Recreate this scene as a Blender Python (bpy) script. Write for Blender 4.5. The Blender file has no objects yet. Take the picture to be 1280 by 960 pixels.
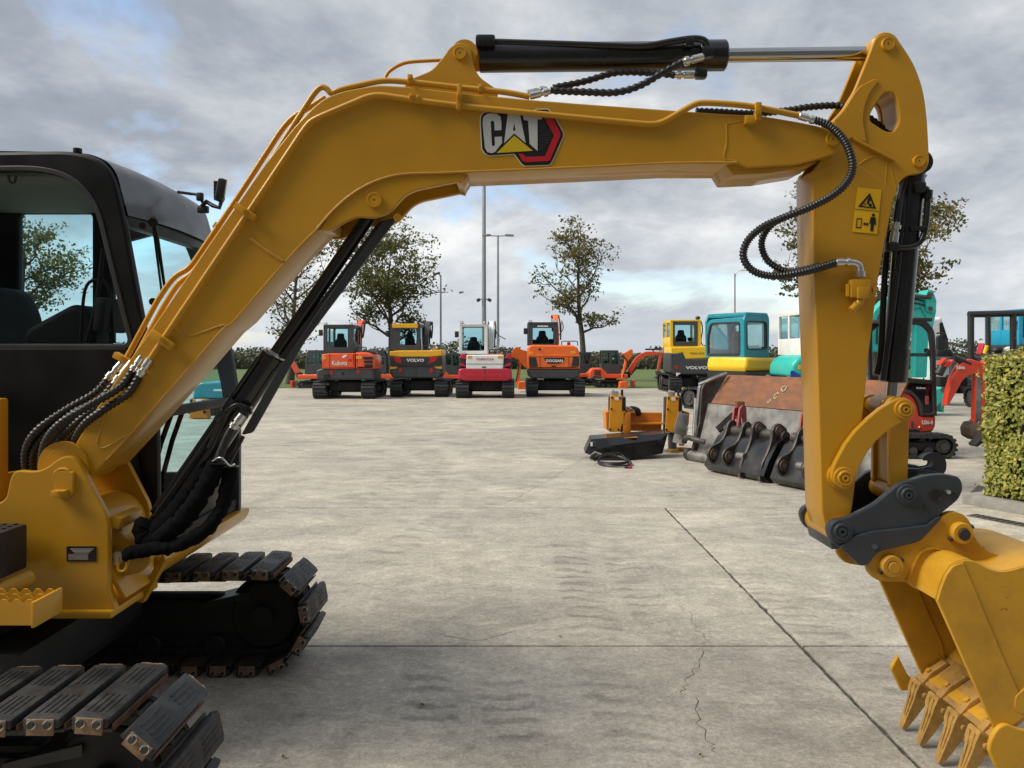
import bpy, bmesh, math, random
from mathutils import Vector, Matrix, noise
sc = bpy.context.scene
rnd = random.Random(7)
# ------------------------------------------------------------------ camera
F, CX, HY, CH = 960.0, 640.0, 440.0, 1.75        # focal length in photo pixels, principal point, eye height
cam = bpy.data.cameras.new('camera'); camo = bpy.data.objects.new('camera', cam)
sc.collection.objects.link(camo); sc.camera = camo
cam.sensor_width = 36.0; cam.lens = 36.0*F/1280.0; cam.shift_y = -(480.0-HY)/1280.0
cam.clip_start = 0.05; cam.clip_end = 3000
camo.location = (0, 0, CH); camo.rotation_euler = (math.radians(90), 0, 0)
# ------------------------------------------------------------------ light
SUN_EL, SUN_AZ = math.radians(46), math.radians(-100)     # azimuth from +Y (away from the camera) towards +X
sun = bpy.data.lights.new('sun', 'SUN'); suno = bpy.data.objects.new('sun', sun); sc.collection.objects.link(suno)
sun.energy = 2.6; sun.angle = math.radians(32); sun.color = (1.0, 0.92, 0.79)
sd = Vector((math.sin(SUN_AZ)*math.cos(SUN_EL), math.cos(SUN_AZ)*math.cos(SUN_EL), math.sin(SUN_EL)))
suno.rotation_euler = sd.to_track_quat('Z', 'Y').to_euler()
world = bpy.data.worlds.new('World'); sc.world = world; world.use_nodes = True
nt = world.node_tree; nt.nodes.clear()
def N(nt, t, **kw):
    n = nt.nodes.new(t)
    for k, v in kw.items(): setattr(n, k, v)
    return n
def build_sky():
    L = nt.links.new
    out = N(nt, 'ShaderNodeOutputWorld'); mix = N(nt, 'ShaderNodeMixShader'); L(mix.outputs[0], out.inputs[0])
    sky = N(nt, 'ShaderNodeTexSky', sky_type='NISHITA', sun_disc=False)
    sky.sun_elevation = SUN_EL; sky.sun_rotation = SUN_AZ
    b1 = N(nt, 'ShaderNodeBackground'); b1.inputs[1].default_value = 0.13; L(sky.outputs[0], b1.inputs[0])
    tc = N(nt, 'ShaderNodeTexCoord'); sp = N(nt, 'ShaderNodeSeparateXYZ'); L(tc.outputs['Generated'], sp.inputs[0])
    mz = N(nt, 'ShaderNodeMath', operation='MAXIMUM'); L(sp.outputs[2], mz.inputs[0]); mz.inputs[1].default_value = 0.0
    az = N(nt, 'ShaderNodeMath', operation='ADD'); L(mz.outputs[0], az.inputs[0]); az.inputs[1].default_value = 0.34
    dv = N(nt, 'ShaderNodeVectorMath', operation='DIVIDE'); L(tc.outputs['Generated'], dv.inputs[0])
    cb = N(nt, 'ShaderNodeCombineXYZ'); L(az.outputs[0], cb.inputs[0]); L(az.outputs[0], cb.inputs[1]); cb.inputs[2].default_value = 1.0
    L(cb.outputs[0], dv.inputs[1])
    def noise_tex(scale, detail, off, rough=.55, dist=0.0):
        mp = N(nt, 'ShaderNodeMapping'); L(dv.outputs[0], mp.inputs[0]); mp.inputs[1].default_value = off
        mp.inputs[3].default_value = (1, 1, .0)
        n = N(nt, 'ShaderNodeTexNoise'); n.inputs['Scale'].default_value = scale; n.inputs['Detail'].default_value = detail
        n.inputs['Roughness'].default_value = rough; n.inputs['Distortion'].default_value = dist
        L(mp.outputs[0], n.inputs['Vector']); return n.outputs['Fac']
    n1 = noise_tex(1.25, 9, (0.2, 7.5, 0), .58, .3)      # cover
    r1 = N(nt, 'ShaderNodeValToRGB'); L(n1, r1.inputs[0])
    r1.color_ramp.elements[0].position = .345; r1.color_ramp.elements[1].position = .445
    n2 = noise_tex(.9, 8, (4.7, 9.9, 0), .6, .4)        # cloud brightness: grey undersides to bright edges
    n3 = noise_tex(4.5, 7, (1.0, 5.0, 0), .6, .3)
    mx = N(nt, 'ShaderNodeMath', operation='MULTIPLY_ADD'); L(n3, mx.inputs[0]); mx.inputs[1].default_value = .34; L(n2, mx.inputs[2])
    r2 = N(nt, 'ShaderNodeValToRGB'); L(mx.outputs[0], r2.inputs[0])
    cr = r2.color_ramp; cr.elements[0].position = .44; cr.elements[0].color = (.265, .30, .36, 1)
    cr.elements[1].position = .84; cr.elements[1].color = (1.0, 1.0, .99, 1)
    e = cr.elements.new(.585); e.color = (.38, .42, .485, 1)
    e = cr.elements.new(.70); e.color = (.60, .63, .67, 1)
    # clouds get paler towards the horizon all the way round
    hz = N(nt, 'ShaderNodeMapRange'); L(mz.outputs[0], hz.inputs[0]); hz.inputs[1].default_value = 0.0; hz.inputs[2].default_value = .20
    hz.inputs[3].default_value = .62; hz.inputs[4].default_value = 0.0
    cm = N(nt, 'ShaderNodeMixRGB'); L(hz.outputs[0], cm.inputs[0]); L(r2.outputs[0], cm.inputs[1]); cm.inputs[2].default_value = (.74, .79, .84, 1)
    b2 = N(nt, 'ShaderNodeBackground'); L(cm.outputs[0], b2.inputs[0]); b2.inputs[1].default_value = 0.60
    L(r1.outputs[0], mix.inputs[0]); L(b1.outputs[0], mix.inputs[1]); L(b2.outputs[0], mix.inputs[2])
build_sky()
sc.view_settings.view_transform = 'Standard'; sc.view_settings.look = 'None'
sc.view_settings.exposure = 0.75; sc.view_settings.gamma = 1.0
# ------------------------------------------------------------------ materials
MATS = {}
def mat(name, col, rough=.5, metal=0.0, var=.12, scale=5.0, bump=0.0, bscale=120.0, coat=0.0, spec=.5, dirt=None, dirt_amt=0.0, dscale=3.0, rvar=.1, stretch=(1, 1, 1), chips=None):
    if name in MATS: return MATS[name]
    m = bpy.data.materials.new(name); m.use_nodes = True; t = m.node_tree; L = t.links.new
    p = t.nodes['Principled BSDF']
    p.inputs['Roughness'].default_value = rough; p.inputs['Metallic'].default_value = metal
    p.inputs['Specular IOR Level'].default_value = spec
    if coat: p.inputs['Coat Weight'].default_value = coat; p.inputs['Coat Roughness'].default_value = .12
    g = N(t, 'ShaderNodeNewGeometry')
    mp = N(t, 'ShaderNodeMapping'); L(g.outputs['Position'], mp.inputs[0]); mp.inputs[3].default_value = stretch
    n = N(t, 'ShaderNodeTexNoise'); n.inputs['Scale'].default_value = scale; n.inputs['Detail'].default_value = 6; L(mp.outputs[0], n.inputs['Vector'])
    r = N(t, 'ShaderNodeMapRange'); L(n.outputs['Fac'], r.inputs[0]); r.inputs[1].default_value = .25; r.inputs[2].default_value = .75
    r.inputs[3].default_value = 1-var; r.inputs[4].default_value = 1+var
    mu = N(t, 'ShaderNodeMixRGB', blend_type='MULTIPLY'); mu.inputs[0].default_value = 1.0
    mu.inputs[1].default_value = (*col, 1); L(r.outputs[0], mu.inputs[2]); cout = mu.outputs[0]
    if dirt:
        n2 = N(t, 'ShaderNodeTexNoise'); n2.inputs['Scale'].default_value = dscale; n2.inputs['Detail'].default_value = 9; n2.inputs['Roughness'].default_value = .65
        L(mp.outputs[0], n2.inputs['Vector'])
        rr = N(t, 'ShaderNodeMapRange'); L(n2.outputs['Fac'], rr.inputs[0]); rr.inputs[1].default_value = .45; rr.inputs[2].default_value = .7
        rr.inputs[3].default_value = 0; rr.inputs[4].default_value = dirt_amt
        md = N(t, 'ShaderNodeMixRGB'); L(rr.outputs[0], md.inputs[0]); L(cout, md.inputs[1]); md.inputs[2].default_value = (*dirt, 1); cout = md.outputs[0]
    if chips:
        n5 = N(t, 'ShaderNodeTexNoise'); n5.inputs['Scale'].default_value = chips; n5.inputs['Detail'].default_value = 4; n5.inputs['Roughness'].default_value = .6; L(g.outputs['Position'], n5.inputs['Vector'])
        rc = N(t, 'ShaderNodeMapRange'); L(n5.outputs['Fac'], rc.inputs[0]); rc.inputs[1].default_value = .71; rc.inputs[2].default_value = .725; rc.inputs[3].default_value = 0; rc.inputs[4].default_value = .85
        mc = N(t, 'ShaderNodeMixRGB'); L(rc.outputs[0], mc.inputs[0]); L(cout, mc.inputs[1]); mc.inputs[2].default_value = (.07, .045, .03, 1); cout = mc.outputs[0]
    L(cout, p.inputs['Base Color'])
    r3 = N(t, 'ShaderNodeMapRange'); L(n.outputs['Fac'], r3.inputs[0]); r3.inputs[1].default_value = .3; r3.inputs[2].default_value = .7
    r3.inputs[3].default_value = max(0, rough-rvar); r3.inputs[4].default_value = min(1, rough+rvar); L(r3.outputs[0], p.inputs['Roughness'])
    if bump:
        n4 = N(t, 'ShaderNodeTexNoise'); n4.inputs['Scale'].default_value = bscale; n4.inputs['Detail'].default_value = 3; L(mp.outputs[0], n4.inputs['Vector'])
        b = N(t, 'ShaderNodeBump'); b.inputs['Strength'].default_value = bump; b.inputs['Distance'].default_value = .004
        L(n4.outputs['Fac'], b.inputs['Height']); L(b.outputs[0], p.inputs['Normal'])
    MATS[name] = m; return m
def glass(name, tint, refl=1.0):
    m = bpy.data.materials.new(name); m.use_nodes = True; t = m.node_tree; L = t.links.new; t.nodes.clear()
    o = N(t, 'ShaderNodeOutputMaterial'); mx = N(t, 'ShaderNodeMixShader'); L(mx.outputs[0], o.inputs[0])
    tr = N(t, 'ShaderNodeBsdfTransparent'); tr.inputs[0].default_value = (*tint, 1)
    gl = N(t, 'ShaderNodeBsdfGlossy'); gl.inputs['Roughness'].default_value = .02
    fr = N(t, 'ShaderNodeFresnel'); fr.inputs[0].default_value = 1.45
    mu = N(t, 'ShaderNodeMath', operation='MULTIPLY'); L(fr.outputs[0], mu.inputs[0]); mu.inputs[1].default_value = refl
    L(mu.outputs[0], mx.inputs[0]); L(tr.outputs[0], mx.inputs[1]); L(gl.outputs[0], mx.inputs[2])
    MATS[name] = m; return m
YEL = mat('yellow_machine_paint', (.52, .26, .012), .42, var=.05, scale=2.5, bump=.05, bscale=260, spec=.32, coat=.35, dirt=(.36, .19, .03), dirt_amt=.3, dscale=4)
CABB = mat('cab_black', (.008, .008, .009), .42, var=.2, spec=.22)
LIP = mat('worn_lip_paint', (.40, .22, .05), .55, chips=30, var=.25, scale=9, bump=.3, bscale=90, dirt=(.17, .11, .05), dirt_amt=.8, dscale=13)
YELB = mat('yellow_bucket_paint', (.57, .30, .022), .45, spec=.35, chips=16, var=.12, scale=5, bump=.12, bscale=180, dirt=(.24, .13, .03), dirt_amt=.4, dscale=7)
TOOTH = mat('tooth_casting', (.42, .24, .055), .5, var=.2, scale=25, bump=.3, bscale=150, dirt=(.15, .09, .04), dirt_amt=.6, dscale=22)
BLK = mat('black_gloss_paint', (.012, .012, .013), .28, var=.2, coat=.2)
BLKM = mat('black_satin_paint', (.018, .018, .019), .5, var=.25, dirt=(.07, .065, .06), dirt_amt=.25)
RUB = mat('hose_rubber', (.014, .014, .015), .42, var=.2, scale=40)
FAB = mat('sleeve_fabric', (.005, .005, .006), .9, spec=.08, var=.3, scale=60, bump=.6, bscale=300)
PAD = mat('track_pad_rubber', (.014, .0155, .018), .55, var=.35, scale=18, bump=.25, bscale=90, dirt=(.09, .085, .08), dirt_amt=.4, dscale=14)
STEELB = mat('brown_shoe_steel', (.27, .17, .10), .55, .25, var=.35, scale=40, dirt=(.08, .05, .035), dirt_amt=.7, dscale=30)
RUSTE = mat('rusty_edge_steel', (.13, .065, .035), .7, .2, var=.4, scale=30, bump=.3)
CHR = mat('chrome_rod', (.45, .45, .45), .12, 1.0, var=.03, rvar=.03)
STL = mat('zinc_fitting', (.60, .60, .58), .3, .9, var=.12, scale=50)
DGR = mat('coupler_grey', (.034, .040, .050), .42, var=.15, scale=8, bump=.1)
GREY = mat('dark_grey_paint', (.045, .048, .052), .45, var=.12)
CABG = mat('cab_roof_grey', (.040, .044, .050), .34, var=.1, coat=.15)
INT = mat('cab_interior_plastic', (.005, .005, .0055), .7, var=.2, spec=.2)
HEADL = mat('cab_headliner', (.16, .165, .15), .85, var=.15)
DARK = mat('undercarriage_black', (.008, .008, .009), .7, var=.3)
WHITE = mat('white_paint', (.74, .74, .72), .4, var=.05)
CREAM = mat('cream_film', (.70, .62, .40), .4, var=.05)
SILV = mat('silver_film', (.56, .56, .54), .35, .2, var=.05, scale=12)
DBLK = mat('black_film', (.012, .012, .013), .35, var=.1)
DRED = mat('red_film', (.50, .015, .025), .35, var=.1)
DYEL = mat('yellow_film', (.62, .42, .012), .4, var=.1)
SIGNY = mat('sign_yellow_film', (.75, .42, .006), .4, var=.04)
ORA = mat('orange_red_paint', (.74, .095, .024), .38, var=.07, coat=.2)
ORB = mat('bright_orange_paint', (.82, .15, .022), .38, var=.06, coat=.2)
ORY = mat('orange_yellow_paint', (.72, .30, .012), .42, var=.08)
ORD = mat('orange_beam_paint', (.62, .20, .012), .45, var=.14, dirt=(.25, .09, .02), dirt_amt=.4)
VYEL = mat('amber_yellow_paint', (.75, .40, .02), .38, var=.06)
SYEL = mat('bright_yellow_paint', (.80, .50, .012), .35, var=.06, coat=.2)
TEAL = mat('blue_teal_paint', (.012, .24, .31), .35, var=.08, coat=.2)
GTEAL = mat('green_teal_paint', (.03, .44, .38), .38, var=.08)
BLUEC = mat('sky_blue_paint', (.012, .30, .48), .35, var=.06)
RED = mat('red_paint', (.62, .058, .026), .38, var=.08, coat=.2)
CRIM = mat('crimson_paint', (.45, .018, .042), .4, var=.08)
LAMPR = mat('red_lamp_lens', (.45, .02, .02), .2, var=.05)
AMB = mat('amber_lens', (.75, .33, .03), .3, var=.05)
PINK = mat('faded_red_strap', (.33, .07, .075), .7, var=.25, scale=30)
RUST = mat('rust_plate', (.21, .082, .035), .72, .15, var=.4, scale=6, bump=.5, bscale=50, dirt=(.10, .06, .042), dirt_amt=.85, dscale=4, stretch=(1, 1, 2.2))
BAREST = mat('worn_steel', (.23, .225, .215), .5, .55, var=.4, scale=5, bump=.35, bscale=60, dirt=(.10, .075, .055), dirt_amt=.6, dscale=6)
DSTEEL = mat('dark_worn_steel', (.05, .048, .046), .48, .35, var=.4, scale=9, bump=.3, bscale=60, dirt=(.13, .09, .06), dirt_amt=.5, dscale=9)
POSTM = mat('galvanised_post', (.36, .37, .38), .5, .5, var=.1)
BARK = mat('bark', (.075, .06, .045), .9, var=.35, scale=6, bump=.8, bscale=14)
BRASS = mat('brass_foot', (.33, .23, .06), .35, .6, var=.2)
GL = glass('cab_glass', (.78, .92, .93), .8); GLT = glass('tinted_door_glass', (.95, .985, .985), .14); GLB = glass('pale_window_glass', (.84, .96, .97), .5); GLD = glass('blue_tinted_glass', (.80, .955, .985), .15)
GLR = glass('red_tinted_glass', (.22, .10, .10), 1.0)
def leafmat(name, cols, trans=.25):
    m = bpy.data.materials.new(name); m.use_nodes = True; t = m.node_tree; L = t.links.new; p = t.nodes['Principled BSDF']
    g = N(t, 'ShaderNodeNewGeometry'); r = N(t, 'ShaderNodeValToRGB'); L(g.outputs['Random Per Island'], r.inputs[0])
    el = r.color_ramp.elements
    for i, c in enumerate(cols):
        pos = i/(len(cols)-1)
        e = el[0] if i == 0 else (el[1] if i == len(cols)-1 else el.new(pos))
        e.position = pos; e.color = (*c, 1)
    L(r.outputs[0], p.inputs['Base Color']); p.inputs['Roughness'].default_value = .55
    tl = N(t, 'ShaderNodeBsdfTranslucent'); L(r.outputs[0], tl.inputs[0])
    mx = N(t, 'ShaderNodeMixShader'); mx.inputs[0].default_value = trans
    L(p.outputs[0], mx.inputs[1]); L(tl.outputs[0], mx.inputs[2]); L(mx.outputs[0], t.nodes['Material Output'].inputs[0])
    MATS[name] = m; return m
LEAF_A = leafmat('autumn_oak_leaf', [(.10, .105, .026), (.155, .145, .034), (.21, .165, .042), (.28, .185, .05), (.125, .13, .03)], .5)
LEAF_B = leafmat('green_oak_leaf', [(.09, .105, .026), (.14, .145, .035), (.19, .17, .04), (.24, .18, .05)], .5)
LEAF_H = leafmat('hedge_leaf', [(.17, .22, .03), (.34, .40, .05), (.58, .58, .09), (.72, .66, .16), (.26, .32, .04), (.50, .44, .09)], .3)
LEAF_F = leafmat('far_wood_leaf', [(.05, .06, .022), (.075, .08, .03), (.11, .09, .04), (.065, .07, .028)], .2)
LEAF_D = mat('dead_leaf', (.25, .17, .04), .7, var=.3)
# ------------------------------------------------------------------ object helpers
def W(px, py, d): return Vector(((px-CX)*d/F, d, CH-(py-HY)*d/F))
def wm(o):
    b = Matrix.LocRotScale(o.location, o.rotation_euler, o.scale)
    return wm(o.parent) @ o.matrix_parent_inverse @ b if o.parent else b
def link(o, parent=None):
    sc.collection.objects.link(o)
    if parent is not None:
        o.parent = parent; o.matrix_parent_inverse = wm(parent).inverted()
    return o
def tag(o, label=None, cat=None, group=None, kind=None):
    if label: o['label'] = label
    if cat: o['category'] = cat
    if group: o['group'] = group
    if kind: o['kind'] = kind
    return o
def thing(name, label, cat, loc=(0, 0, 0), group=None):
    o = bpy.data.objects.new(name, None); o.location = loc; o.empty_display_size = .2; link(o); return tag(o, label, cat, group)
def copy_tree(o, parent=None):
    c = o.copy(); sc.collection.objects.link(c)
    if parent is not None: c.parent = parent
    for ch in [x for x in o.children]: copy_tree(ch, c)
    return c
def finish(me, ang=.65):
    for p in me.polygons: p.use_smooth = True
    me.set_sharp_from_angle(angle=ang)
LAST = None          # the mesh object linked last
class B:
    """collects shapes with per-face materials and links them as one mesh object"""
    def __init__(s): s.v = []; s.f = []; s.m = []; s.mats = []
    def mi(s, m):
        if m not in s.mats: s.mats.append(m)
        return s.mats.index(m)
    def add(s, vs, fs, m):
        o = len(s.v); s.v += [Vector(v) for v in vs]; i = s.mi(m)
        for f in fs: s.f.append([o+k for k in f]); s.m.append(i)
    def box(s, c, size, m, rot=None, bev=0.0):
        c = Vector(c); hx, hy, hz = size[0]/2, size[1]/2, size[2]/2
        if bev:
            bm = bmesh.new(); bmesh.ops.create_cube(bm, size=1); bmesh.ops.scale(bm, vec=(hx*2, hy*2, hz*2), verts=bm.verts)
            bmesh.ops.bevel(bm, geom=bm.edges[:], offset=bev, segments=2, affect='EDGES', profile=.6)
            bm.verts.index_update(); vs = [v.co.copy() for v in bm.verts]; fs = [[v.index for v in f.verts] for f in bm.faces]; bm.free()
        else:
            vs = [Vector((x, y, z)) for x in (-hx, hx) for y in (-hy, hy) for z in (-hz, hz)]
            fs = [(0, 1, 3, 2), (4, 6, 7, 5), (0, 4, 5, 1), (2, 3, 7, 6), (0, 2, 6, 4), (1, 5, 7, 3)]
        if rot is not None: vs = [rot @ v for v in vs]
        s.add([v+c for v in vs], fs, m)
    def cyl(s, p0, p1, r, m, r2=None, seg=20, cap=True, bev=0.0):
        p0 = Vector(p0); p1 = Vector(p1); r2 = r if r2 is None else r2; L = (p1-p0).length
        if bev and L > 2*bev: prof = [(0, r-bev), (bev, r), (L-bev, r2), (L, r2-bev)]
        else: prof = [(0, r), (L, r2)]
        s.lathe(p0, p1-p0, prof, m, seg, cap)
    def lathe(s, o, ax, prof, m, seg=20, cap=True):
        o = Vector(o); z = Vector(ax).normalized(); x = z.orthogonal().normalized(); y = z.cross(x)
        vs = []; n = len(prof)
        for t, r in prof:
            for k in range(seg):
                a = 2*math.pi*k/seg; vs.append(o+z*t+(x*math.cos(a)+y*math.sin(a))*r)
        fs = [(i*seg+k, i*seg+(k+1) % seg, (i+1)*seg+(k+1) % seg, (i+1)*seg+k) for i in range(n-1) for k in range(seg)]
        if cap: fs.append(tuple(reversed(range(seg)))); fs.append(tuple((n-1)*seg+k for k in range(seg)))
        s.add(vs, fs, m)
    def tube(s, pts, r, m, seg=10, cap=True):
        pts = [Vector(p) for p in pts]; n = len(pts); rs = r if isinstance(r, (list, tuple)) else [r]*n
        t0 = (pts[1]-pts[0]).normalized(); x = t0.orthogonal().normalized(); vs = []
        for i, p in enumerate(pts):
            t = (pts[min(i+1, n-1)]-pts[max(i-1, 0)]).normalized()
            x = (x-t*x.dot(t)).normalized(); y = t.cross(x)
            for k in range(seg):
                a = 2*math.pi*k/seg; vs.append(p+(x*math.cos(a)+y*math.sin(a))*rs[i])
        fs = [(i*seg+k, i*seg+(k+1) % seg, (i+1)*seg+(k+1) % seg, (i+1)*seg+k) for i in range(n-1) for k in range(seg)]
        if cap: fs.append(tuple(reversed(range(seg)))); fs.append(tuple((n-1)*seg+k for k in range(seg)))
        s.add(vs, fs, m)
    def sphere(s, c, r, m, sx=1, sy=1, sz=1, seg=16):
        c = Vector(c); vs = []; ns = seg//2
        for i in range(ns+1):
            th = math.pi*i/ns
            for k in range(seg):
                a = 2*math.pi*k/seg
                vs.append(c+Vector((sx*math.sin(th)*math.cos(a), sy*math.sin(th)*math.sin(a), sz*math.cos(th)))*r)
        fs = [(i*seg+k, (i+1)*seg+k, (i+1)*seg+(k+1) % seg, i*seg+(k+1) % seg) for i in range(ns) for k in range(seg)]
        s.add(vs, fs, m)
    def mesh(s, me, m):
        s.add([v.co.copy() for v in me.vertices], [list(p.vertices) for p in me.polygons], m); bpy.data.meshes.remove(me)
    def plate(s, pts, d, th, m, bev=.004, holes=(), px=True, ref=None):
        s.mesh(plate_mesh(pts, d, th, bev, holes, px), m)
    def obj(s, name, parent=None, ang=.65):
        me = bpy.data.meshes.new(name); me.from_pydata(s.v, [], s.f)
        for m in s.mats: me.materials.append(m)
        me.polygons.foreach_set('material_index', s.m); me.update()
        finish(me, ang)
        global LAST
        LAST = link(bpy.data.objects.new(name, me), parent); return LAST
def area2(p): return sum(p[i][0]*p[(i+1) % len(p)][1]-p[(i+1) % len(p)][0]*p[i][1] for i in range(len(p)))
def plate_mesh(pts, d, th, bev=.004, holes=(), px=True):
    """outline (photo pixels at depth d, or metres x,z) given real thickness th away from the camera, edges rounded"""
    def conv(p): return [((q[0]-CX)*d/F, CH-(q[1]-HY)*d/F) if px else (q[0], q[1]) for q in p]
    cu = bpy.data.curves.new('outline', 'CURVE'); cu.dimensions = '2D'; cu.fill_mode = 'BOTH'
    bev = min(bev, th*.45); cu.extrude = th/2-bev; cu.bevel_depth = bev; cu.bevel_resolution = 1 if bev < .02 else 3; cu.offset = -bev
    for k, lp in enumerate([pts]+list(holes)):
        q = conv(lp)
        if (area2(q) > 0) != (k == 0): q.reverse()
        sp = cu.splines.new('POLY'); sp.points.add(len(q)-1); sp.use_cyclic_u = True
        for i, (x, y) in enumerate(q): sp.points[i].co = (x, y, 0, 1)
    ob = bpy.data.objects.new('outline', cu); me = bpy.data.meshes.new_from_object(ob)
    bpy.data.objects.remove(ob); bpy.data.curves.remove(cu)
    dm = d+th/2
    for v in me.vertices: x, y, z = v.co; v.co = (x, dm-z, y)
    return me
def plate(name, pts, d, th, m, parent=None, bev=.004, holes=(), px=True):
    b = B(); b.plate(pts, d, th, m, bev, holes, px); return b.obj(name, parent)
def rp(pts, r=0, n=5):
    """round the corners of an outline; a point may carry its own radius"""
    out = []; k = len(pts)
    for i, p in enumerate(pts):
        q = Vector(p[:2]); rr = p[2] if len(p) > 2 else r
        if rr <= 0: out.append((q.x, q.y)); continue
        a = Vector(pts[i-1][:2]); c = Vector(pts[(i+1) % k][:2])
        u = a-q; w = c-q; A = q+u.normalized()*min(rr, u.length*.48); C = q+w.normalized()*min(rr, w.length*.48)
        for j in range(n+1):
            t = j/n; e = A*(1-t)**2+q*2*t*(1-t)+C*t*t; out.append((e.x, e.y))
    return out
def cr(pts, n=6, closed=False):
    P = [Vector(p) for p in pts]; k = len(P); out = []
    for i in range(k if closed else k-1):
        if closed: a, b, c, d = P[i-1], P[i], P[(i+1) % k], P[(i+2) % k]
        else: a, b, c, d = P[max(i-1, 0)], P[i], P[i+1], P[min(i+2, k-1)]
        for j in range(n):
            t = j/n
            out.append(.5*((2*b)+(c-a)*t+(2*a-5*b+4*c-d)*t*t+(3*b-a-3*c+d)*t**3))
    if not closed: out.append(P[-1])
    return out
def circ(cx, cy, r, n=20, sy=1): return [(cx+r*math.cos(2*math.pi*k/n), cy+sy*r*math.sin(2*math.pi*k/n)) for k in range(n)]
def rect(x0, y0, x1, y1, r=0): return rp([(x0, y0), (x1, y0), (x1, y1), (x0, y1)], r)
def offs(p, k):
    """grow an outline by k"""
    s = 1 if area2(p) > 0 else -1; out = []; n = len(p)
    for i in range(n):
        a = Vector(p[i-1][:2]); b = Vector(p[i][:2]); c = Vector(p[(i+1) % n][:2])
        d1 = (b-a).normalized(); d2 = (c-b).normalized(); n1 = Vector((d1.y, -d1.x))*s; n2 = Vector((d2.y, -d2.x))*s
        m = (n1+n2); m = m.normalized() if m.length > 1e-6 else n1
        out.append(tuple(b+m*k/max(.5, m.dot(n1))))
    return out
def path(pts, d=3.2, n=6, smooth=True):
    q = [W(p[0], p[1], p[2] if len(p) > 2 else d) for p in pts]
    return cr(q, n) if smooth else q
def bent(pts, d, r=.03, n=4):
    """pipe path with rounded bends"""
    q = [W(p[0], p[1], p[2] if len(p) > 2 else d) for p in pts]; out = [q[0]]
    for i in range(1, len(q)-1):
        a, b, c = q[i-1], q[i], q[i+1]; u = a-b; w = c-b
        A = b+u.normalized()*min(r, u.length*.45); C = b+w.normalized()*min(r, w.length*.45)
        for j in range(n+1):
            t = j/n; out.append(A*(1-t)**2+b*2*t*(1-t)+C*t*t)
    return out+[q[-1]]
def resample(pts, step):
    out = [pts[0]]; acc = 0; 
    for a, b in zip(pts, pts[1:]):
        L = (b-a).length; t = step-acc
        while t < L: out.append(a.lerp(b, t/L)); t += step
        acc = L-(t-step)
    return out
def ribbed(pts, r, pitch=.014, depth=.22):
    q = resample(pts, pitch/4); rs = [r*(1 if (i % 4) in (0, 1) else 1-depth) for i in range(len(q))]
    return q, rs
def text(name, s, m, parent, c, w, h, th=.004, mtx=None, bold=.0):
    """lettering standing in the x-z plane facing -y, fitted to w by h about the point c"""
    cu = bpy.data.curves.new('t', 'FONT'); cu.body = s; cu.align_x = 'CENTER'; cu.extrude = .02; cu.offset = bold; cu.resolution_u = 2
    ob = bpy.data.objects.new('t', cu); me = bpy.data.meshes.new_from_object(ob); bpy.data.objects.remove(ob); bpy.data.curves.remove(cu)
    xs = [v.co.x for v in me.vertices]; ys = [v.co.y for v in me.vertices]; x0, x1, y0, y1 = min(xs), max(xs), min(ys), max(ys)
    for v in me.vertices:
        x, y, z = v.co
        v.co = Vector(((x-(x0+x1)/2)/(x1-x0)*w, -z/.02*th/2, (y-(y0+y1)/2)/(y1-y0)*h))
        if mtx is not None: v.co = mtx @ v.co
        v.co += Vector(c)
    b = B(); b.mesh(me, m); return b.obj(name, parent)
def tpx(name, s, m, parent, x0, y0, x1, y1, d, bold=.0, th=.006):
    a = W(x0, y0, d); b = W(x1, y1, d); return text(name, s, m, parent, (a+b)/2, abs(b.x-a.x), abs(a.z-b.z), th, None, bold)
def pinb(b, px, py, d, rpx, m, out=.018, seg=24):
    """a round pin end standing proud of a plate"""
    c = W(px, py, d); r = rpx*d/F
    b.lathe(c+Vector((0, .01, 0)), (0, -1, 0), [(0, r), (out+.006, r), (out+.01, r*.93), (out+.0101, r*.80), (out+.008, r*.78), (out+.008, r*.15), (out+.002, r*.13), (out+.002, .0005)], m, seg, False)
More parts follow.
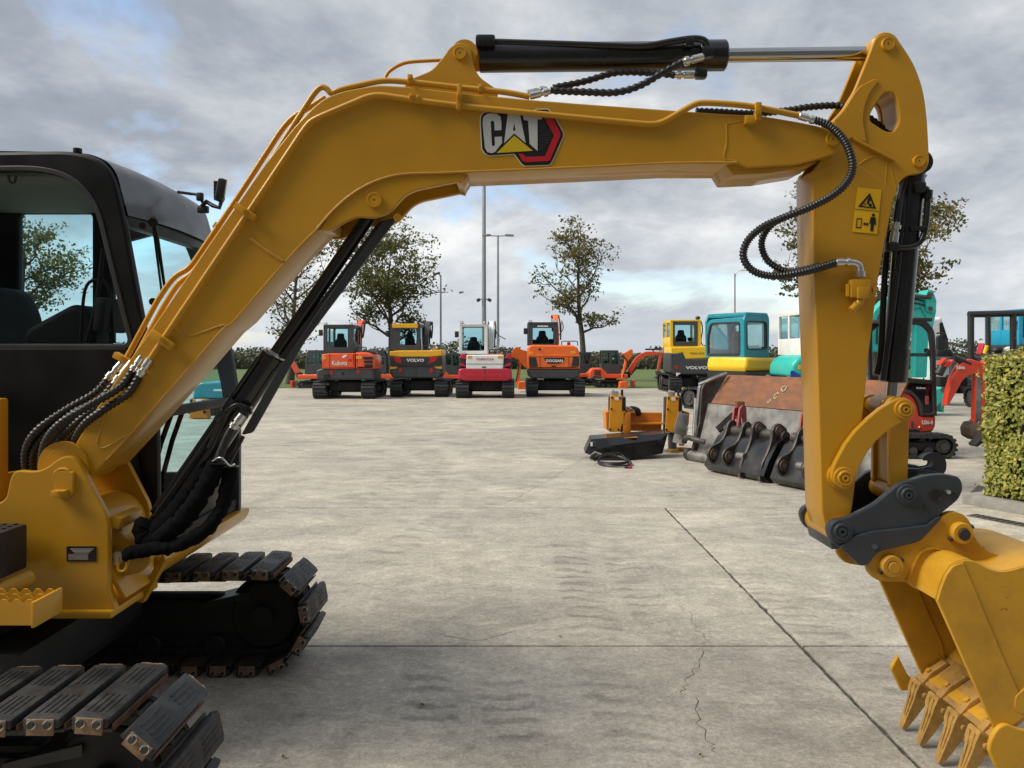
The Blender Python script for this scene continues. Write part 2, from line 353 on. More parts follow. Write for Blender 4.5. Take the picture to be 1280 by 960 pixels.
# ------------------------------------------------------------------ the setting
def concrete_mat(name='brushed_concrete', tone=1.0):
    m = bpy.data.materials.new(name); m.use_nodes = True; t = m.node_tree; L = t.links.new; p = t.nodes['Principled BSDF']
    g = N(t, 'ShaderNodeNewGeometry'); oi = N(t, 'ShaderNodeObjectInfo')
    def nz(scale, st=(1, 1, 1), det=6, rough=.55, dist=0):
        mp = N(t, 'ShaderNodeMapping'); L(g.outputs['Position'], mp.inputs[0]); mp.inputs[3].default_value = st
        n = N(t, 'ShaderNodeTexNoise'); n.inputs['Scale'].default_value = scale; n.inputs['Detail'].default_value = det; n.inputs['Roughness'].default_value = rough
        n.inputs['Distortion'].default_value = dist; L(mp.outputs[0], n.inputs['Vector']); return n.outputs['Fac']
    def rng(x, a, b, c, d):
        r = N(t, 'ShaderNodeMapRange'); L(x, r.inputs[0])
        for i, v in enumerate((a, b, c, d)): r.inputs[i+1].default_value = v
        return r.outputs[0]
    def mul(a, b):
        x = N(t, 'ShaderNodeMixRGB', blend_type='MULTIPLY'); x.inputs[0].default_value = 1; L(a, x.inputs[1]); L(b, x.inputs[2]); return x.outputs[0]
    def math_(op, a, b=None, c=None):
        n = N(t, 'ShaderNodeMath', operation=op)
        for i, v in enumerate((a, b, c)):
            if v is None: continue
            if isinstance(v, (int, float)): n.inputs[i].default_value = v
            else: L(v, n.inputs[i])
        return n.outputs[0]
    c = N(t, 'ShaderNodeMixRGB'); c.inputs[1].default_value = (.43, .395, .325, 1); c.inputs[2].default_value = (.335, .316, .275, 1)
    L(rng(nz(.45, det=5), .35, .65, 0, 1), c.inputs[0]); col = c.outputs[0]
    col = mul(col, rng(nz(1.6, det=9, rough=.7), .25, .75, .80, 1.2))
    # scuffs and wash marks lie across the yard, dragged by turning tracks
    col = mul(col, rng(nz(1.3, (.9, 1.35, 1), 10, .70, 1.4), .32, .68, .78, 1.2))
    col = mul(col, rng(nz(3.6, (.9, 1.4, 1), 9, .72, 1.6), .3, .7, .80, 1.2))
    col = mul(col, rng(nz(17, det=8, rough=.75), .3, .7, .84, 1.15))
    col = mul(col, rng(nz(70, det=4, rough=.75), .28, .72, .78, 1.2))
    col = mul(col, rng(nz(260, det=2), .25, .75, .86, 1.14))
    col = mul(col, rng(nz(.9, (1, 1, 1), 9, .72, .8), .56, .72, 1.0, .72))       # damp dark blotches
    tint = rng(oi.outputs['Random'], 0, 1, .95, 1.05); col = mul(col, tint)
    # tyre prints: bars of a tread in a wandering band
    sp = N(t, 'ShaderNodeSeparateXYZ'); L(g.outputs['Position'], sp.inputs[0])
    X, Y = sp.outputs[0], sp.outputs[1]
    def tread(x0, slope, curve, width, y0, y1, freq, amt, bow):
        dx = math_('SUBTRACT', X, math_('ADD', x0, math_('ADD', math_('MULTIPLY', Y, slope), math_('MULTIPLY', math_('SINE', math_('MULTIPLY', Y, .7)), curve))))
        ad = math_('ABSOLUTE', dx); band = rng(ad, width*.75, width, 1, 0)
        wob = math_('MULTIPLY', nz(3.2, det=5), 11.0)
        ph = math_('ADD', math_('ADD', math_('MULTIPLY', Y, freq), math_('MULTIPLY', math_('MULTIPLY', dx, dx), bow)), math_('ADD', wob, math_('MULTIPLY', dx, bow*.18)))
        bar = rng(math_('ADD', math_('SINE', ph), math_('MULTIPLY', nz(14, det=5), 1.2)), .55, 1.5, 0, 1); yy = math_('MULTIPLY', rng(Y, y0, y0+.5, 0, 1), rng(Y, y1-.6, y1, 1, 0))
        fade = math_('MULTIPLY', rng(nz(1.3, det=5), .34, .50, 0, 1), rng(nz(11, det=6, rough=.7), .30, .5, .25, 1))
        k = math_('MULTIPLY', math_('MULTIPLY', band, bar), math_('MULTIPLY', yy, fade))
        return rng(k, 0, 1, 1.0, amt)
    for a in ((.42, .03, .12, .17, 4.5, 7.4, 34, .66, 30), (.88, .02, .10, .17, 4.4, 7.0, 36, .68, -26), (-.75, .06, .25, .16, 3.2, 4.6, 40, .60, 34), (-.35, .05, .3, .15, 3.0, 4.5, 44, .62, -30), (.55, -.03, .2, .18, 3.0, 4.5, 38, .70, 30), (1.9, .02, .3, .17, 3.4, 6.4, 40, .74, 26), (-1.2, .1, .5, .22, 6.0, 11, 22, .78, 24), (2.4, .1, .5, .3, 7.5, 14, 26, .8, 20), (-3.2, .12, .6, .3, 8, 22, 22, .82, 20)):
        col = mul(col, tread(*a))
    col = mul(col, rng(nz(150, det=3, rough=.6), .62, .70, 1.0, .62))       # open pores
    col = mul(col, rng(nz(34, det=6, rough=.8), .30, .70, .78, 1.2))
    if tone != 1.0:
        tn = N(t, 'ShaderNodeMixRGB', blend_type='MULTIPLY'); tn.inputs[0].default_value = 1; L(col, tn.inputs[1]); tn.inputs[2].default_value = (tone, tone*1.0, tone*1.02, 1); col = tn.outputs[0]
    # short pale scratches from blades and tracks
    vz = N(t, 'ShaderNodeTexNoise'); vz.inputs['Scale'].default_value = 7; vz.inputs['Detail'].default_value = 3; vz.inputs['Distortion'].default_value = 3.5
    mpv = N(t, 'ShaderNodeMapping'); L(g.outputs['Position'], mpv.inputs[0]); mpv.inputs[3].default_value = (1.0, 5.5, 1); mpv.inputs[2].default_value = (0, 0, .25); L(mpv.outputs[0], vz.inputs['Vector'])
    scr = math_('MULTIPLY', rng(vz.outputs['Fac'], .585, .61, 0, 1), rng(vz.outputs['Fac'], .63, .655, 1, 0)); scr = math_('MULTIPLY', scr, rng(nz(1.1, det=3), .45, .6, 0, .34))
    ms = N(t, 'ShaderNodeMixRGB'); L(scr, ms.inputs[0]); L(col, ms.inputs[1]); ms.inputs[2].default_value = (.56, .53, .46, 1); col = ms.outputs[0]
    L(col, p.inputs['Base Color']); p.inputs['Specular IOR Level'].default_value = .35
    L(rng(nz(1.1, det=6), .3, .7, .62, .9), p.inputs['Roughness'])
    b = N(t, 'ShaderNodeBump'); b.inputs['Strength'].default_value = .45; b.inputs['Distance'].default_value = .006
    h = math_('ADD', nz(90, det=4), math_('MULTIPLY', nz(9, (.9, 1.3, 1), 8, .7, 1.2), 1.6)); L(h, b.inputs['Height']); L(b.outputs[0], p.inputs['Normal'])
    return m
CONC = concrete_mat(); CONC_OLD = concrete_mat('grimy_concrete', .93)
JOINT = mat('joint_grit', (.045, .043, .038), .95, var=.5, scale=60, bump=.8, bscale=90, dirt=(.16, .15, .13), dirt_amt=.8, dscale=40)
GRASS = mat('mown_grass', (.085, .125, .028), .9, var=.35, scale=2.0, bump=.6, bscale=30, dirt=(.12, .13, .04), dirt_amt=.5, dscale=.6)
KERB = mat('kerb_concrete', (.26, .25, .225), .85, var=.2, scale=12, bump=.5, bscale=70)
def sheet(name, x0, y0, x1, y1, z, m, nx=1, ny=1, parent=None):
    b = B(); vs = [(x0+(x1-x0)*i/nx, y0+(y1-y0)*j/ny, z) for j in range(ny+1) for i in range(nx+1)]
    b.add(vs, [(j*(nx+1)+i, j*(nx+1)+i+1, (j+1)*(nx+1)+i+1, (j+1)*(nx+1)+i) for j in range(ny) for i in range(nx)], m)
    return b.obj(name, parent)
tag(sheet('ground', -900, -60, 900, 1500, -.06, GRASS), kind='structure')
YARD_END = 36.97
yard = tag(sheet('concrete_yard', -34.3, -12, 38, YARD_END+.25, -.016, JOINT), kind='structure')
tag(sheet('grass_field', -300, YARD_END+.1, 300, 240, -.004, GRASS), kind='structure')
# cast slabs with open joints between them: every slab is a piece of the yard
SX, SY = 6.0, 4.05
def slab_mesh(gx, gy, cm, jit=.004, ins=.004):
    b = B(); n = 14 if cm is CONC and jit < .002 else 70; r = random.Random(3)
    ring = []
    for i in range(n): ring.append((-SX/2+SX*i/n, -SY/2, 0, 1))
    for i in range(n): ring.append((SX/2, -SY/2+SY*i/n, 1, 0))
    for i in range(n): ring.append((SX/2-SX*i/n, SY/2, 0, -1))
    for i in range(n): ring.append((-SX/2, SY/2-SY*i/n, -1, 0))
    top = []; low = []
    for x, y, nx_, ny_ in ring:      # arrises wander a little, as worn concrete does
        jx = gx+abs(r.gauss(0, jit))+(r.random()*.02 if n > 20 and r.random() < .07 else 0); jy = gy+abs(r.gauss(0, .0018))+(r.random()*.008 if n > 20 and r.random() < .07 else 0)
        X = max(-SX/2+jx, min(SX/2-jx, x)); Y = max(-SY/2+jy, min(SY/2-jy, y))
        top.append((X-math.copysign(ins, X), Y-math.copysign(.0025, Y), 0)); low.append((X, Y, -.006))
    N_ = len(ring); bot = [(x, y, -.04) for x, y, z in low]
    b.add(top+low+bot, [tuple(range(N_))]+[(N_+k, N_+(k+1) % N_, (k+1) % N_, k) for k in range(N_)]+[(2*N_+k, 2*N_+(k+1) % N_, N_+(k+1) % N_, N_+k) for k in range(N_)], cm)
    return b.obj('concrete_slab', yard, .3)
slabs = [slab_mesh(.011, .006, CONC_OLD), slab_mesh(.011, .007, CONC), slab_mesh(.0003, .010, CONC, .0, .0002)]; used = set()
for j in range(-3, 9):
    for i in range(-6, 6):
        k = 0 if j <= 0 else (1 if j == 1 else 2); o = slabs[k] if k not in used else slabs[k].copy()
        if k in used: sc.collection.objects.link(o)
        used.add(k)
        o.location = (1.72+SX*(i+.5)+(0 if k < 2 else -2.6), 4.57+SY*(j-.5), 0)
# fine cracks in the near slabs
def crack(pts, w):
    b = B(); r = random.Random(len(pts)); q = cr([Vector((p[0], p[1], 0)) for p in pts], 7); l = []; rr = []
    for i, p in enumerate(q):
        t = (q[min(i+1, len(q)-1)]-q[max(i-1, 0)]).normalized(); nrm = Vector((-t.y, t.x, 0))
        p = p+nrm*r.gauss(0, .012); ww = w*(.4+.6*r.random())
        l.append((p.x+nrm.x*ww, p.y+nrm.y*ww, .0015)); rr.append((p.x-nrm.x*ww, p.y-nrm.y*ww, .0015))
    n = len(q); b.add(l+rr, [(i, i+1, n+i+1, n+i) for i in range(n-1)], JOINT); return b.obj('crack', yard)
def G(px, py): d = CH*F/(py-HY); return ((px-CX)*d/F, d)
crack([G(862, 765), G(868, 782), G(882, 798), G(878, 806)], .0014)
crack([G(878, 812), G(873, 832), G(858, 850), G(853, 868)], .0022)
crack([G(870, 872), G(872, 895), G(884, 925), G(894, 940)], .0024)
crack([G(560, 630), G(600, 632), G(640, 625), G(680, 604), G(735, 570)], .003)
crack([G(540, 790), G(590, 800), G(640, 790)], .0018)
# ------------------------------------------------------------------ trees
def leaf_mesh(b, centres, rad, count, size, m, r, flat=.55):
    for c, k in centres:
        subs = [c+Vector((r.gauss(0, 1), r.gauss(0, 1), r.gauss(0, .6)))*rad*.55*k for _ in range(3)]
        for i in range(int(count*k)):
            u = Vector((r.gauss(0, 1), r.gauss(0, 1), r.gauss(0, 1)*flat)); p = subs[i % 3]+u*rad*.27*k
            n = Vector((r.gauss(0, .6), r.gauss(0, .6), r.gauss(.5, .6))).normalized(); x = n.orthogonal().normalized(); a = r.random()*6.28
            x = Matrix.Rotation(a, 3, n) @ x; y = n.cross(x); s = size*(.6+.8*r.random())
            b.add([p-x*s, p-y*s*.6+x*s*.1, p+x*s, p+y*s*.6], [(0, 1, 2, 3)], m)
def tree(label, x, y, h, spread, seed, trunk_r, leaves, leafsize=.13, m=None, clear=.28, n_limbs=13, clump=.55, top_thin=.0, up=.5, group=None, shape=None):
    r = random.Random(seed); t = thing('oak_tree', label, 'tree', (x, y, 0), group); base = Vector((x, y, 0))
    b = B(); tips = []
    def limb(p, d, L, rad, lev):
        n = 5 + (2 if lev == 0 else 0); pts = [p.copy()]; rs = [rad]; dd = d.normalized()
        for i in range(n):
            dd = (dd+Vector((r.gauss(0, .2), r.gauss(0, .2), r.gauss(.05, .16)))).normalized()
            p = p+dd*L/n; pts.append(p.copy()); rs.append(rad*(1-.75*(i+1)/n))
        b.tube(pts, rs, BARK, 6 if lev else 9, False)
        if lev >= 2 or L < .7:
            tips.append((pts[-1], .7+.6*r.random())); tips.append((pts[-2], .5+.5*r.random())); return
        k = 4 if lev == 1 else 5
        for i in range(k):
            f = .3+.7*(i+r.random()*.6)/k; q = pts[min(n, int(f*n))]; a = r.random()*6.28
            side = Vector((math.cos(a), math.sin(a), r.uniform(-.15, .75)))
            limb(q, (dd*.55+side).normalized(), L*r.uniform(.38, .6), rad*.45, lev+1)
        tips.append((pts[-1], .9))
    n = 9; pts = [base+Vector((0, 0, -.1))]; rs = [trunk_r*1.35]; p = base.copy(); dd = Vector((0, 0, 1)); hh = h*.88
    for i in range(n):
        dd = (dd+Vector((r.gauss(0, .09), r.gauss(0, .09), .25))).normalized(); p = p+dd*hh/n; pts.append(p.copy()); rs.append(trunk_r*(1-.82*(i+1)/n))
    b.tube(pts, rs, BARK, 10, False)
    for i in range(n_limbs):
        f = clear+(1-clear)*(i+.5*r.random())/n_limbs; idx = f*n; q = pts[int(idx)].lerp(pts[min(n, int(idx)+1)], idx-int(idx))
        a = i*2.4+r.gauss(0, .4); prof = (math.sin(math.pi*min(1, (1-f)*1.15+.12)) if shape is None else shape(f))
        limb(q, Vector((math.cos(a), math.sin(a), up+f*.5+r.gauss(0, .12))), spread*(.35+.75*prof)*r.uniform(.75, 1.15), trunk_r*.42*(1.1-f*.6), 0)
    b.obj('trunk', t)
    c = B(); k = max(1, leaves//max(1, len(tips)))
    for q, w in tips:
        if r.random() < top_thin*((q.z/h)-.3): continue
        leaf_mesh(c, [(q, w)], clump, k, leafsize, m or LEAF_A, r)
    c.obj('crown', t); return t
def tx(px, d): return (px-CX)*d/F
G_T = 'oak trees along the far edge of the field'
tree('open crowned oak with a bare tall top behind the white and crimson excavators', tx(729, 46), 46, 9.2, 2.5, 41, .22, 8000, .088, LEAF_B, .34, 12, .50, .75, .5, G_T)
tree('dense browning oak directly behind the black and yellow excavator', tx(493, 44), 44, 8.0, 3.9, 12, .23, 13500, .092, LEAF_A, .3, 15, .62, .35, .3, G_T)
tree('half bare oak seen between the boom and its lift cylinder', tx(362, 42), 42, 7.6, 3.5, 23, .2, 4200, .088, LEAF_A, .25, 14, .55, .6, .35, G_T)
tree('tall leafy oak rising behind the dipper arm at the right', tx(1092, 36), 36, 8.4, 4.5, 31, .26, 34000, .095, LEAF_B, .26, 18, .66, .0, .3, G_T)
tree('spreading oak seen through the cab window', tx(22, 40), 40, 7.7, 3.3, 52, .24, 10000, .095, LEAF_B, .28, 15, .62, .2, .3, G_T)
# the wood along the end of the field reads as one mass
def wood():
    b = B(); r = random.Random(5); D = 78
    prof = [(-900, 438), (-300, 436), (0, 432), (180, 428), (310, 436), (400, 441), (440, 440), (480, 434), (505, 433), (545, 430), (575, 426), (602, 430), (640, 436), (690, 446), (740, 440), (770, 446), (800, 443), (835, 436), (880, 434), (1000, 432), (1170, 430), (1200, 425), (1240, 430), (1330, 426), (1700, 430), (2300, 434)]
    for (x0, t0), (x1, t1) in zip(prof, prof[1:]):
        steps = max(1, int((x1-x0)/(2.5 if -100 < x0 < 1400 else 6)))
        for i in range(steps):
            f = i/steps; px = x0+(x1-x0)*f; ty = t0+(t1-t0)*f; X = (px-CX)*D/F; H = CH-(ty-HY)*D/F+r.gauss(0, .12)+.45*noise.noise(Vector((X*.35, 3, 1)))+.25*noise.noise(Vector((X*1.3, 7, 1)))
            for _ in range(34):
                z = H*r.random()**.6; d = D+r.uniform(-.9, 1.6); s = r.uniform(.09, .2)
                p = Vector((X+r.gauss(0, .5), d, z)); n = Vector((r.gauss(0, .6), -.7, r.gauss(.5, .5))).normalized(); a = n.orthogonal().normalized(); c = n.cross(a)
                b.add([p-a*s, p-c*s*.7, p+a*s, p+c*s*.7], [(0, 1, 2, 3)], LEAF_F)
    tag(b.obj('far_wood'), 'low dark line of trees and bushes closing the field', 'wood', kind='stuff')
wood()
# ------------------------------------------------------------------ lamp posts
def lamp_post(label, px, d, top_y, r0, r1, heads, name='lamp_post', cat='lamp post'):
    x = tx(px, d); H = CH-(top_y-HY)*d/F; t = thing(name, label, cat, (x, d, 0))
    b = B(); b.cyl((x, d, 0), (x, d, H), r0, POSTM, r1, 12); b.cyl((x, d, 0), (x, d, .9), r0*1.5, POSTM, r0*1.4, 12); b.obj('post', t)
    heads(t, x, d, H)
def double(t, x, d, H):
    b = B(); b.tube([(x-.62, d, H-.02), (x, d, H-.06), (x+.62, d, H-.02)], .035, POSTM); b.obj('bracket', t)
    for s in (-1, 1):
        b = B(); b.box((x+s*.75, d, H), (.58, .3, .12), POSTM, Matrix.Rotation(s*.08, 3, 'Y'), .05); b.box((x+s*.75, d, H-.065), (.42, .22, .02), WHITE); b.obj('lamp_head', t)
lamp_post('grey lamp post with two flat heads above the white and crimson excavator', 622.5, 50, 294, .10, .06, double)
def single(t, x, d, H):
    b = B(); b.tube(cr([(x, d, H-.5), (x, d, H-.15), (x-.08, d, H+.05), (x-.14, d, H+.08)], 4), .035, POSTM); b.obj('bracket', t)
    b = B(); b.box((x-.2, d, H+.1), (.34, .2, .11), GREY, Matrix.Rotation(-.3, 3, 'Y'), .04); b.obj('lamp_head', t)
lamp_post('slim lamp post with one small head beside the brown oak', 551, 45, 344, .07, .045, single)
def mast(t, x, d, H):
    z = CH-(374-HY)*d/F
    b = B(); b.tube([(x-.32, d, z), (x+.32, d, z)], .03, GREY); b.cyl((x, d, z-.12), (x, d, z+.12), .14, GREY); b.obj('bracket', t)
    for s in (-1, 1):
        b = B(); b.box((x+s*.36, d-.05, z-.06), (.24, .26, .2), GREY, Matrix.Rotation(s*.5, 3, 'Y'), .03); b.obj('camera_head', t)
lamp_post('very tall thin mast carrying two cameras, running up behind the boom', 605, 50, 142, .16, .11, mast, 'camera_mast', 'mast')
def curved(t, x, d, H):
    b = B(); b.tube(cr([(x, d, H-.5), (x+.02, d, H-.12), (x+.12, d, H+.1), (x+.3, d, H+.16)], 5), .025, WHITE); b.obj('bracket', t)
    b = B(); b.box((x+.36, d, H+.16), (.26, .14, .07), WHITE, None, .025); b.obj('lamp_head', t)
lamp_post('pale slim lamp post with a curved top behind the teal and yellow excavator', 918.5, 36, 342, .05, .035, curved)
# ------------------------------------------------------------------ hedge, kerb and drain at the right
def hedge():
    t = thing('clipped_hedge', 'clipped yellow green hedge standing on a kerb at the right edge', 'hedge', (6.3, 8.2, 0))
    a = Vector((5.40, 8.78, 0)); u = Vector((.44, -.90, 0)).normalized(); nrm = Vector((-u.y, u.x, 0)); nrm = -nrm if nrm.x > 0 else nrm   # outward, to the left
    L, T, z0, z1 = 3.0, 1.6, .13, 1.70; r = random.Random(9)
    b = B(); c = a+u*L/2-nrm*T/2
    rot = Matrix(((u.x, -nrm.x, 0), (u.y, -nrm.y, 0), (0, 0, 1)))
    b.box(c+Vector((0, 0, (z0+z1)/2)), (L-.16, T-.16, z1-z0-.14), mat('hedge_core', (.012, .014, .006), .95, var=.4), rot)
    for _ in range(60):
        f = r.random(); p = a+u*L*f-nrm*(.1+r.random()*.15); b.tube([p, p+Vector((r.gauss(0, .03), r.gauss(0, .03), .3)), p+Vector((r.gauss(0, .08), r.gauss(0, .08), .7))], [.012, .01, .006], BARK, 5, False)
    b.obj('branches', t)
    b = B()
    def leafq(p, nn):
        n = (nn+Vector((r.gauss(0, .42), r.gauss(0, .42), r.gauss(.3, .4)))).normalized(); x = n.orthogonal().normalized(); x = Matrix.Rotation(r.random()*6.28, 3, n) @ x; y = n.cross(x); s = r.uniform(.018, .032)
        q = n*s*.35
        b.add([p-x*s, p-y*s*.62+q*.5, p+x*s*1.1, p+y*s*.62+q*.5, p+q*.1], [(0, 1, 4), (1, 2, 4), (2, 3, 4), (3, 0, 4)], LEAF_H)
    def face(o, e1, e2, nn, n):
        for _ in range(n):
            f, g = r.random(), r.random(); p = o+e1*f+e2*g
            bulge = noise.noise(p*2.2)*.09+noise.noise(p*7)*.045
            if noise.noise(p*6)+.5*noise.noise(p*14) < -.30 and r.random() < .75: continue
            leafq(p+nn*(bulge+r.gauss(.0, .022)+(abs(r.gauss(0, .09)) if r.random() < .04 else 0)), nn)
    Z = Vector((0, 0, 1))
    face(a+Z*z0, u*L, Z*(z1-z0), nrm, 13000); face(a+Z*z1, u*L, -nrm*T, Z, 6000); face(a+Z*z0, -nrm*T, Z*(z1-z0), -u, 4500)
    b.obj('foliage', t)
    # kerb stones under it, one by one
    kb = thing('kerb', 'grey concrete kerb edging under the clipped hedge', 'kerb', tuple(a+nrm*.12))
    for k in range(4):
        b = B(); p = a+nrm*.10+u*(.02+.915*(k+.5)-.05); b.box(p+Z*.055, (.905, .15, .13), KERB, rot, .012); b.obj('kerb_stone', kb)
    b = B(); b.box(a-u*.09-nrm*.6+Z*.055, (.15, 1.5, .125), KERB, rot, .012); b.obj('kerb_stone', kb)
    # soil inside the kerb
    sb = B(); sb.box(c+Z*.05, (L-.02, T-.05, .10), mat('bed_soil', (.05, .035, .022), .95, var=.5, scale=25, bump=1, bscale=40), rot); sb.obj('soil_bed', kb)
    dr = thing('drain_channel', 'slotted iron drain channel in the yard beside the hedge kerb', 'drain', tuple(a+nrm*.4))
    g0 = Vector((G(1214, 644)[0], G(1214, 644)[1], 0)); g1 = g0+u*2.6
    b = B(); b.box((g0+g1)/2+Z*.003, (2.6, .17, .012), mat('cast_iron', (.13, .125, .115), .6, .4, var=.3), rot); b.obj('channel_frame', dr)
    for k in range(40):
        b = B() if k == 0 else None
        p = g0+u*(.04+k*.064)
        if k == 0: b.box(Vector((0, 0, 0)), (.026, .13, .012), mat('drain_slot_void', (.004, .004, .004), .9), rot); o = b.obj('slot', dr)
        else: o = o.copy(); sc.collection.objects.link(o)
        o.location = p-wm(dr).to_translation()*0+Z*.006
hedge()
def flap():
    t = thing('metal_plate', 'small dark metal plate propped against the foot of the hedge', 'plate', (*G(1226, 622), 0))
    b = B(); c = Vector((*G(1224, 620), .06)); b.box(c, (.16, .22, .012), DSTEEL, Matrix.Rotation(-.75, 3, 'Y'), .004); b.obj('sheet', t)
flap()
# fallen leaves
def leaf(px, py, s, ang, label):
    x, y = G(px, py); b = B(); pts = []
    for k in range(14):
        a = 2*math.pi*k/14; rr = s*(.6+.4*math.cos(a)**2)*(1 if k % 2 else .68); pts.append((x+math.cos(a+ang)*rr, y+math.sin(a+ang)*rr*.7, .004+.012*abs(math.sin(a*1.5))))
    b.add(pts+[(x, y, .006)], [(k, (k+1) % 14, 14) for k in range(14)], LEAF_D)
    tag(b.obj('dead_leaf'), label, 'leaf', 'dead leaves on the concrete')
leaf(526, 883, .020, .4, 'small yellowed dead leaf lying alone on the concrete before the far track')
leaf(355, 948, .018, 1.4, 'dead leaf on the concrete nearest the front end of the near track')
leaf(700, 797, .013, 2.0, 'tiny reddish dead leaf lying just beyond the nearest cross joint')
leaf(876, 946, .014, .9, 'pale dead leaf at the lower end of the thin crack in the near slab')
leaf(1247, 690, .026, .2, 'orange brown dead leaf on the concrete behind the bucket')

# a dark inner core keeps the wood from showing the sky through its middle
def wood_core():
    b = B(); n = 240; vs = []
    for i in range(n+1):
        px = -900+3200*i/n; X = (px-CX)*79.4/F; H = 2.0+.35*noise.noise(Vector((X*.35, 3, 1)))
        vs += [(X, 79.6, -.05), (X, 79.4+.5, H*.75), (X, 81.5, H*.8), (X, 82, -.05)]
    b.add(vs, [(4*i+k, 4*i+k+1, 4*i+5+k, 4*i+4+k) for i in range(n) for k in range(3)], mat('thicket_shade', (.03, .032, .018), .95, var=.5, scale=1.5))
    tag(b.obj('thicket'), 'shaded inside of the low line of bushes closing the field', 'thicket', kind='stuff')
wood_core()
# unseen building added behind the camera to shade the near yard and excavator
def shade_building():
    t = thing('added_shade_building', 'grey clad building added unseen behind the camera to shade the near yard', 'building', (0, -9, 0))
    cl = mat('pale_cladding', (.28, .28, .27), .6, var=.1); ps = mat('pale_shutter', (.24, .24, .235), .5, var=.1)
    b = B(); b.box((3, -7.8, 3.6), (34, 10, 7.2), cl); b.obj('wall', t)
    b = B(); b.box((3.2, -7.95, 7.33), (34.4, 10.3, .24), GREY, None, .03); b.obj('roof', t)
    for x in (-8, 0, 8, 15):
        b = B(); b.box((x, -2.77, 2.2), (4.6, .09, 4.4), ps)
        for k in range(13): b.box((x, -2.71, .2+k*.335), (4.5, .03, .05), GREY)
        b.obj('roller_door', t)
    b = B()
    for i in range(16): b.box((-13+i*2.05, -2.79, 5.2), (.05, .03, 1.4), GREY)
    b.obj('cladding_seam', t)
shade_building()
# ------------------------------------------------------------------ the yellow excavator in front
EX = thing('tracked_excavator', 'large yellow excavator filling the foreground, boom arched over the yard, bucket on the ground', 'excavator', (-2.6, 3.5, 0))
def hose(name, pts, d, r, parent, rib=True, pitch=.014, m=None, n=8):
    q = path(pts, d, n); b = B()
    if rib: q, rs = ribbed(q, r, pitch); b.tube(q, rs, m or RUB, 10)
    else: b.tube(q, r, m or RUB, 10)
    return b.obj(name, parent, 1.2)
def ferrule(px0, py0, px1, py1, d0, d1, r, parent):
    a = W(px0, py0, d0); c = W(px1, py1, d1); v = c-a; b = B(); L = v.length
    b.lathe(a, v, [(0, r*.8), (L*.04, r*1.0), (L*.52, r*1.0), (L*.54, r*.72), (L*.66, r*.72), (L*.67, r*1.15), (L*.86, r*1.15), (L*.87, r*.8), (L, r*.8)], STL, 12); return b.obj('hose_fitting', parent)
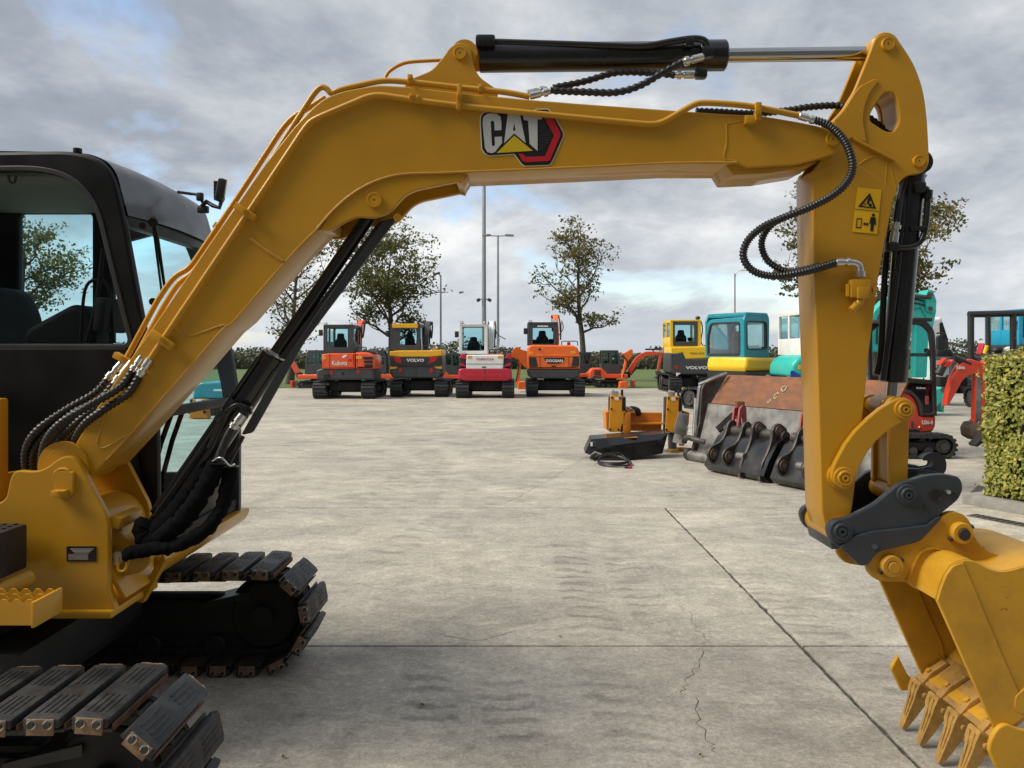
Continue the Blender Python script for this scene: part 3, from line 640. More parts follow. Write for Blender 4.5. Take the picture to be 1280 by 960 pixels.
# ---- tracks
def crawler(yc, wdt, name, label):
    x1, L, H = -1.08, 2.95, .585; r = .222; cx1 = x1-H/2; cx0 = x1-L+H/2; zc = H/2
    tr = B(); fw = wdt*.42
    # track frame, idler, sprocket, rollers
    tr.box(((cx0+cx1)/2, yc, zc-.015), (cx1-cx0-.25, fw*.8, .19), DARK, None, .02)
    tr.box(((cx0+cx1)/2, yc, .165), (cx1-cx0-.05, fw*.55, .20), DARK, None, .02)
    tr.box(((cx0+cx1)/2, yc, zc+.075), (cx1-cx0-.5, fw*.45, .06), DARK, None, .02)
    tr.obj('track_frame_placeholder') if False else None
    root = tr.obj('crawler_track', EX); tag(root, label)
    for cx in (cx0, cx1):
        b = B(); b.lathe((cx, yc-.075, zc), (0, 1, 0), [(0, .10), (0, r-.05), (.012, r-.035), (.045, r-.035), (.05, r-.012), (.10, r-.012), (.105, r-.035), (.138, r-.035), (.15, r-.05), (.15, .10)], DARK, 28); b.cyl((cx, yc-.12, zc), (cx, yc+.12, zc), .06, DARK, seg=16); b.obj('idler_wheel', root)
    for k in range(6):
        xx = cx0+.28+(cx1-cx0-.56)*k/5; b = B(); b.cyl((xx, yc-fw*.45, .115), (xx, yc+fw*.45, .115), .065, DARK, seg=16, bev=.01); b.obj('roller', root)
    b = B(); b.box((cx1+.02, yc, zc+.0), (.3, fw*.85, .11), DARK, None, .02)
    b.add([Vector(v) for v in ((-1.72, yc-.09, .36), (-1.45, yc-.09, .425), (-1.45, yc+.09, .425), (-1.72, yc+.09, .36), (-1.45, yc-.09, .385), (-1.72, yc-.09, .33))], [(0, 1, 2, 3), (0, 5, 4, 1)], BLKM); b.obj('track_guard', root)
    # one shoe, then copies round the loop
    s = B(); w = wdt
    s.box((0, 0, .004), (.130, w*.92, .012), DSTEEL, None, .003)                       # steel plate
    s.box((.066, 0, .014), (.008, w*.9, .022), RUSTE)                                     # grouser edge, rusty
    s.box((0, 0, .034), (.118, w, .032), PAD, None, .007)                             # bolted rubber pad
    for i in range(2):
        for k in range(4): s.box((-.034+k*.021, (-.25+.5*i)*w, -.0048+.0552), (.007, w*.30, .005), PAD, None, .0015)
    for sgn in (-1, 1):
        s.box((.0, sgn*(w/2+.003), .024), (.088, .006, .052), STEELB, None, .002)        # end bracket
        for k in (-1, 1): s.cyl((k*.026, sgn*(w/2+.004), .034), (k*.026, sgn*(w/2+.016), .034), .012, DSTEEL, seg=6); s.cyl((k*.026, sgn*(w/2+.004), .034), (k*.026, sgn*(w/2+.009), .034), .016, STL, seg=12)
    for y in (-.055, .055):
        s.box((0, y, -.022), (.16, .028, .046), DARK, None, .006)                        # chain link
    s.cyl((.077, -.075, -.024), (.077, .075, -.024), .018, DARK, seg=8)
    sh = s.obj('track_shoe'); me = sh.data; bpy.data.objects.remove(sh)
    P = 2*(cx1-cx0)+2*math.pi*(r+.012); n = round(P/.154); st = P/n
    for k in range(n):
        u = (k+.35)*st; Ls = cx1-cx0; arc = math.pi*(r+.012); R0 = r+.012
        if u < Ls:
            sag = 0; x, z, a = cx0+u, zc+R0, 0
            sag = .022*math.sin(math.pi*u/Ls)**1; z -= sag
        elif u < Ls+arc: t = (u-Ls)/R0; x, z, a = cx1+math.sin(t)*R0, zc+math.cos(t)*R0, t
        elif u < 2*Ls+arc: x, z, a = cx1-(u-Ls-arc), zc-R0, math.pi
        else: t = math.pi+(u-2*Ls-arc)/R0; x, z, a = cx0+math.sin(t)*R0, zc+math.cos(t)*R0, t
        o = bpy.data.objects.new('track_shoe', me); link(o, root)
        o.location = wm(root).inverted() @ Vector((x, yc, z)) if False else (x, yc, z)
        o.rotation_euler = (0, a+rnd.gauss(0, .012), 0)
    return root
crawler(2.68, .43, 'near', 'rubber padded track nearest the camera')
crawler(4.33, .40, 'far', 'rubber padded track on the far side under the cab')
b = B(); b.box((-2.75, 3.5, .42), (1.5, 1.35, .2), DARK, None, .03); b.cyl((-2.7, 3.5, .5), (-2.7, 3.5, .66), .5, DARK, seg=32)
b.box((-3.3, 3.5, .35), (.25, 1.7, .22), DARK, None, .02); b.box((-2.2, 3.5, .35), (.25, 1.7, .22), DARK, None, .02); b.obj('car_body', EX)
# ---- upper frame and swing bracket
DN, DF = 3.17, 3.53
brk = rp([(-60, 640), (0, 629, 6), (8, 622, 5), (13, 597, 6), (19, 588, 7), (45, 590, 10), (60, 584, 8), (73, 573, 8), (86, 569, 8), (98, 577, 9), (135, 648, 14), (136, 738, 8), (144, 762), (-60, 762)])
sb = B(); sb.plate(brk, DN, .035, YEL, .005)
sb.plate(rp([(-60, 600), (120, 575, 6), (147, 562, 8), (158, 575, 8), (187, 632, 10), (190, 738), (-60, 738)]), DF, .03, YEL, .005)
sb.obj('swing_bracket', EX)
SBR = LAST
b = B(); b.box((-2.2, 3.35, W(0, 766, DN).z), (1.12, .42, .03), YEL, None, .006)
q = [W(144, 762, DN), W(144, 770, DN)]
b.obj('base_plate', SBR)
# cross boss and webs between the two plates
b = B(); c = W(112, 642, DN); b.cyl((-1.82, DN+.02, .975), (-1.82, DF+.02, .975), .14, YEL, seg=36)
b.box((-1.655, DN+.125, W(0, 650, 3.25).z), (.045, .19, .05), YEL, Matrix.Rotation(.25, 3, 'Y'), .008); b.obj('pivot_boss', SBR)
for dd, nm in ((3.255, 0), (3.40, 1)):
    plate('cylinder_lug', rp([(128, 660, 4), (146, 659, 4), (156, 672, 6), (170, 676, 6), (185, 682, 10), (190, 700, 10), (176, 716, 8), (150, 722), (128, 726)]), dd, .03, YEL, SBR, .006)
plate('rib', [(168, 752), (198, 700), (204, 692), (207, 700), (178, 754)], 3.42, .05, YEL, SBR, .004)
b = B(); b.box((W(160, 705, 3.35).x, 3.35, W(160, 705, 3.35).z), (.24, .3, .02), YEL, Matrix.Rotation(1.05, 3, 'Y'), .004); b.obj('rib', SBR)
b = B(); b.cyl(W(146, 698, 3.215), W(152, 695, 3.27), .028, STL, seg=14); b.tube(cr([W(148, 696, 3.19), W(148, 712, 3.185), W(156, 713, 3.185), W(160, 700, 3.2)], 5), .006, YEL); b.obj('grease_union', SBR)
b = B(); pinb(b, 80, 596, DN, 12, YEL, .016)
b.plate(rp([(66, 588), (92, 590), (91, 618, 5), (82, 626, 3), (68, 620, 3), (68, 610)], 4), DN-.016, .02, YEL, .004); b.box(W(75, 617, DN-.03), (.055, .04, .03), YEL, None, .005); b.cyl(W(75, 617, DN-.05), W(75, 617, DN-.066), .010, YEL, seg=6); b.obj('pin', SBR)
b = B(); b.plate(rect(83, 683, 120, 702), DN-.004, .004, DBLK, .001)
b.plate(rect(85, 693, 110, 700), DN-.0055, .003, mat('plate_label', (.22, .19, .18), .4), .0005)
for k in range(4): b.plate(rect(88+k*1.5, 686+k*1.7, 117-k*2, 686.6+k*1.7), DN-.0055, .003, SILV, .0004)
b.obj('data_plate', SBR)
# deck, battery box and step at the left edge
b = B(); b.box((-2.52, 3.045, .959), (1.08, .19, .182), BLKM, None, .012); b.obj('tool_box', EX)
tb = LAST
b = B()
for i in range(14):
    for k in range(5): b.cyl((-2.60+i*.045, 2.965+k*.037, 1.049), (-2.60+i*.045, 2.965+k*.037, 1.055), .010, BLKM, seg=6)
b.obj('tread_stud', tb)
b = B(); b.cyl(W(-60, 762, 2.86), W(42, 720, 3.08), .032, YEL, seg=18, bev=.008); b.obj('deck_rail', EX)
stp = B(); a0 = W(66, 744, 2.80)
def stepbar(y, name):
    pts = []; x1 = a0.x; x0 = -2.5; zt = a0.z; n = 0; x = x1
    top = []
    while x > x0: top += [(x, zt), (x-.016, zt+.017), (x-.030, zt+.017), (x-.045, zt)]; x -= .045
    b = B(); b.plate([(x1, zt-.075)]+top+[(x0, zt-.075)], y, .006, YEL, .001, px=False); return b
for k, y in enumerate((2.70, 2.76, 2.82)): stepbar(y, k).obj('step_bar', EX)
b = B(); b.box((a0.x+.004, 2.76, a0.z-.03), (.012, .17, .09), YEL, None, .003); b.obj('step_end', EX)
# ---- cab
CD0, CD1 = 3.60, 4.70
zT = CH-(187.5-HY)*CD0/F
side = rp([(-3.35, .80), (-3.35, zT-.02, .06), (-2.03, zT, .12), (-1.885, zT-.065, .10), (-1.832, 2.45, .12), (-1.79, 2.22, .2), (-1.665, 1.55, .1), (-1.655, .80)], 0, 6)
win = rp([(-3.2, 1.79), (-3.2, zT-.11, .1), (-2.13, zT-.10, .18), (-1.965, 2.46, .12), (-1.90, 2.18, .1), (-1.80, 1.79, .03)], 0, 6)
cf = B(); cf.plate(side, CD0, .05, CABB, .018, [win], px=False)
cf.plate(offs(win, .028), CD0-.006, .012, BLKM, .004, [offs(win, .004)], px=False)
# far side wall carries the door with its big window
wx = lambda px: (px-CX)*CD1/F
wz = lambda py: CH-(py-HY)*CD1/F
fw1 = rp([(wx(31), wz(470)), (wx(30), wz(269)), (wx(120), wz(269)), (wx(122), wz(470))], .03)
fw2 = rp([(wx(207), wz(600)), (wx(207), wz(430)), (wx(150), wz(300)), (wx(175), wz(262)), (wx(243), wz(292)), (wx(256), wz(305)), (wx(266), wz(600), .1), (wx(220), wz(610), .1)], .02)
fside = rp([(-3.35, .80), (-3.35, zT-.02, .06), (-2.03, zT, .12), (-1.885, zT-.065, .10), (-1.832, 2.45, .12), (-1.79, 2.22, .2), (-1.665, 1.55, .1), (-1.655, .80)], 0, 6)
fwin2 = rp([(-2.40, 1.05), (-2.40, zT-.30, .05), (-2.02, zT-.22, .12), (-1.93, 2.35, .1), (-1.75, 1.5, .1), (-1.75, 1.05, .12)], 0, 5)
cf.plate(fside, CD1-.05, .05, CABB, .015, [rp([(wx(31), 1.62), (wx(30), wz(269)), (wx(120), wz(269)), (wx(120), 1.62)], .03), rp([(wx(122)+.12, 1.02), (wx(122)+.12, zT-.30, .05), (-2.04, zT-.20, .12), (-1.95, 2.32, .1), (-1.755, 1.5, .1), (-1.755, 1.02, .12)], 0, 5)], px=False)
# front frame: header, sill and a mid bar, following the raked screen
def fx(z): return -1.655 if z < 1.55 else (-1.655-(z-1.55)/(2.25-1.55)*.14 if z < 2.25 else -1.795-(z-2.25)*.28)
cf.box((fx(1.46)-.02, (CD0+CD1)/2, 1.46), (.035, CD1-CD0-.1, .05), CABB, None, .008)
cf.box((-1.69, (CD0+CD1)/2, .93), (.05, CD1-CD0-.1, .22), CABB, None, .015)
cf.box((fx(2.41)-.012, (CD0+CD1)/2, 2.40), (.05, CD1-CD0-.1, .10), CABB, None, .01)
cf.box((-2.5, (CD0+CD1)/2, .84), (1.7, CD1-CD0-.1, .06), DARK)
cf.box((-3.3, (CD0+CD1)/2, 1.7), (.06, CD1-CD0-.1, 1.7), BLKM)
cab = cf.obj('cab', EX)
# roof skin: curved over the front
rfp = []
prof = cr([Vector((-3.35, 0, zT+.0)), Vector((-2.6, 0, zT+.008)), Vector((-2.10, 0, zT-.0)), Vector((-1.955, 0, zT-.022)), Vector((-1.878, 0, zT-.085)), Vector((-1.84, 0, 2.50)), Vector((-1.815, 0, 2.40))], 6)
b = B(); vs = []; ny = 8
for p in prof:
    for k in range(ny+1):
        f = k/ny; y = CD0+.03+(CD1-CD0-.04)*f; crown = .016*math.sin(math.pi*f)
        vs.append((p.x+crown*.35, y, p.z+crown-.004))
np_ = len(prof)
b.add(vs, [(i*(ny+1)+k, i*(ny+1)+k+1, (i+1)*(ny+1)+k+1, (i+1)*(ny+1)+k) for i in range(np_-1) for k in range(ny)], CABG)
b.obj('roof', cab)
b = B(); b.box((-2.65, (CD0+CD1)/2, zT-.10), (1.35, CD1-CD0-.14, .02), HEADL, None, .005); b.obj('headliner', cab)
plate('window', win, CD0+.02, .006, GLT, cab, .001, px=False)
plate('window', rp([(wx(29), 1.6), (wx(28), wz(267)), (wx(122), wz(267)), (wx(122), 1.6)], .03), CD1-.03, .006, GLD, cab, .001, px=False)
plate('window', rp([(wx(122)+.10, 1.0), (wx(122)+.10, zT-.28), (-2.03, zT-.18), (-1.94, 2.32), (-1.745, 1.5), (-1.745, 1.0)], .02), CD1-.028, .005, GLD, cab, .001, px=False)
b = B(); zs = [1.05, 1.43]; 
b.add([(fx(z), y, z) for z in (1.03, 1.44) for y in (CD0+.05, CD1-.05)], [(0, 1, 3, 2)], GLT); b.obj('lower_windscreen', cab)
zz = [1.49, 1.75, 2.0, 2.25, 2.36]; b = B()
b.add([(fx(z), y, z) for z in zz for y in (CD0+.05, CD1-.05)], [(2*i, 2*i+1, 2*i+3, 2*i+2) for i in range(len(zz)-1)], GLT); b.obj('windscreen', cab)
# what stands inside
b = B(); b.box((-2.62, 4.15, 1.35), (.5, .52, .16), INT, None, .05); b.obj('seat', cab)
plate('seat_back', rp([(-2.98, 1.4), (-2.96, 2.05), (-2.75, 2.12), (-2.66, 1.95), (-2.62, 1.4)], .08), 3.92, .46, INT, cab, .04, px=False)
plate('console', rp([(-2.52, 1.3), (-2.42, 1.86), (-2.16, 2.0), (-2.06, 1.9), (-2.10, 1.3)], .05), 3.8, .22, INT, cab, .03, px=False)
b = B(); b.box((-1.98, 3.80, 1.93), (.06, .24, .17), INT, Matrix.Rotation(.1, 3, 'Y'), .02); b.tube([(-1.98, 3.8, 1.85), (-1.94, 3.78, 1.4), (-1.9, 3.75, 1.1)], .015, INT); b.obj('monitor', cab)
b = B(); b.tube([(-2.0, 4.2, .95), (-1.92, 4.2, 1.25), (-1.86, 4.2, 1.42)], .014, INT); b.tube([(-2.0, 4.34, .95), (-1.92, 4.34, 1.25), (-1.86, 4.34, 1.42)], .014, INT); b.box((-1.86, 4.27, 1.02), (.12, .34, .03), INT, Matrix.Rotation(-.4, 3, 'Y'), .01); b.obj('pedal', cab)
b = B(); b.tube(cr([(-2.06, 3.72, 1.8), (-2.0, 3.7, 2.0), (-1.97, 3.7, 2.25)], 5), .01, INT); b.tube(cr([(-2.10, 3.74, 1.8), (-2.08, 3.74, 2.05), (-2.02, 3.74, 2.1), (-1.96, 3.74, 2.05), (-1.94, 3.74, 1.8)], 5), .008, INT); b.obj('cable', cab)
b = B(); b.tube(cr([W(11, 219, 3.64), W(12, 227, 3.64), W(18, 228, 3.64), W(20, 220, 3.64)], 4), .006, BLKM); b.obj('grab_loop', cab)
# wiper
b = B(); b.tube([W(191, 272, 3.62), W(197, 300, 3.74), W(206, 360, 3.86)], [.012, .009, .007], CABB); b.tube([W(190, 271, 3.70), W(196, 318, 3.84), W(203, 372, 3.95)], .006, CABB); b.cyl(W(191, 278, 3.60), W(191, 278, 3.68), .022, CABB, seg=10); b.obj('wiper', cab)
b = B(); b.cyl(W(178, 282, 3.585), W(178, 282, 3.60), .016, CABB, seg=10); b.cyl(W(97, 191, CD0+.03), W(97, 191, CD0+.03)+Vector((0, 0, .02)), .02, CABB, seg=10); b.cyl(W(191, 377, 3.6), W(191, 377, 3.62), .018, CABB, seg=10); b.obj('bolt', cab)
# lower side skin, front corner trim
plate('side_panel', rp([(-3.3, 1.0), (-3.3, 1.765), (-1.80, 1.765), (-1.72, 1.0)], .01), CD0-.012, .012, CABB, cab, .003, px=False)
plate('corner_panel', rp([(W(262, 0, 4.64).x, 1.30), (W(302, 0, 4.64).x, 1.34), (W(302, 0, 4.64).x, .80), (W(240, 0, 4.64).x, .72), (W(225, 0, 4.64).x, .86)], .02), 4.60, .04, GREY, cab, .006, px=False)
b = B()
for py in (611, 633): b.cyl(W(296, py, 4.60), W(296, py, 4.585), .012, DARK, seg=8)
b.obj('bolt', cab)
# work lamp on the roof corner
wl = B(); c = W(276.5, 238, 4.2)
wl.box(c, (.05, .13, .115), BLKM, Matrix.Rotation(.35, 3, 'Z') @ Matrix.Rotation(.15, 3, 'Y'), .02)
wl.box(c+Vector((.028, -.010, .002)), (.006, .105, .09), mat('lamp_lens', (.42, .43, .42), .15, .4), Matrix.Rotation(.35, 3, 'Z') @ Matrix.Rotation(.15, 3, 'Y'), .002)
for k in range(5): wl.box(c+Vector((-.034, .01, -.04+k*.02)), (.02, .11, .006), BLKM, Matrix.Rotation(.35, 3, 'Z'))
wl.tube([c+Vector((0, 0, -.06)), c+Vector((-.01, .0, -.095)), W(266, 257, 4.2), W(258, 252, 4.22), W(252, 258, 4.25)], .012, BLKM)
wl.tube(cr([W(222, 240, 4.15), W(236, 242, 4.2), W(247, 244, 4.2), W(254, 254, 4.2)], 5), .008, BLKM); wl.box(W(250, 246, 4.2), (.035, .03, .045), BLKM, None, .008); wl.box(W(254, 262, 4.25), (.06, .03, .04), BLKM, None, .008)
wl.obj('work_lamp', cab)
plate('roof_badge', rp([(W(219, 0, 3.9).x, W(0, 250, 3.9).z), (W(250, 0, 3.9).x, W(0, 262, 3.9).z), (W(254, 0, 3.9).x, W(0, 267, 3.9).z), (W(238, 0, 3.9).x, W(0, 262, 3.9).z)], .01), 3.9, .1, CABB, cab, .004, px=False) if False else None
# yellow front sill under the cab
sp_ = rp([(-2.45, .60), (-2.45, .79), (-1.60, .80, .02), (-1.615, .74, .05), (-1.75, .645, .1), (-1.9, .60, .05)], 0, 6)
plate('front_sill', sp_, CD0-.02, 1.12, YEL, EX, .012, px=False)
b = B(); b.box((W(0, 560, 3.4).x-.5+.0, 3.40, W(0, 560, 3.4).z), (1.04, .06, .44), YEL, None, .01); b.obj('engine_cover', EX)
# ---- boom
BN, BW = 3.22, .28
outl = rp([(86, 569), (114, 520), (141, 480), (170, 438), (205, 388), (262, 304), (330, 206), (368, 158, 6), (391, 134, 8), (406, 122, 8), (430, 113, 10), (471, 106, 10), (509, 108), (580, 116), (658, 124), (720, 129), (845, 138), (900, 142), (955, 145), (997, 152, 8), (1030, 159, 8), (1047, 167, 5), (1053, 178, 5), (1050, 190, 3), (1030, 197), (997, 206, 8), (935, 210, 4), (921, 204.5), (840, 204.5), (720, 210), (600, 215), (547, 217, 8), (510, 218, 8), (487, 221.5, 8), (463, 230, 8), (439, 244, 8), (416, 264, 8), (397, 286, 8), (360, 324), (294, 400), (277, 414), (216, 484), (161, 546), (131, 578), (121, 589, 5), (108, 596, 5), (95, 590, 5), (86, 580, 5)], 0, 3)
bb = B(); bb.plate(outl, BN, BW, YEL, .006); bb.obj('boom', EX); BOOM = LAST
foot = W(100, 582, 3.3)
b = B(); b.cyl((foot.x-.02, DN+.035, foot.z+.01), (foot.x-.02, DF, foot.z+.01), .085, YEL, seg=28, bev=.01); b.cyl((foot.x-.02, DN+.036, foot.z+.01), (foot.x-.02, BN, foot.z+.01), .105, YEL, seg=28, bev=.01); b.obj('foot_boss', BOOM)
def weld(pts, r=.0045, parent=BOOM, d=BN): 
    q = path(pts, d, 6); rs = [r*(1+.18*math.sin(i*1.9)) for i in range(len(q))]; b = B(); b.tube(q, rs, YEL, 6); return b.obj('weld_bead', parent)
weld([(133, 575), (161, 545), (216, 483), (277, 413), (294, 399), (360, 323), (397, 285)])
weld([(396, 286), (416, 263), (439, 243), (463, 229), (487, 220.5), (510, 217), (547, 216), (600, 214), (720, 209), (840, 203.5), (921, 203)], .006)
weld([(131, 516), (123, 545), (121, 555), (126, 560), (135, 558), (150, 549), (162, 543)], .004)
weld([(228, 405), (230, 413), (236, 419), (248, 417), (270, 409), (281, 406)], .004)
weld([(312, 297), (330, 311), (355, 327)], .008)
weld([(908, 155), (908, 180), (905, 198), (921, 201)], .004)
weld([(908, 155), (930, 151), (955, 150)], .003)
# end fork pad under the tip
plate('tip_plate', rp([(907, 205), (921, 206), (935, 211), (997, 207), (1030, 198), (1010, 209), (961, 217), (916, 219)], 2), BN+.02, BW-.03, YEL, BOOM, .004)
# lift cylinder gusset: two plates with an open slot between
gus = rp([(397.5, 288), (411.5, 288, 5), (431, 277, 5), (446, 271, 5), (469, 272), (480, 269, 5), (491, 261, 5), (506, 244, 8), (519, 237.5, 6), (570, 227), (577, 229), (582, 216), (547, 214), (510, 216), (487, 219.5), (463, 228), (439, 242), (416, 262)], 0, 4)
def at_depth(q, d0, d1): return [((p[0]-CX)*d0/d1+CX, (p[1]-HY)*d0/d1+HY) for p in q]
for dd in (BN+.006, BN+BW-.036): plate('gusset_plate', at_depth(gus, BN, dd), dd, .03, YEL, BOOM, .005)
plate('gusset_end', [(570, 226), (578, 229), (584, 220), (576, 216)], BN+.02, BW-.05, YEL, BOOM, .003); plate('gusset_end', [(398, 287), (411, 287), (414, 276), (404, 272)], BN+.02, BW-.05, YEL, BOOM, .003)
b = B(); pinb(b, 468.4, 250.5, BN+.006, 9.6, YEL, .016); b.obj('pin', BOOM)
b = B(); pinb(b, 1040, 174.5, BN, 8.6, YEL, .014); b.obj('pin', BOOM)
# arm cylinder bracket on the top
arb = rp([(503, 112), (509, 100, 5), (540, 87.5, 8), (554, 70.6, 5), (562.5, 58, 6), (575.5, 51.5, 8), (588, 58, 6), (592, 83, 8), (599, 96, 8), (622, 112), (622, 124), (503, 116)], 0, 5)
for dd in (BN+.05, BN+BW-.09): plate('cylinder_bracket', at_depth(arb, BN+.05, dd), dd, .035, YEL, BOOM, .005)
b = B(); pinb(b, 575, 67, BN+.05, 8.2, YEL, .012); b.obj('pin', BOOM)
# hydraulic pipes
def pipe(pts, d, r=.0125, parent=None, bend=.05): b = B(); b.tube(bent(pts, d, bend), r, YEL, 12); return b.obj('hydraulic_pipe', parent or BOOM, 1.2)
pd = BN-.016
pipe([(187, 450), (221, 399), (340, 222), (384, 156), (393, 149), (467, 117.5), (523, 126), (579, 133), (720, 147), (815, 156), (829, 153), (866, 131), (877, 128), (920, 130.5), (947, 134), (998, 144.5)], pd, .013)
pipe([(177, 443), (209, 398), (330, 215), (393, 116), (402, 108), (409, 111), (414, 118), (424, 112), (479, 100), (512, 102.5), (580, 110), (635, 115.5), (662, 121)], 3.236, .0125)
pipe([(159, 446), (200, 370), (219, 344), (237, 336), (303, 238), (352, 162), (366, 146), (391, 132), (407, 121)], 3.40, .0125)
pipe([(168, 450), (203, 385), (224, 352), (240, 343), (308, 246), (370, 160), (396, 136)], 3.34, .0125)
pipe([(481, 99), (485, 90), (497, 82), (509, 77.5), (540, 75.7), (556, 75)], 3.40, .008)
def clamp(px, py, w, h, ang, d): 
    b = B(); b.box(W(px, py, d), (w, .035, h), YEL, Matrix.Rotation(ang, 3, 'Y'), .005); b.cyl(W(px, py, d-.018), W(px, py, d-.03), .010, YEL, seg=6); b.obj('pipe_clamp', BOOM)
clamp(307, 265, .10, .030, .6, pd-.012); clamp(203, 425, .11, .032, .6, pd-.012); clamp(153, 448, .075, .028, .5, 3.38)
clamp(574, 122, .020, .11, .05, pd-.006); clamp(947, 140, .026, .075, 0, pd-.01); clamp(515, 122, .022, .03, 0, pd); clamp(523, 124, .018, .028, 0, pd); clamp(513, 100, .022, .04, 0, 3.236); clamp(601, 111, .02, .035, 0, 3.236); clamp(272, 283, .03, .03, .6, 3.42)
b = B(); b.box(W(938, 151, pd+.01), (.055, .05, .035), YEL, None, .004); b.obj('pipe_bracket', BOOM)
# fittings and black hoses down into the bracket
for a in ((188, 448, 174, 470, pd, pd-.005), (179, 444, 165, 465, 3.236, 3.22), (158, 448, 132, 476, 3.40, 3.38), (166, 452, 142, 480, 3.34, 3.32), (160, 468, 146, 489, 3.30, 3.28)): ferrule(*a, .0165, BOOM)
hose('hydraulic_hose', [(174, 470, 3.21), (160, 492, 3.20), (130, 512, 3.2), (106, 530, 3.22), (92, 556, 3.28), (86, 590, 3.34)], 3.2, .0175, BOOM, True, .02)
hose('hydraulic_hose', [(165, 464, 3.22), (150, 484, 3.2), (110, 508, 3.16), (75, 530, 3.16), (56, 556, 3.22), (52, 590, 3.3)], 3.2, .0185, BOOM, True, .02)
hose('hydraulic_hose', [(133, 476, 3.38), (118, 492, 3.34), (80, 514, 3.28), (45, 540, 3.26), (32, 566, 3.3), (34, 595, 3.36)], 3.2, .0185, BOOM, True, .02)
hose('hydraulic_hose', [(142, 480, 3.32), (124, 500, 3.3), (92, 516, 3.28), (58, 540, 3.28), (42, 566, 3.3), (43, 595, 3.36)], 3.2, .0175, BOOM, True, .02)
hose('hydraulic_hose', [(146, 489, 3.28), (126, 506, 3.27), (100, 525, 3.27), (76, 550, 3.3), (66, 575, 3.33), (66, 600, 3.36)], 3.2, .0175, BOOM, True, .02)
# maker's badge on the boom side
def badge():
    def C(u, v): return (590+u/9.846, 130+v/9.846)
    def pl(b, pts, lay, m): b.plate([C(*p) for p in pts], BN-.0025-lay*.0018, .0012, m, .0002)
    base = [(108, 230), (112, 160), (135, 120), (175, 102), (300, 104), (440, 100), (600, 100), (760, 90), (800, 68), (925, 68), (950, 84), (1025, 185), (1118, 350), (1120, 395), (1010, 650), (965, 735), (930, 748), (650, 757), (615, 735), (520, 610), (210, 632), (155, 600), (125, 550)]
    b = B(); pl(b, offs(base, 14), 0, CREAM); pl(b, base, 1, DBLK)
    pl(b, [(890, 172), (1000, 182), (1088, 350), (1088, 392), (962, 688), (938, 702), (650, 716), (622, 700), (572, 612), (618, 610), (662, 650), (900, 642), (1008, 388), (1000, 366)], 2, DRED)
    C_ = [(130, 235), (138, 160), (185, 120), (240, 114), (305, 120), (350, 155), (362, 230), (362, 320), (278, 326), (274, 228), (262, 205), (240, 205), (230, 225), (245, 500), (256, 522), (274, 516), (283, 500), (278, 405), (368, 400), (371, 478), (285, 590), (240, 606), (190, 592), (160, 545)]
    pl(b, C_, 2, SILV)
    b.plate([C(*p) for p in [(440, 122), (590, 130), (662, 482), (520, 362), (395, 482)]], BN-.0061, .0012, SILV, .0002, [[C(*p) for p in [(518, 232), (537, 325), (505, 330)]]])
    pl(b, [(628, 142), (862, 166), (856, 188), (806, 190), (808, 578), (710, 492), (690, 205), (640, 195)], 2, SILV)
    pl(b, [(520, 388), (748, 575), (302, 603)], 2, DYEL)
    hexm = mat('black_film_dot', (.05, .05, .052), .4)
    for i in range(5):
        for k in range(14):
            u = 838+i*28+(14 if k % 2 else 0); v = 210+k*29
            if u < 830+(170-abs(v-390)*.72): pl(b, [(u+9*math.cos(a*1.047), v+9*math.sin(a*1.047)) for a in range(6)], 2, hexm)
    b.obj('logo_decal', BOOM)
badge()
# ---- lift cylinder with its rod guard, sleeves and hoses
LC = B(); dC = 3.36
r_b = .053
p_top, p_bot = W(344, 444, dC), W(207, 648, dC)
ax = (p_top-p_bot).normalized()
LC.lathe(p_bot, ax, [(0, r_b), ((p_top-p_bot).length-.05, r_b), ((p_top-p_bot).length-.048, r_b+.006), ((p_top-p_bot).length-.004, r_b+.006), ((p_top-p_bot).length, r_b)], BLK, 28)
LC.cyl(p_bot-ax*.10, p_bot, .06, BLK, seg=24, bev=.01)
LC.obj('boom_cylinder', EX); LCO = LAST
prp = Vector((ax.z, 0, -ax.x))
if prp.x < 0: prp = -prp
b = B(); b.cyl(p_top, W(463, 268, dC), .030, BLK, seg=20); b.obj('cylinder_rod', LCO)
b = B(); b.lathe(p_top-ax*.02, ax, [(0, .045), (.028, .045), (.03, .034), (.034, .034)], STL, 24, True); b.obj('rod_gland', LCO)
b = B(); e = W(466, 256, dC); b.cyl(e+Vector((0, -.09, 0)), e+Vector((0, .09, 0)), .05, BLK, seg=24); b.cyl(W(497, 272, 3.22), W(497, 272, 3.27), .018, YEL, seg=10); b.obj('rod_eye', LCO)
gd = rp([(478, 276), (498, 271), (380, 428), (316, 541, 4), (301, 544, 4), (331, 490), (352, 455), (404, 381)])
b = B(); b.plate(gd, 3.31, .012, GREY, .003); b.plate(rp([(472, 278), (480, 275), (408, 374), (356, 450), (349, 446)]), 3.32, .10, BLKM, .003); b.obj('rod_guard', LCO)
b = B(); b.tube(bent([(262, 560), (276, 530), (286, 512), (297, 505), (309, 510), (306, 522)], 3.285, .04), .014, BLK, 12)
b.tube(bent([(292, 500), (281, 517), (247, 567), (196, 640)], 3.29, .04), .011, BLK, 12); b.tube(bent([(324, 446), (287, 500), (230, 583), (190, 640)], 3.32, .04), .010, BLK, 12); b.box(W(277, 519, 3.28), (.05, .05, .03), BLK, Matrix.Rotation(-.9, 3, 'Y'), .006); b.box(W(308, 513, 3.29), (.04, .06, .035), BLK, None, .008); b.obj('cylinder_pipe', LCO)
ferrule(304, 518, 290, 536, 3.26, 3.25, .020, LCO)
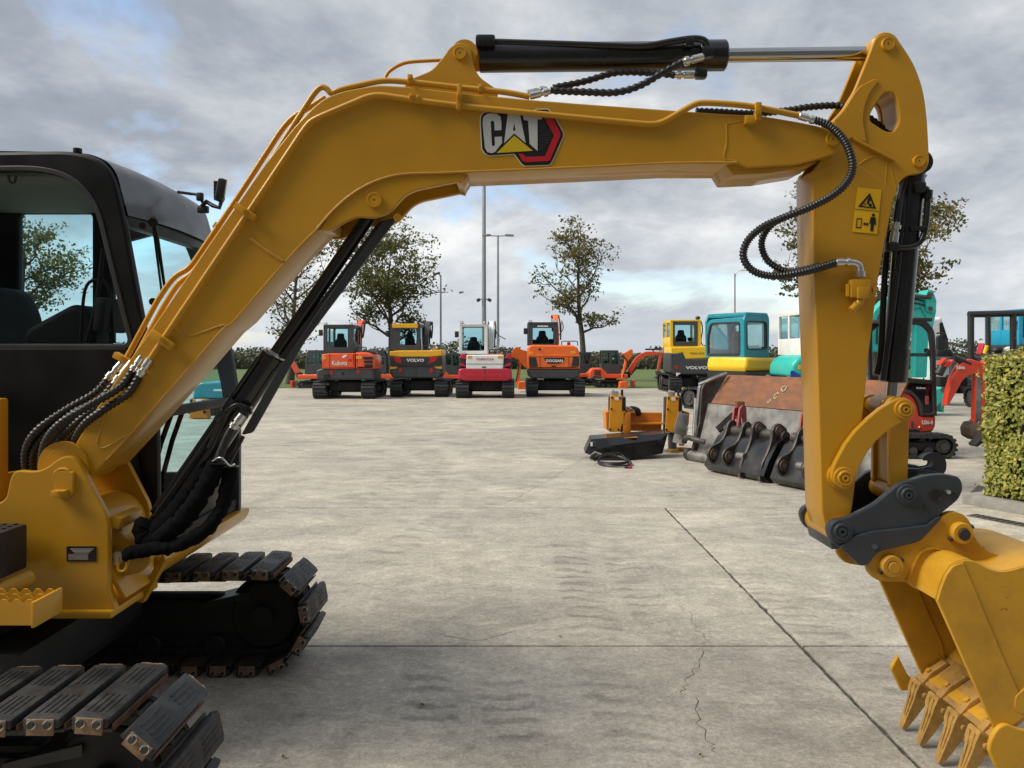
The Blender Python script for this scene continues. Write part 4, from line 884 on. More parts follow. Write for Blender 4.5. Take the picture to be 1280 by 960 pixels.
hose('hydraulic_hose', [(290, 536, 3.25), (283, 549, 3.24), (276, 566, 3.23), (272, 578, 3.22)], 3.25, .019, LCO, False)
hose('hydraulic_hose', [(304, 545, 3.29), (293, 566, 3.27), (283, 585, 3.25)], 3.25, .010, LCO, False)
def sleeve(pts, r, m=FAB, parent=LCO, seed=1):
    q = cr([W(p[0], p[1], p[2]) for p in pts], 8); n = len(q); rr = random.Random(seed)
    rs = [r*(1+.05*math.sin(i*1.7+seed)+rr.gauss(0, .03)) for i in range(n)]; rs[0] *= .9; rs[-1] *= .8
    q2 = resample(q, .007); rs2 = [rs[min(n-1, int(i*(n-1)/max(1, len(q2)-1)))] for i in range(len(q2))]
    b = B(); b.tube(q2, rs2, m, 20); o = b.obj('fabric_sleeve', parent, 2)
    for v in o.data.vertices: v.co += noise.noise_vector(v.co*24)*.006+noise.noise_vector(v.co*70)*.0035
    return o
sleeve([(273, 577, 3.22), (262, 600, 3.21), (246, 626, 3.20), (230, 648, 3.2), (212, 664, 3.2), (198, 674, 3.22)], .040, seed=1)
sleeve([(258, 590, 3.26), (238, 618, 3.25), (214, 648, 3.24), (194, 668, 3.24)], .045, seed=4)
sleeve([(289, 582, 3.24), (284, 610, 3.22), (276, 638, 3.20), (262, 658, 3.19), (240, 674, 3.18), (214, 684, 3.18), (190, 686, 3.18), (168, 690, 3.19), (156, 694, 3.20)], .029, seed=7)
b = B(); b.tube(cr([W(265, 577, 3.19), W(276, 572, 3.17), (W(287, 582, 3.19)), W(294, 580, 3.2)], 5), .004, STL); b.box(W(272, 579, 3.19), (.07, .03, .006), BLK); b.box(W(289, 583, 3.21), (.06, .03, .006), BLK); b.obj('hose_tie', LCO)
sleeve([(188, 652, 3.26), (182, 664, 3.25), (190, 674, 3.24), (206, 672, 3.23)], .05, seed=9)
# ---- arm cylinder on top of the boom
AC = B(); a0, a1 = W(600, 72.5, dC), W(907, 69.3, dC); axx = (a1-a0)
AC.lathe(a0, axx, [(0, .062), (axx.length-.12, .062), (axx.length-.118, .066), (axx.length-.006, .066), (axx.length, .060)], BLK, 32)
AC.obj('arm_cylinder', EX); ACO = LAST
b = B(); b.cyl(a1-axx.normalized()*.05, W(1086, 67, dC), .0305, CHR, seg=28); b.obj('cylinder_rod', ACO)
b = B(); e = W(1097, 66, dC); b.cyl(e+Vector((0, -.075, 0)), e+Vector((0, .075, 0)), .062, YEL, seg=28, bev=.006); b.cyl(W(1083, 67, dC), W(1090, 67, dC), .040, YEL, seg=24, bev=.004)
b.obj('rod_eye', ACO)
b = B(); e = W(582, 73, dC); b.cyl(e+Vector((0, -.07, 0)), e+Vector((0, .07, 0)), .055, YEL, seg=28); b.cyl(W(586, 73, dC), W(600, 72.5, dC), .056, YEL, seg=28, bev=.004); b.obj('base_eye', ACO)
b = B(); b.tube(bent([(604, 52, 3.33), (700, 55, 3.31), (806, 58.5, 3.29), (838, 52, 3.28), (868, 47.5, 3.28), (882, 50, 3.28), (887, 62, 3.28), (882, 70, 3.28)], 3.3, .06), .0145, BLK, 12)
b.box(W(607, 54, 3.31), (.085, .08, .05), BLK, None, .012); b.cyl(W(603, 48, 3.30), W(603, 60, 3.30), .018, BLK, seg=12); b.cyl(W(612, 48, 3.30), W(612, 60, 3.30), .018, BLK, seg=12)
b.box(W(861, 53, 3.28), (.04, .04, .045), BLK, None, .01); b.box(W(884, 66, 3.28), (.05, .05, .05), BLK, None, .012); b.box(W(876, 92, 3.3), (.05, .05, .045), BLK, None, .012); b.obj('cylinder_pipe', ACO)
ferrule(879, 71, 852, 78, 3.25, 3.245, .017, ACO); ferrule(868, 94, 843, 94, 3.30, 3.30, .015, ACO)
hose('hydraulic_hose', [(852, 78, 3.245), (828, 91, 3.24), (800, 107, 3.23), (770, 115.5, 3.23), (730, 115, 3.23), (686, 113, 3.23)], 3.24, .0165, ACO, True, .028)
hose('hydraulic_hose', [(843, 94, 3.30), (810, 91, 3.31), (770, 91, 3.32), (730, 102, 3.32), (690, 110, 3.3)], 3.3, .0155, ACO, True, .028)
ferrule(662, 120, 688, 114, 3.236, 3.23, .016, ACO); ferrule(659, 117, 684, 111, 3.3, 3.3, .014, ACO)
# ---- stick: two deep plates at the head, box section below
SN, SW_ = 3.26, .185
head = rp([(1041, 150, 3), (1053, 138, 8), (1069, 112, 8), (1084, 75, 8), (1095, 46, 7), (1108, 41, 9), (1120, 46, 9), (1133, 64, 12), (1144, 83, 14), (1153, 108, 14), (1157, 130, 12), (1159.5, 156), (1161, 185), (1162, 206, 9), (1153, 217, 8), (1137, 218, 8), (1126, 225, 8), (1120, 237, 10), (1116, 250), (1108, 297), (1018, 297), (1016, 215), (1030, 195), (1034, 170)], 0, 5)
hole = rp([(1106, 115, 4), (1117, 114.5, 5), (1122, 124, 8), (1125.5, 152, 7), (1117, 165.5, 6), (1107, 164.5, 5), (1087, 151.5, 5), (1087.5, 142, 4), (1097, 126, 6)], 0, 5)
ST = B()
ST.plate(head, SN, .028, YEL, .004, [hole]); ST.plate([((x-CX)*SN/(SN+SW_-.028)+CX, (y-HY)*SN/(SN+SW_-.028)+HY) for x, y in head], SN+SW_-.028, .028, YEL, .004, [[((x-CX)*SN/(SN+SW_-.028)+CX, (y-HY)*SN/(SN+SW_-.028)+HY) for x, y in hole]])
body = rp([(1015.5, 214), (1060, 196), (1122, 238), (1116, 252), (1107, 298), (1098, 349), (1086.5, 440), (1077.5, 532), (1065, 641, 8), (1050, 668, 6), (1034, 668, 6), (1027.5, 640), (1022, 455), (1017, 327)], 0, 4)
ST.plate(body, SN-.0025, SW_+.005, YEL, .005)
ST.obj('stick', EX); STO = LAST
# inner liner of the lightening hole and back web of the head
b = B(); hw = [W(x, y, SN+.01) for x, y in hole]; hb = [Vector((v.x, SN+SW_-.01, v.z)) for v in hw]; n = len(hw)
b.add(hw+hb, [(i, (i+1) % n, n+(i+1) % n, n+i) for i in range(n)], YEL); b.obj('hole_liner', STO)
b = B(); bw = [W(x, y, SN+.02) for x, y in [(1125, 60), (1138, 83), (1147, 108), (1152, 132), (1155, 185), (1154, 208)]]; bk = [Vector((v.x, SN+SW_-.02, v.z)) for v in bw]; n = len(bw)
b.add(bw+bk, [(i, i+1, n+i+1, n+i) for i in range(n-1)], YEL); b.obj('back_web', STO)
plate('stiffener_plate', rp([(1042, 151, 2), (1054, 139, 6), (1069, 115, 4), (1076, 107, 3), (1094, 98, 2), (1099, 100.5, 2), (1087, 116, 8), (1081, 132, 6), (1078.5, 150, 6), (1083.5, 178), (1066, 172), (1052, 178)], 0, 4), SN-.009, .0095, YEL, STO, .003)
def weld2(pts, r=.0045, d=SN): weld(pts, r, STO, d)
b = B(); b.plate([(1066, 170), (1069, 175), (1118.5, 201), (1119.5, 197.5)], SN-.022, .024, YEL, .002); b.obj('stop_bar', STO)
weld2([(1120, 238), (1112, 205), (1108, 208), (1106, 240), (1100, 290)], .003); weld2([(1073, 206), (1085, 198), (1096, 195)], .004); weld2([(1110, 217), (1106, 260), (1097, 340), (1085, 440)], .0025) if False else None
b = B(); pinb(b, 1109, 56, SN, 8.2, YEL, .014); b.obj('pin', STO)
b = B(); pinb(b, 1147.5, 202, SN, 7.4, YEL, .014); b.obj('pin', STO)
b = B(); b.box(W(1008, 272, SN+.09), (.006, SW_+.003, .024), ORD, None, .002)
# worn film band on the front face
b.obj('reflective_band', STO)
# warning sticker
def sticker():
    d = SN-.006; b = B()
    q = lambda u, v: (1072-6.8*v+u*(30+1*v), 234+u*3+v*55.5)
    b.plate([q(0, 0), q(1, 0), q(1, 1), q(0, 1)], d, .0012, SIGNY, .0002)
    b.plate([q(0, .485), q(1, .485), q(1, .493), q(0, .493)], d-.0018, .0012, DBLK, .0002)
    D = lambda pts, m=DBLK, k=1, holes=(): b.plate([q(*p) for p in pts], d-.0018*k, .0012, m, .0002, [[q(*p) for p in h] for h in holes])
    D([(.53, .10), (.86, .44), (.12, .43)], DBLK, 1, [[(.53, .165), (.75, .41), (.26, .405)]])
    D([(.50, .20), (.56, .20), (.60, .27), (.53, .31), (.62, .35), (.66, .40), (.58, .40), (.50, .335), (.46, .37), (.47, .28)]); D([(.34, .37), (.42, .33), (.40, .38)]); D([(.6, .33), (.68, .36), (.66, .39), (.58, .38)])
    D([(.12, .69), (.33, .68), (.34, .90), (.13, .91)], DBLK, 1, [[(.145, .71), (.305, .70), (.315, .88), (.155, .89)]])
    D([(.40, .80), (.47, .755), (.47, .785), (.56, .785), (.56, .755), (.63, .80), (.56, .845), (.56, .815), (.47, .815), (.47, .845)])
    c = q(.78, .585); b.plate(circ(c[0], c[1], 2.0, 12), d-.0018, .0012, DBLK, .0002)
    D([(.68, .63), (.88, .635), (.92, .80), (.87, .80), (.85, .70), (.84, .95), (.79, .95), (.785, .82), (.77, .95), (.72, .95), (.715, .70), (.69, .79), (.65, .79)])
    b.obj('warning_sticker', STO)
sticker()
# valve block on the arm side
b = B(); b.box(W(1073, 361, SN-.03), (.085, .06, .075), YEL, None, .006); b.box(W(1078, 366, SN-.055), (.05, .03, .05), YEL, None, .006); b.cyl(W(1090, 363, SN-.03), W(1095, 363, SN-.03), .012, YEL, seg=8); b.cyl(W(1060, 355, SN-.04), W(1060, 370, SN-.04), .010, YEL, seg=8)
b.cyl(W(1076, 372, SN-.04), W(1072, 382, SN-.045), .018, YEL, seg=10, bev=.004); b.cyl(W(1072, 380, SN-.045), W(1064, 388, SN-.05), .016, YEL, seg=10, bev=.004); b.cyl(W(1078, 378, SN-.045), W(1068, 380, SN-.05), .010, YEL, seg=8); b.obj('valve_block', STO)
b = B(); b.tube(bent([(1062, 328), (1069, 328.5), (1075, 332), (1075.5, 346)], SN-.04, .03), .015, STL, 12); b.cyl(W(1075.5, 339, SN-.04), W(1075.5, 346, SN-.04), .020, STL, seg=6); b.obj('elbow_fitting', STO)
ferrule(1044, 328, 1064, 327.5, 3.22, 3.22, .017, STO)
# spiral wrapped hoses looping from the boom tip to the valve
ferrule(998, 144.5, 1020, 151, pd, pd, .0155, BOOM)
hose('spiral_hose', [(1018, 150, pd), (1036, 157, 3.19), (1054, 174, 3.16), (1064, 196, 3.14), (1065, 214, 3.14), (1055, 232, 3.14), (1036, 247, 3.15), (1008, 261, 3.16), (980, 272, 3.18), (955, 283, 3.22), (936, 299, 3.24), (929, 318, 3.25), (936, 334, 3.25), (952, 343, 3.24), (975, 345, 3.23), (1005, 340, 3.22), (1030, 333, 3.22), (1046, 328, 3.22)], 3.2, .0175, BOOM, True, .0125)
hose('spiral_hose', [(1000, 264, 3.20), (975, 274, 3.22), (959, 287, 3.25), (952, 304, 3.27), (957, 322, 3.27), (970, 334, 3.26), (985, 340, 3.25), (1005, 337, 3.25), (1025, 332, 3.24)], 3.2, .0160, BOOM, True, .0125)
hose('hydraulic_hose', [(870, 139, 3.42), (900, 140, 3.42), (940, 142, 3.42), (985, 138, 3.42), (1010, 134, 3.4), (1045, 132, 3.38), (1062, 137, 3.36), (1085, 147, 3.36), (1100, 158, 3.37), (1106, 166, 3.37)], 3.4, .0165, BOOM, True, .022)
# ---- bucket cylinder behind the stick
BC = B(); c0, c1 = W(1141, 214, dC), W(1116, 478, dC); v = (c1-c0)
BC.lathe(c0, v, [(0, .052), (v.length-.15, .053), (v.length-.148, .057), (v.length-.005, .057), (v.length, .05)], BLK, 30); BC.obj('bucket_cylinder', EX); BCO = LAST
b = B(); b.cyl(c1, W(1110, 540, dC), .026, CHR, seg=22); b.obj('cylinder_rod', BCO)
b = B(); e = W(1143, 206, dC); b.cyl(e+Vector((0, -.06, 0)), e+Vector((0, .06, 0)), .05, BLK, seg=20); b.obj('base_eye', BCO)
b = B(); b.tube(bent([(1132, 224, 3.33), (1123, 330, 3.32), (1104, 476, 3.31)], 3.3, .05), .013, BLK, 12); b.tube(bent([(1143, 236, 3.31), (1159, 234, 3.31), (1160, 250, 3.31), (1157, 288, 3.31), (1150, 305, 3.31), (1134, 310, 3.3), (1118, 309, 3.3)], 3.3, .06), .013, BLK, 12)
b.cyl(W(1160, 238, 3.31), W(1159.5, 248, 3.31), .020, BLK, seg=12); b.box(W(1147, 235, 3.31), (.05, .06, .05), BLK, None, .012); b.box(W(1147, 286, 3.31), (.075, .03, .022), BLK, None, .006); b.box(W(1115, 309, 3.29), (.05, .05, .04), BLK, None, .012); b.obj('cylinder_pipe', BCO)
ferrule(1117, 304, 1121, 278, 3.29, 3.29, .018, BCO)
hose('hydraulic_hose', [(1121, 278, 3.29), (1124, 255, 3.3), (1129, 235, 3.33), (1132, 222, 3.36)], 3.3, .016, BCO, False)
hose('hydraulic_hose', [(1112, 290, 3.40), (1107, 330, 3.38), (1104, 380, 3.36), (1101, 440, 3.35), (1096, 468, 3.35)], 3.3, .013, BCO, False)
# ---- bucket linkage
LKN = 3.215
arm = rp([(1040, 590, 8), (1044, 579, 5), (1057, 555), (1070, 538), (1085, 523.5), (1100, 511), (1114, 502.5), (1124, 497.5, 6), (1134, 497, 7), (1143, 506, 8), (1142, 518, 8), (1134, 525.5, 5), (1113, 536), (1096, 551), (1084, 566), (1074, 584, 4), (1071, 600, 8), (1060, 611, 10), (1046, 609, 8), (1039, 600, 6)], 0, 4)
LK = B(); LK.plate(arm, LKN, .034, YEL, .005); LK.obj('linkage', EX); LKO = LAST; LK = B(); LK.plate([((x-CX)*LKN/3.48+CX, (y-HY)*LKN/3.48+HY) for x, y in arm], 3.48, .034, YEL, .005); LK.obj('far_link_arm', LKO)
b = B(); e = W(1127, 511, LKN); b.cyl((e.x-.0, LKN+.02, e.z), (e.x, 3.50, e.z), .036, YEL, seg=24); b.cyl((e.x, 3.30, e.z), (e.x, 3.42, e.z), .05, YEL, seg=24, bev=.008); b.cyl((e.x, LKN+.033, e.z), (e.x, LKN+.06, e.z), .048, YEL, seg=24); b.obj('link_pin', LKO)
def washer(px, py, d, rpx, m=YEL, par=LKO, hexm=None):
    b = B(); c = W(px, py, d); r = rpx*d/F
    b.lathe(c, (0, -1, 0), [(-.002, r), (.010, r), (.012, r*.95), (.012, r*.70), (.020, r*.68), (.022, r*.64), (.022, r*.52), (.017, r*.5), (.017, r*.34), (.023, r*.32), (.023, r*.16), (.010, r*.14), (.010, .0006)], m, 28, False); return b.obj('pin', par)
washer(1129.5, 511.5, LKN, 12.5); washer(1054.5, 597, LKN, 13.5)
b = B(); e = W(1054.5, 597, LKN); b.cyl((e.x, LKN+.02, e.z), (e.x, SN, e.z), .055, YEL, seg=24); b.obj('boss', STO)
lnkn = 3.27
def link_side(d): return rp([((x-CX)*lnkn/d+CX, (y-HY)*lnkn/d+HY) for x, y in [(1113, 520), (1136, 520), (1135, 604, 8), (1128, 616, 8), (1112, 610, 8), (1113, 594)]], 3)
b = B(); b.plate(rp([(1113, 515), (1137, 515), (1135, 606, 8), (1126, 617, 8), (1112, 610, 6)], 3), lnkn, .028, YEL, .004); b.plate([((x-CX)*lnkn/3.42+CX, (y-HY)*lnkn/3.42+HY) for x, y in rp([(1113, 515), (1137, 515), (1135, 606, 8), (1126, 617, 8), (1112, 610, 6)], 3)], 3.42, .028, YEL, .004)
x0 = W(1116, 0, lnkn).x; b.box((x0+.012, 3.36, (W(0, 545, lnkn).z+W(0, 600, lnkn).z)/2), (.022, .13, .22), YEL, None, .003)
b.obj('bucket_link', LKO)
b = B(); e = W(1126, 617, lnkn); b.cyl((e.x, lnkn-.005, e.z), (e.x, 3.47, e.z), .047, YEL, seg=26, bev=.006); b.obj('link_tube', LKO)
# ---- quick coupler
QN = 3.20
cpl = rp([(1034, 664, 7), (1036, 655, 6), (1044, 649, 6), (1056, 648, 6), (1075, 640, 8), (1094, 630, 8), (1112, 615, 8), (1125, 604, 8), (1159, 594, 8), (1180, 592.5, 6), (1199, 596, 5), (1203, 603, 5), (1204, 613, 5), (1198, 625, 5), (1176, 643, 4), (1147, 672, 10), (1118, 681, 10), (1098, 686, 8), (1087, 700, 6), (1084, 707, 3), (1076, 708, 4), (1056, 688, 8), (1040, 679, 8)], 0, 5)
QC = B(); QC.plate(cpl, QN, .035, DGR, .006); k2 = QN/3.50; QC.plate([((x-CX)*k2+CX, (y-HY)*k2+HY) for x, y in cpl], 3.50, .035, DGR, .006)
low = rp([(1050, 684), (1064, 672), (1090, 664), (1130, 660), (1160, 656), (1172, 646), (1180, 646, 6), (1150, 678, 8), (1098, 690, 8), (1086, 706, 4), (1076, 708, 4)], 3)
QC.plate(low, QN-.014, .015, DGR, .006); QC.obj('quick_coupler', EX); QCO = LAST
b = B(); e = W(1105, 672, QN); b.box((e.x-.04, 3.365, e.z+.0), (.34, .26, .05), DGR, Matrix.Rotation(-.22, 3, 'Y'), .008); e = W(1172, 622, QN); b.box((e.x, 3.365, e.z-.03), (.2, .26, .1), DGR, Matrix.Rotation(-.6, 3, 'Y'), .01); b.obj('coupler_web', QCO)
washer(1050.5, 663.5, QN, 15, DGR, QCO); washer(1133, 618, QN, 13, DGR, QCO)
b = B(); e = W(1050.5, 663.5, SN); b.cyl((e.x, QN+.03, e.z), (e.x, 3.5, e.z), .06, YEL, seg=24); b.obj('boss', STO)
b = B(); c = W(1169, 619, QN); b.lathe(c, (0, -1, 0), [(-.001, .028), (.004, .028), (.005, .026), (.004, .0235), (.001, .0225), (.001, .0005)], BLK, 24, False); b.cyl(W(1155, 633, QN-.002), W(1155, 633, QN+.004), .013, DARK, seg=16); b.cyl(W(1186, 615, QN-.012), W(1186, 615, QN+.002), .009, STL, seg=8); b.tube([W(1176, 614, QN-.004), W(1195, 617, QN-.004)], .0035, DARK); b.cyl(W(1093, 683, QN-.022), W(1093, 683, QN), .013, DGR, seg=8); b.obj('locking_pin', QCO)
# lifting hook on the far side of the coupler
hk = cr([Vector((1122, 584, 0)), Vector((1140, 583, 0)), Vector((1166, 588, 0)), Vector((1179, 590, 0)), Vector((1181.5, 580, 0)), Vector((1178, 571, 0)), Vector((1170, 567, 0)), Vector((1160, 569, 0)), Vector((1155, 574, 0)), Vector((1163, 574, 0)), Vector((1168, 578, 0)), Vector((1166, 584, 0)), Vector((1158, 586, 0)), Vector((1140, 588, 0)), Vector((1122, 592, 0))], 4, True)
plate('lifting_hook', [(p.x, p.y) for p in hk], 3.50, .05, DGR, QCO, .006)
b = B(); b.plate([(1124, 585), (1152, 586), (1182, 592), (1160, 598), (1124, 604)], 3.45, .03, DGR, .004); b.obj('hook_plate', QCO)
# ---- bucket
KN, KF = 3.04, 3.61
kprof = [(1171, 750), (1176, 733), (1182, 718), (1190, 707.5), (1200, 702), (1210, 700.5), (1221, 703), (1236, 711), (1250, 714.5), (1264, 713), (1280, 708.5), (1310, 702), (1345, 703), (1375, 715), (1395, 740), (1396, 775), (1375, 810), (1345, 838), (1315, 864), (1285, 895), (1247, 920)]
pc = [Vector((p[0], p[1], 0)) for p in kprof]; kc = [(p.x, p.y) for p in cr(pc, 4)]
kw = [((x-CX)*KN/F, CH-(y-HY)*KN/F) for x, y in kc]       # metres
def shell():
    b = B(); n = len(kw); th = .014; inn = []
    for i in range(n):
        a = Vector(kw[max(i-1, 0)]); c = Vector(kw[min(i+1, n-1)]); t = (c-a).normalized(); nr = Vector((t.y, -t.x)); inn.append(Vector(kw[i])+nr*th)
    y0, y1 = KN+.006, KF-.006
    vs = [(p[0], y, p[1]) for p in kw for y in (y0, y1)]+[(p.x, y, p.y) for p in inn for y in (y0, y1)]
    fs = []
    for i in range(n-1):
        fs += [(2*i, 2*i+1, 2*i+3, 2*i+2), (2*n+2*i, 2*n+2*i+2, 2*n+2*i+3, 2*n+2*i+1), (2*i, 2*i+2, 2*n+2*i+2, 2*n+2*i), (2*i+1, 2*n+2*i+1, 2*n+2*i+3, 2*i+3)]
    fs += [(0, 2*n, 2*n+1, 1), (2*n-2, 2*n-1, 4*n-1, 4*n-2)]
    b.add(vs, fs, YELB)
    # cutting edge: thicker plate along the lip
    L = Vector(kw[-1]); t = (Vector(kw[-6])-L).normalized(); ang = math.atan2(t.y, t.x)
    c = L+t*.07
    b.box((c.x, (KN+KF)/2, c.y), (.19, KF-KN+.01, .022), LIP, Matrix.Rotation(-ang, 3, 'Y'), .004)
    return b.obj('bucket', EX, .5)
shell(); BK = LAST
for d, nm in ((KN, 0), (KF-.016, 1)): plate('side_plate', kw, d, .016, YELB, BK, .003, px=False)
strip = [(1171, 750), (1176, 733), (1182, 718), (1190, 707.5), (1203, 702.5), (1256, 828), (1274, 868), (1280, 895), (1262, 908), (1247, 920)]
sm = [((x-CX)*KN/F, CH-(y-HY)*KN/F) for x, y in strip]
plate('side_wear_strip', sm, KN-.007, .008, YELB, BK, .003, px=False); plate('side_wear_strip', sm, KF-.016-.008, .0085, YELB, BK, .003, px=False)
plate('wear_patch', rp([(1268, 885, 4), (1270, 870, 4), (1285, 858, 5), (1340, 815), (1350, 830), (1290, 890), (1276, 893, 3)]), KN-.010, .011, YELB, BK, .003)
weld([(1226, 890), (1212, 862), (1171.5, 752)], .003, BK, KN) if False else None
# ears
EN = 3.205
ear = rp([(1087, 718, 6), (1083.5, 707, 5), (1087, 694, 6), (1098, 687, 6), (1122, 683, 8), (1149, 671, 8), (1166, 656, 8), (1181, 642.5, 6), (1192, 639.5, 6), (1206, 643, 7), (1215, 655, 7), (1219, 672, 8), (1228, 684, 8), (1243, 692, 8), (1270, 700), (1262, 720), (1200, 716), (1178, 740), (1150, 740, 8), (1133, 727, 6), (1112, 727.5, 6), (1096, 725.5, 6)], 0, 5)
for d in (EN, 3.445):
    kk = EN/d; plate('bucket_ear', [((x-CX)*kk+CX, (y-HY)*kk+HY) for x, y in ear], d, .034, YELB, BK, .005)
plate('coupler_eye', rp([((x-CX)*EN/3.44+CX, (y-HY)*EN/3.44+HY) for x, y in circ(1098, 703, 22, 18)]), 3.42, .03, YELB, BK, .004)
def eye(px, py, capm):
    b = B(); c = W(px, py, EN); r = 13.2*EN/F
    b.lathe(c, (0, -1, 0), [(-.002, r), (.028, r), (.033, r*.93), (.033, r*.60), (.030, r*.56), (.030, r*.0)], YELB, 28, False)
    b.cyl(c+Vector((.004, -.0301, -.004)), c+Vector((.004, -.036, -.004)), r*.55, capm, seg=20, bev=.002)
    for a in (.5, 3.7): 
        q = c+Vector((math.cos(a)*r*1.15, -.012, math.sin(a)*r*1.15)); b.cyl(q-Vector((math.cos(a), 0, math.sin(a)))*.02, q+Vector((math.cos(a), 0, math.sin(a)))*.006, .010, BLKM, seg=8)
    b.obj('bucket_pin', BK); b = B(); b.cyl(c+Vector((0, .02, 0)), Vector((c.x, 3.47, c.z)), .034, BLKM, seg=18); b.obj('pin_shaft', BK)
eye(1112, 706, YELB); eye(1199, 665, BLKM)
weld([(1133, 727), (1140, 712), (1149, 693), (1160, 686), (1172, 686), (1190, 693), (1207, 700)], .006, BK, EN-.002)
# teeth: an adapter welded on the lip carrying a ribbed point
Lp = Vector(kw[-1]); tip_x, tip_z = 1.805, .012
def tooth(y, first=None):
    base = Vector((Lp.x-.005, Lp.y+.004)); tip = Vector((tip_x, tip_z)); u = (tip-base); L = u.length; u.normalize(); nr = Vector((-u.y, u.x))
    def sec(t, hw, ht, sh=0): c = base+u*t+nr*sh; return [(c.x+nr.x*s2*ht, y+s1*hw, c.y+nr.y*s2*ht) for s1, s2 in ((-1, -1), (1, -1), (1, 1), (-1, 1))]
    b = B(); S = [sec(L*.08, .036, .038), sec(L*.11, .040, .043), sec(L*.28, .038, .040), sec(L*.42, .029, .028), sec(L*.74, .023, .018), sec(L*.97, .017, .010), sec(L, .014, .006)]
    vs = [p for s in S for p in s]; n = len(S)
    fs = [(i*4+k, i*4+(k+1) % 4, (i+1)*4+(k+1) % 4, (i+1)*4+k) for i in range(n-1) for k in range(4)]+[(3, 2, 1, 0), tuple(4*(n-1)+k for k in range(4))]
    b.add(vs, fs, TOOTH)
    for s1 in (-.55, .55):   # ribs along the point
        R = [sec(L*.16, .006, .005, .044), sec(L*.38, .006, .005, .031), sec(L*.75, .005, .003, .018)]; R = [[(p[0], p[1]+s1*.030*(1-.55*i/2), p[2]) for p in s] for i, s in enumerate(R)]
        b.add([p for s in R for p in s], [(i*4+k, i*4+(k+1) % 4, (i+1)*4+(k+1) % 4, (i+1)*4+k) for i in range(2) for k in range(4)]+[(3, 2, 1, 0), (8, 9, 10, 11)], TOOTH)
        R = [sec(L*.16, .006, .005, -.044), sec(L*.38, .006, .005, -.031), sec(L*.75, .005, .003, -.018)]; R = [[(p[0], p[1]+s1*.030*(1-.55*i/2), p[2]) for p in s] for i, s in enumerate(R)]
        b.add([p for s in R for p in s], [(i*4+k, i*4+(k+1) % 4, (i+1)*4+(k+1) % 4, (i+1)*4+k) for i in range(2) for k in range(4)]+[(3, 2, 1, 0), (8, 9, 10, 11)], TOOTH)
    c = base+u*L*.25; b.cyl((c.x, y-.048, c.y), (c.x, y+.048, c.y), .013, TOOTH, seg=10, bev=.003)
    o = b.obj('tooth', BK, .5)
    # adapter
    b = B(); t2 = (Vector(kw[-6])-Lp).normalized(); n2 = Vector((-t2.y, t2.x)); n2 = n2 if n2.x < 0 else -n2
    A = [base+u*L*.12-nr*.026, base+u*L*.12+nr*.026]
    A.sort(key=lambda v: v.dot(n2))
    q = [Lp+n2*.012+t2*.0, A[1], Lp+n2*.034+t2*.03, Lp+n2*.030+t2*.115, Lp+n2*.013+t2*.125]
    pr = [A[0], A[1], q[2], q[3], q[4], Lp+n2*.010-t2*.0, Lp-n2*.012, Lp-n2*.03+t2*.0]
    b.plate([(v.x, v.y) for v in pr], y-.021, .042, LIP, .004, px=False)
    c = Lp+n2*.03+t2*.03; b.cyl((c.x, y, c.y), (c.x+n2.x*.012, y, c.y+n2.y*.012), .012, YELB, seg=10); b.obj('tooth_adapter', BK)
for y in (3.552, 3.402, 3.252, 3.102): tooth(y)
# side cutters bolted to the plate edges
sc_ = rp([(1236, 938, 5), (1240, 922, 8), (1249, 909, 8), (1259, 905, 6), (1272, 911, 8), (1284, 922), (1300, 945), (1290, 985, 8), (1266, 992, 8), (1246, 965, 6)], 0, 4)
plate('side_cutter', rp([(1236, 938, 5), (1240, 922, 8), (1249, 909, 8), (1259, 905, 6), (1272, 911, 8), (1290, 915), (1300, 930), (1280, 960, 8), (1262, 975, 8), (1246, 962, 6)], 0, 4), KN-.030, .024, YELB, BK, .006)
kk = KF/ KN
plate('side_cutter', rp([(1114, 836, 3), (1123, 820), (1134, 842), (1150, 862), (1127, 864, 3)]), KF, .024, YELB, BK, .005)
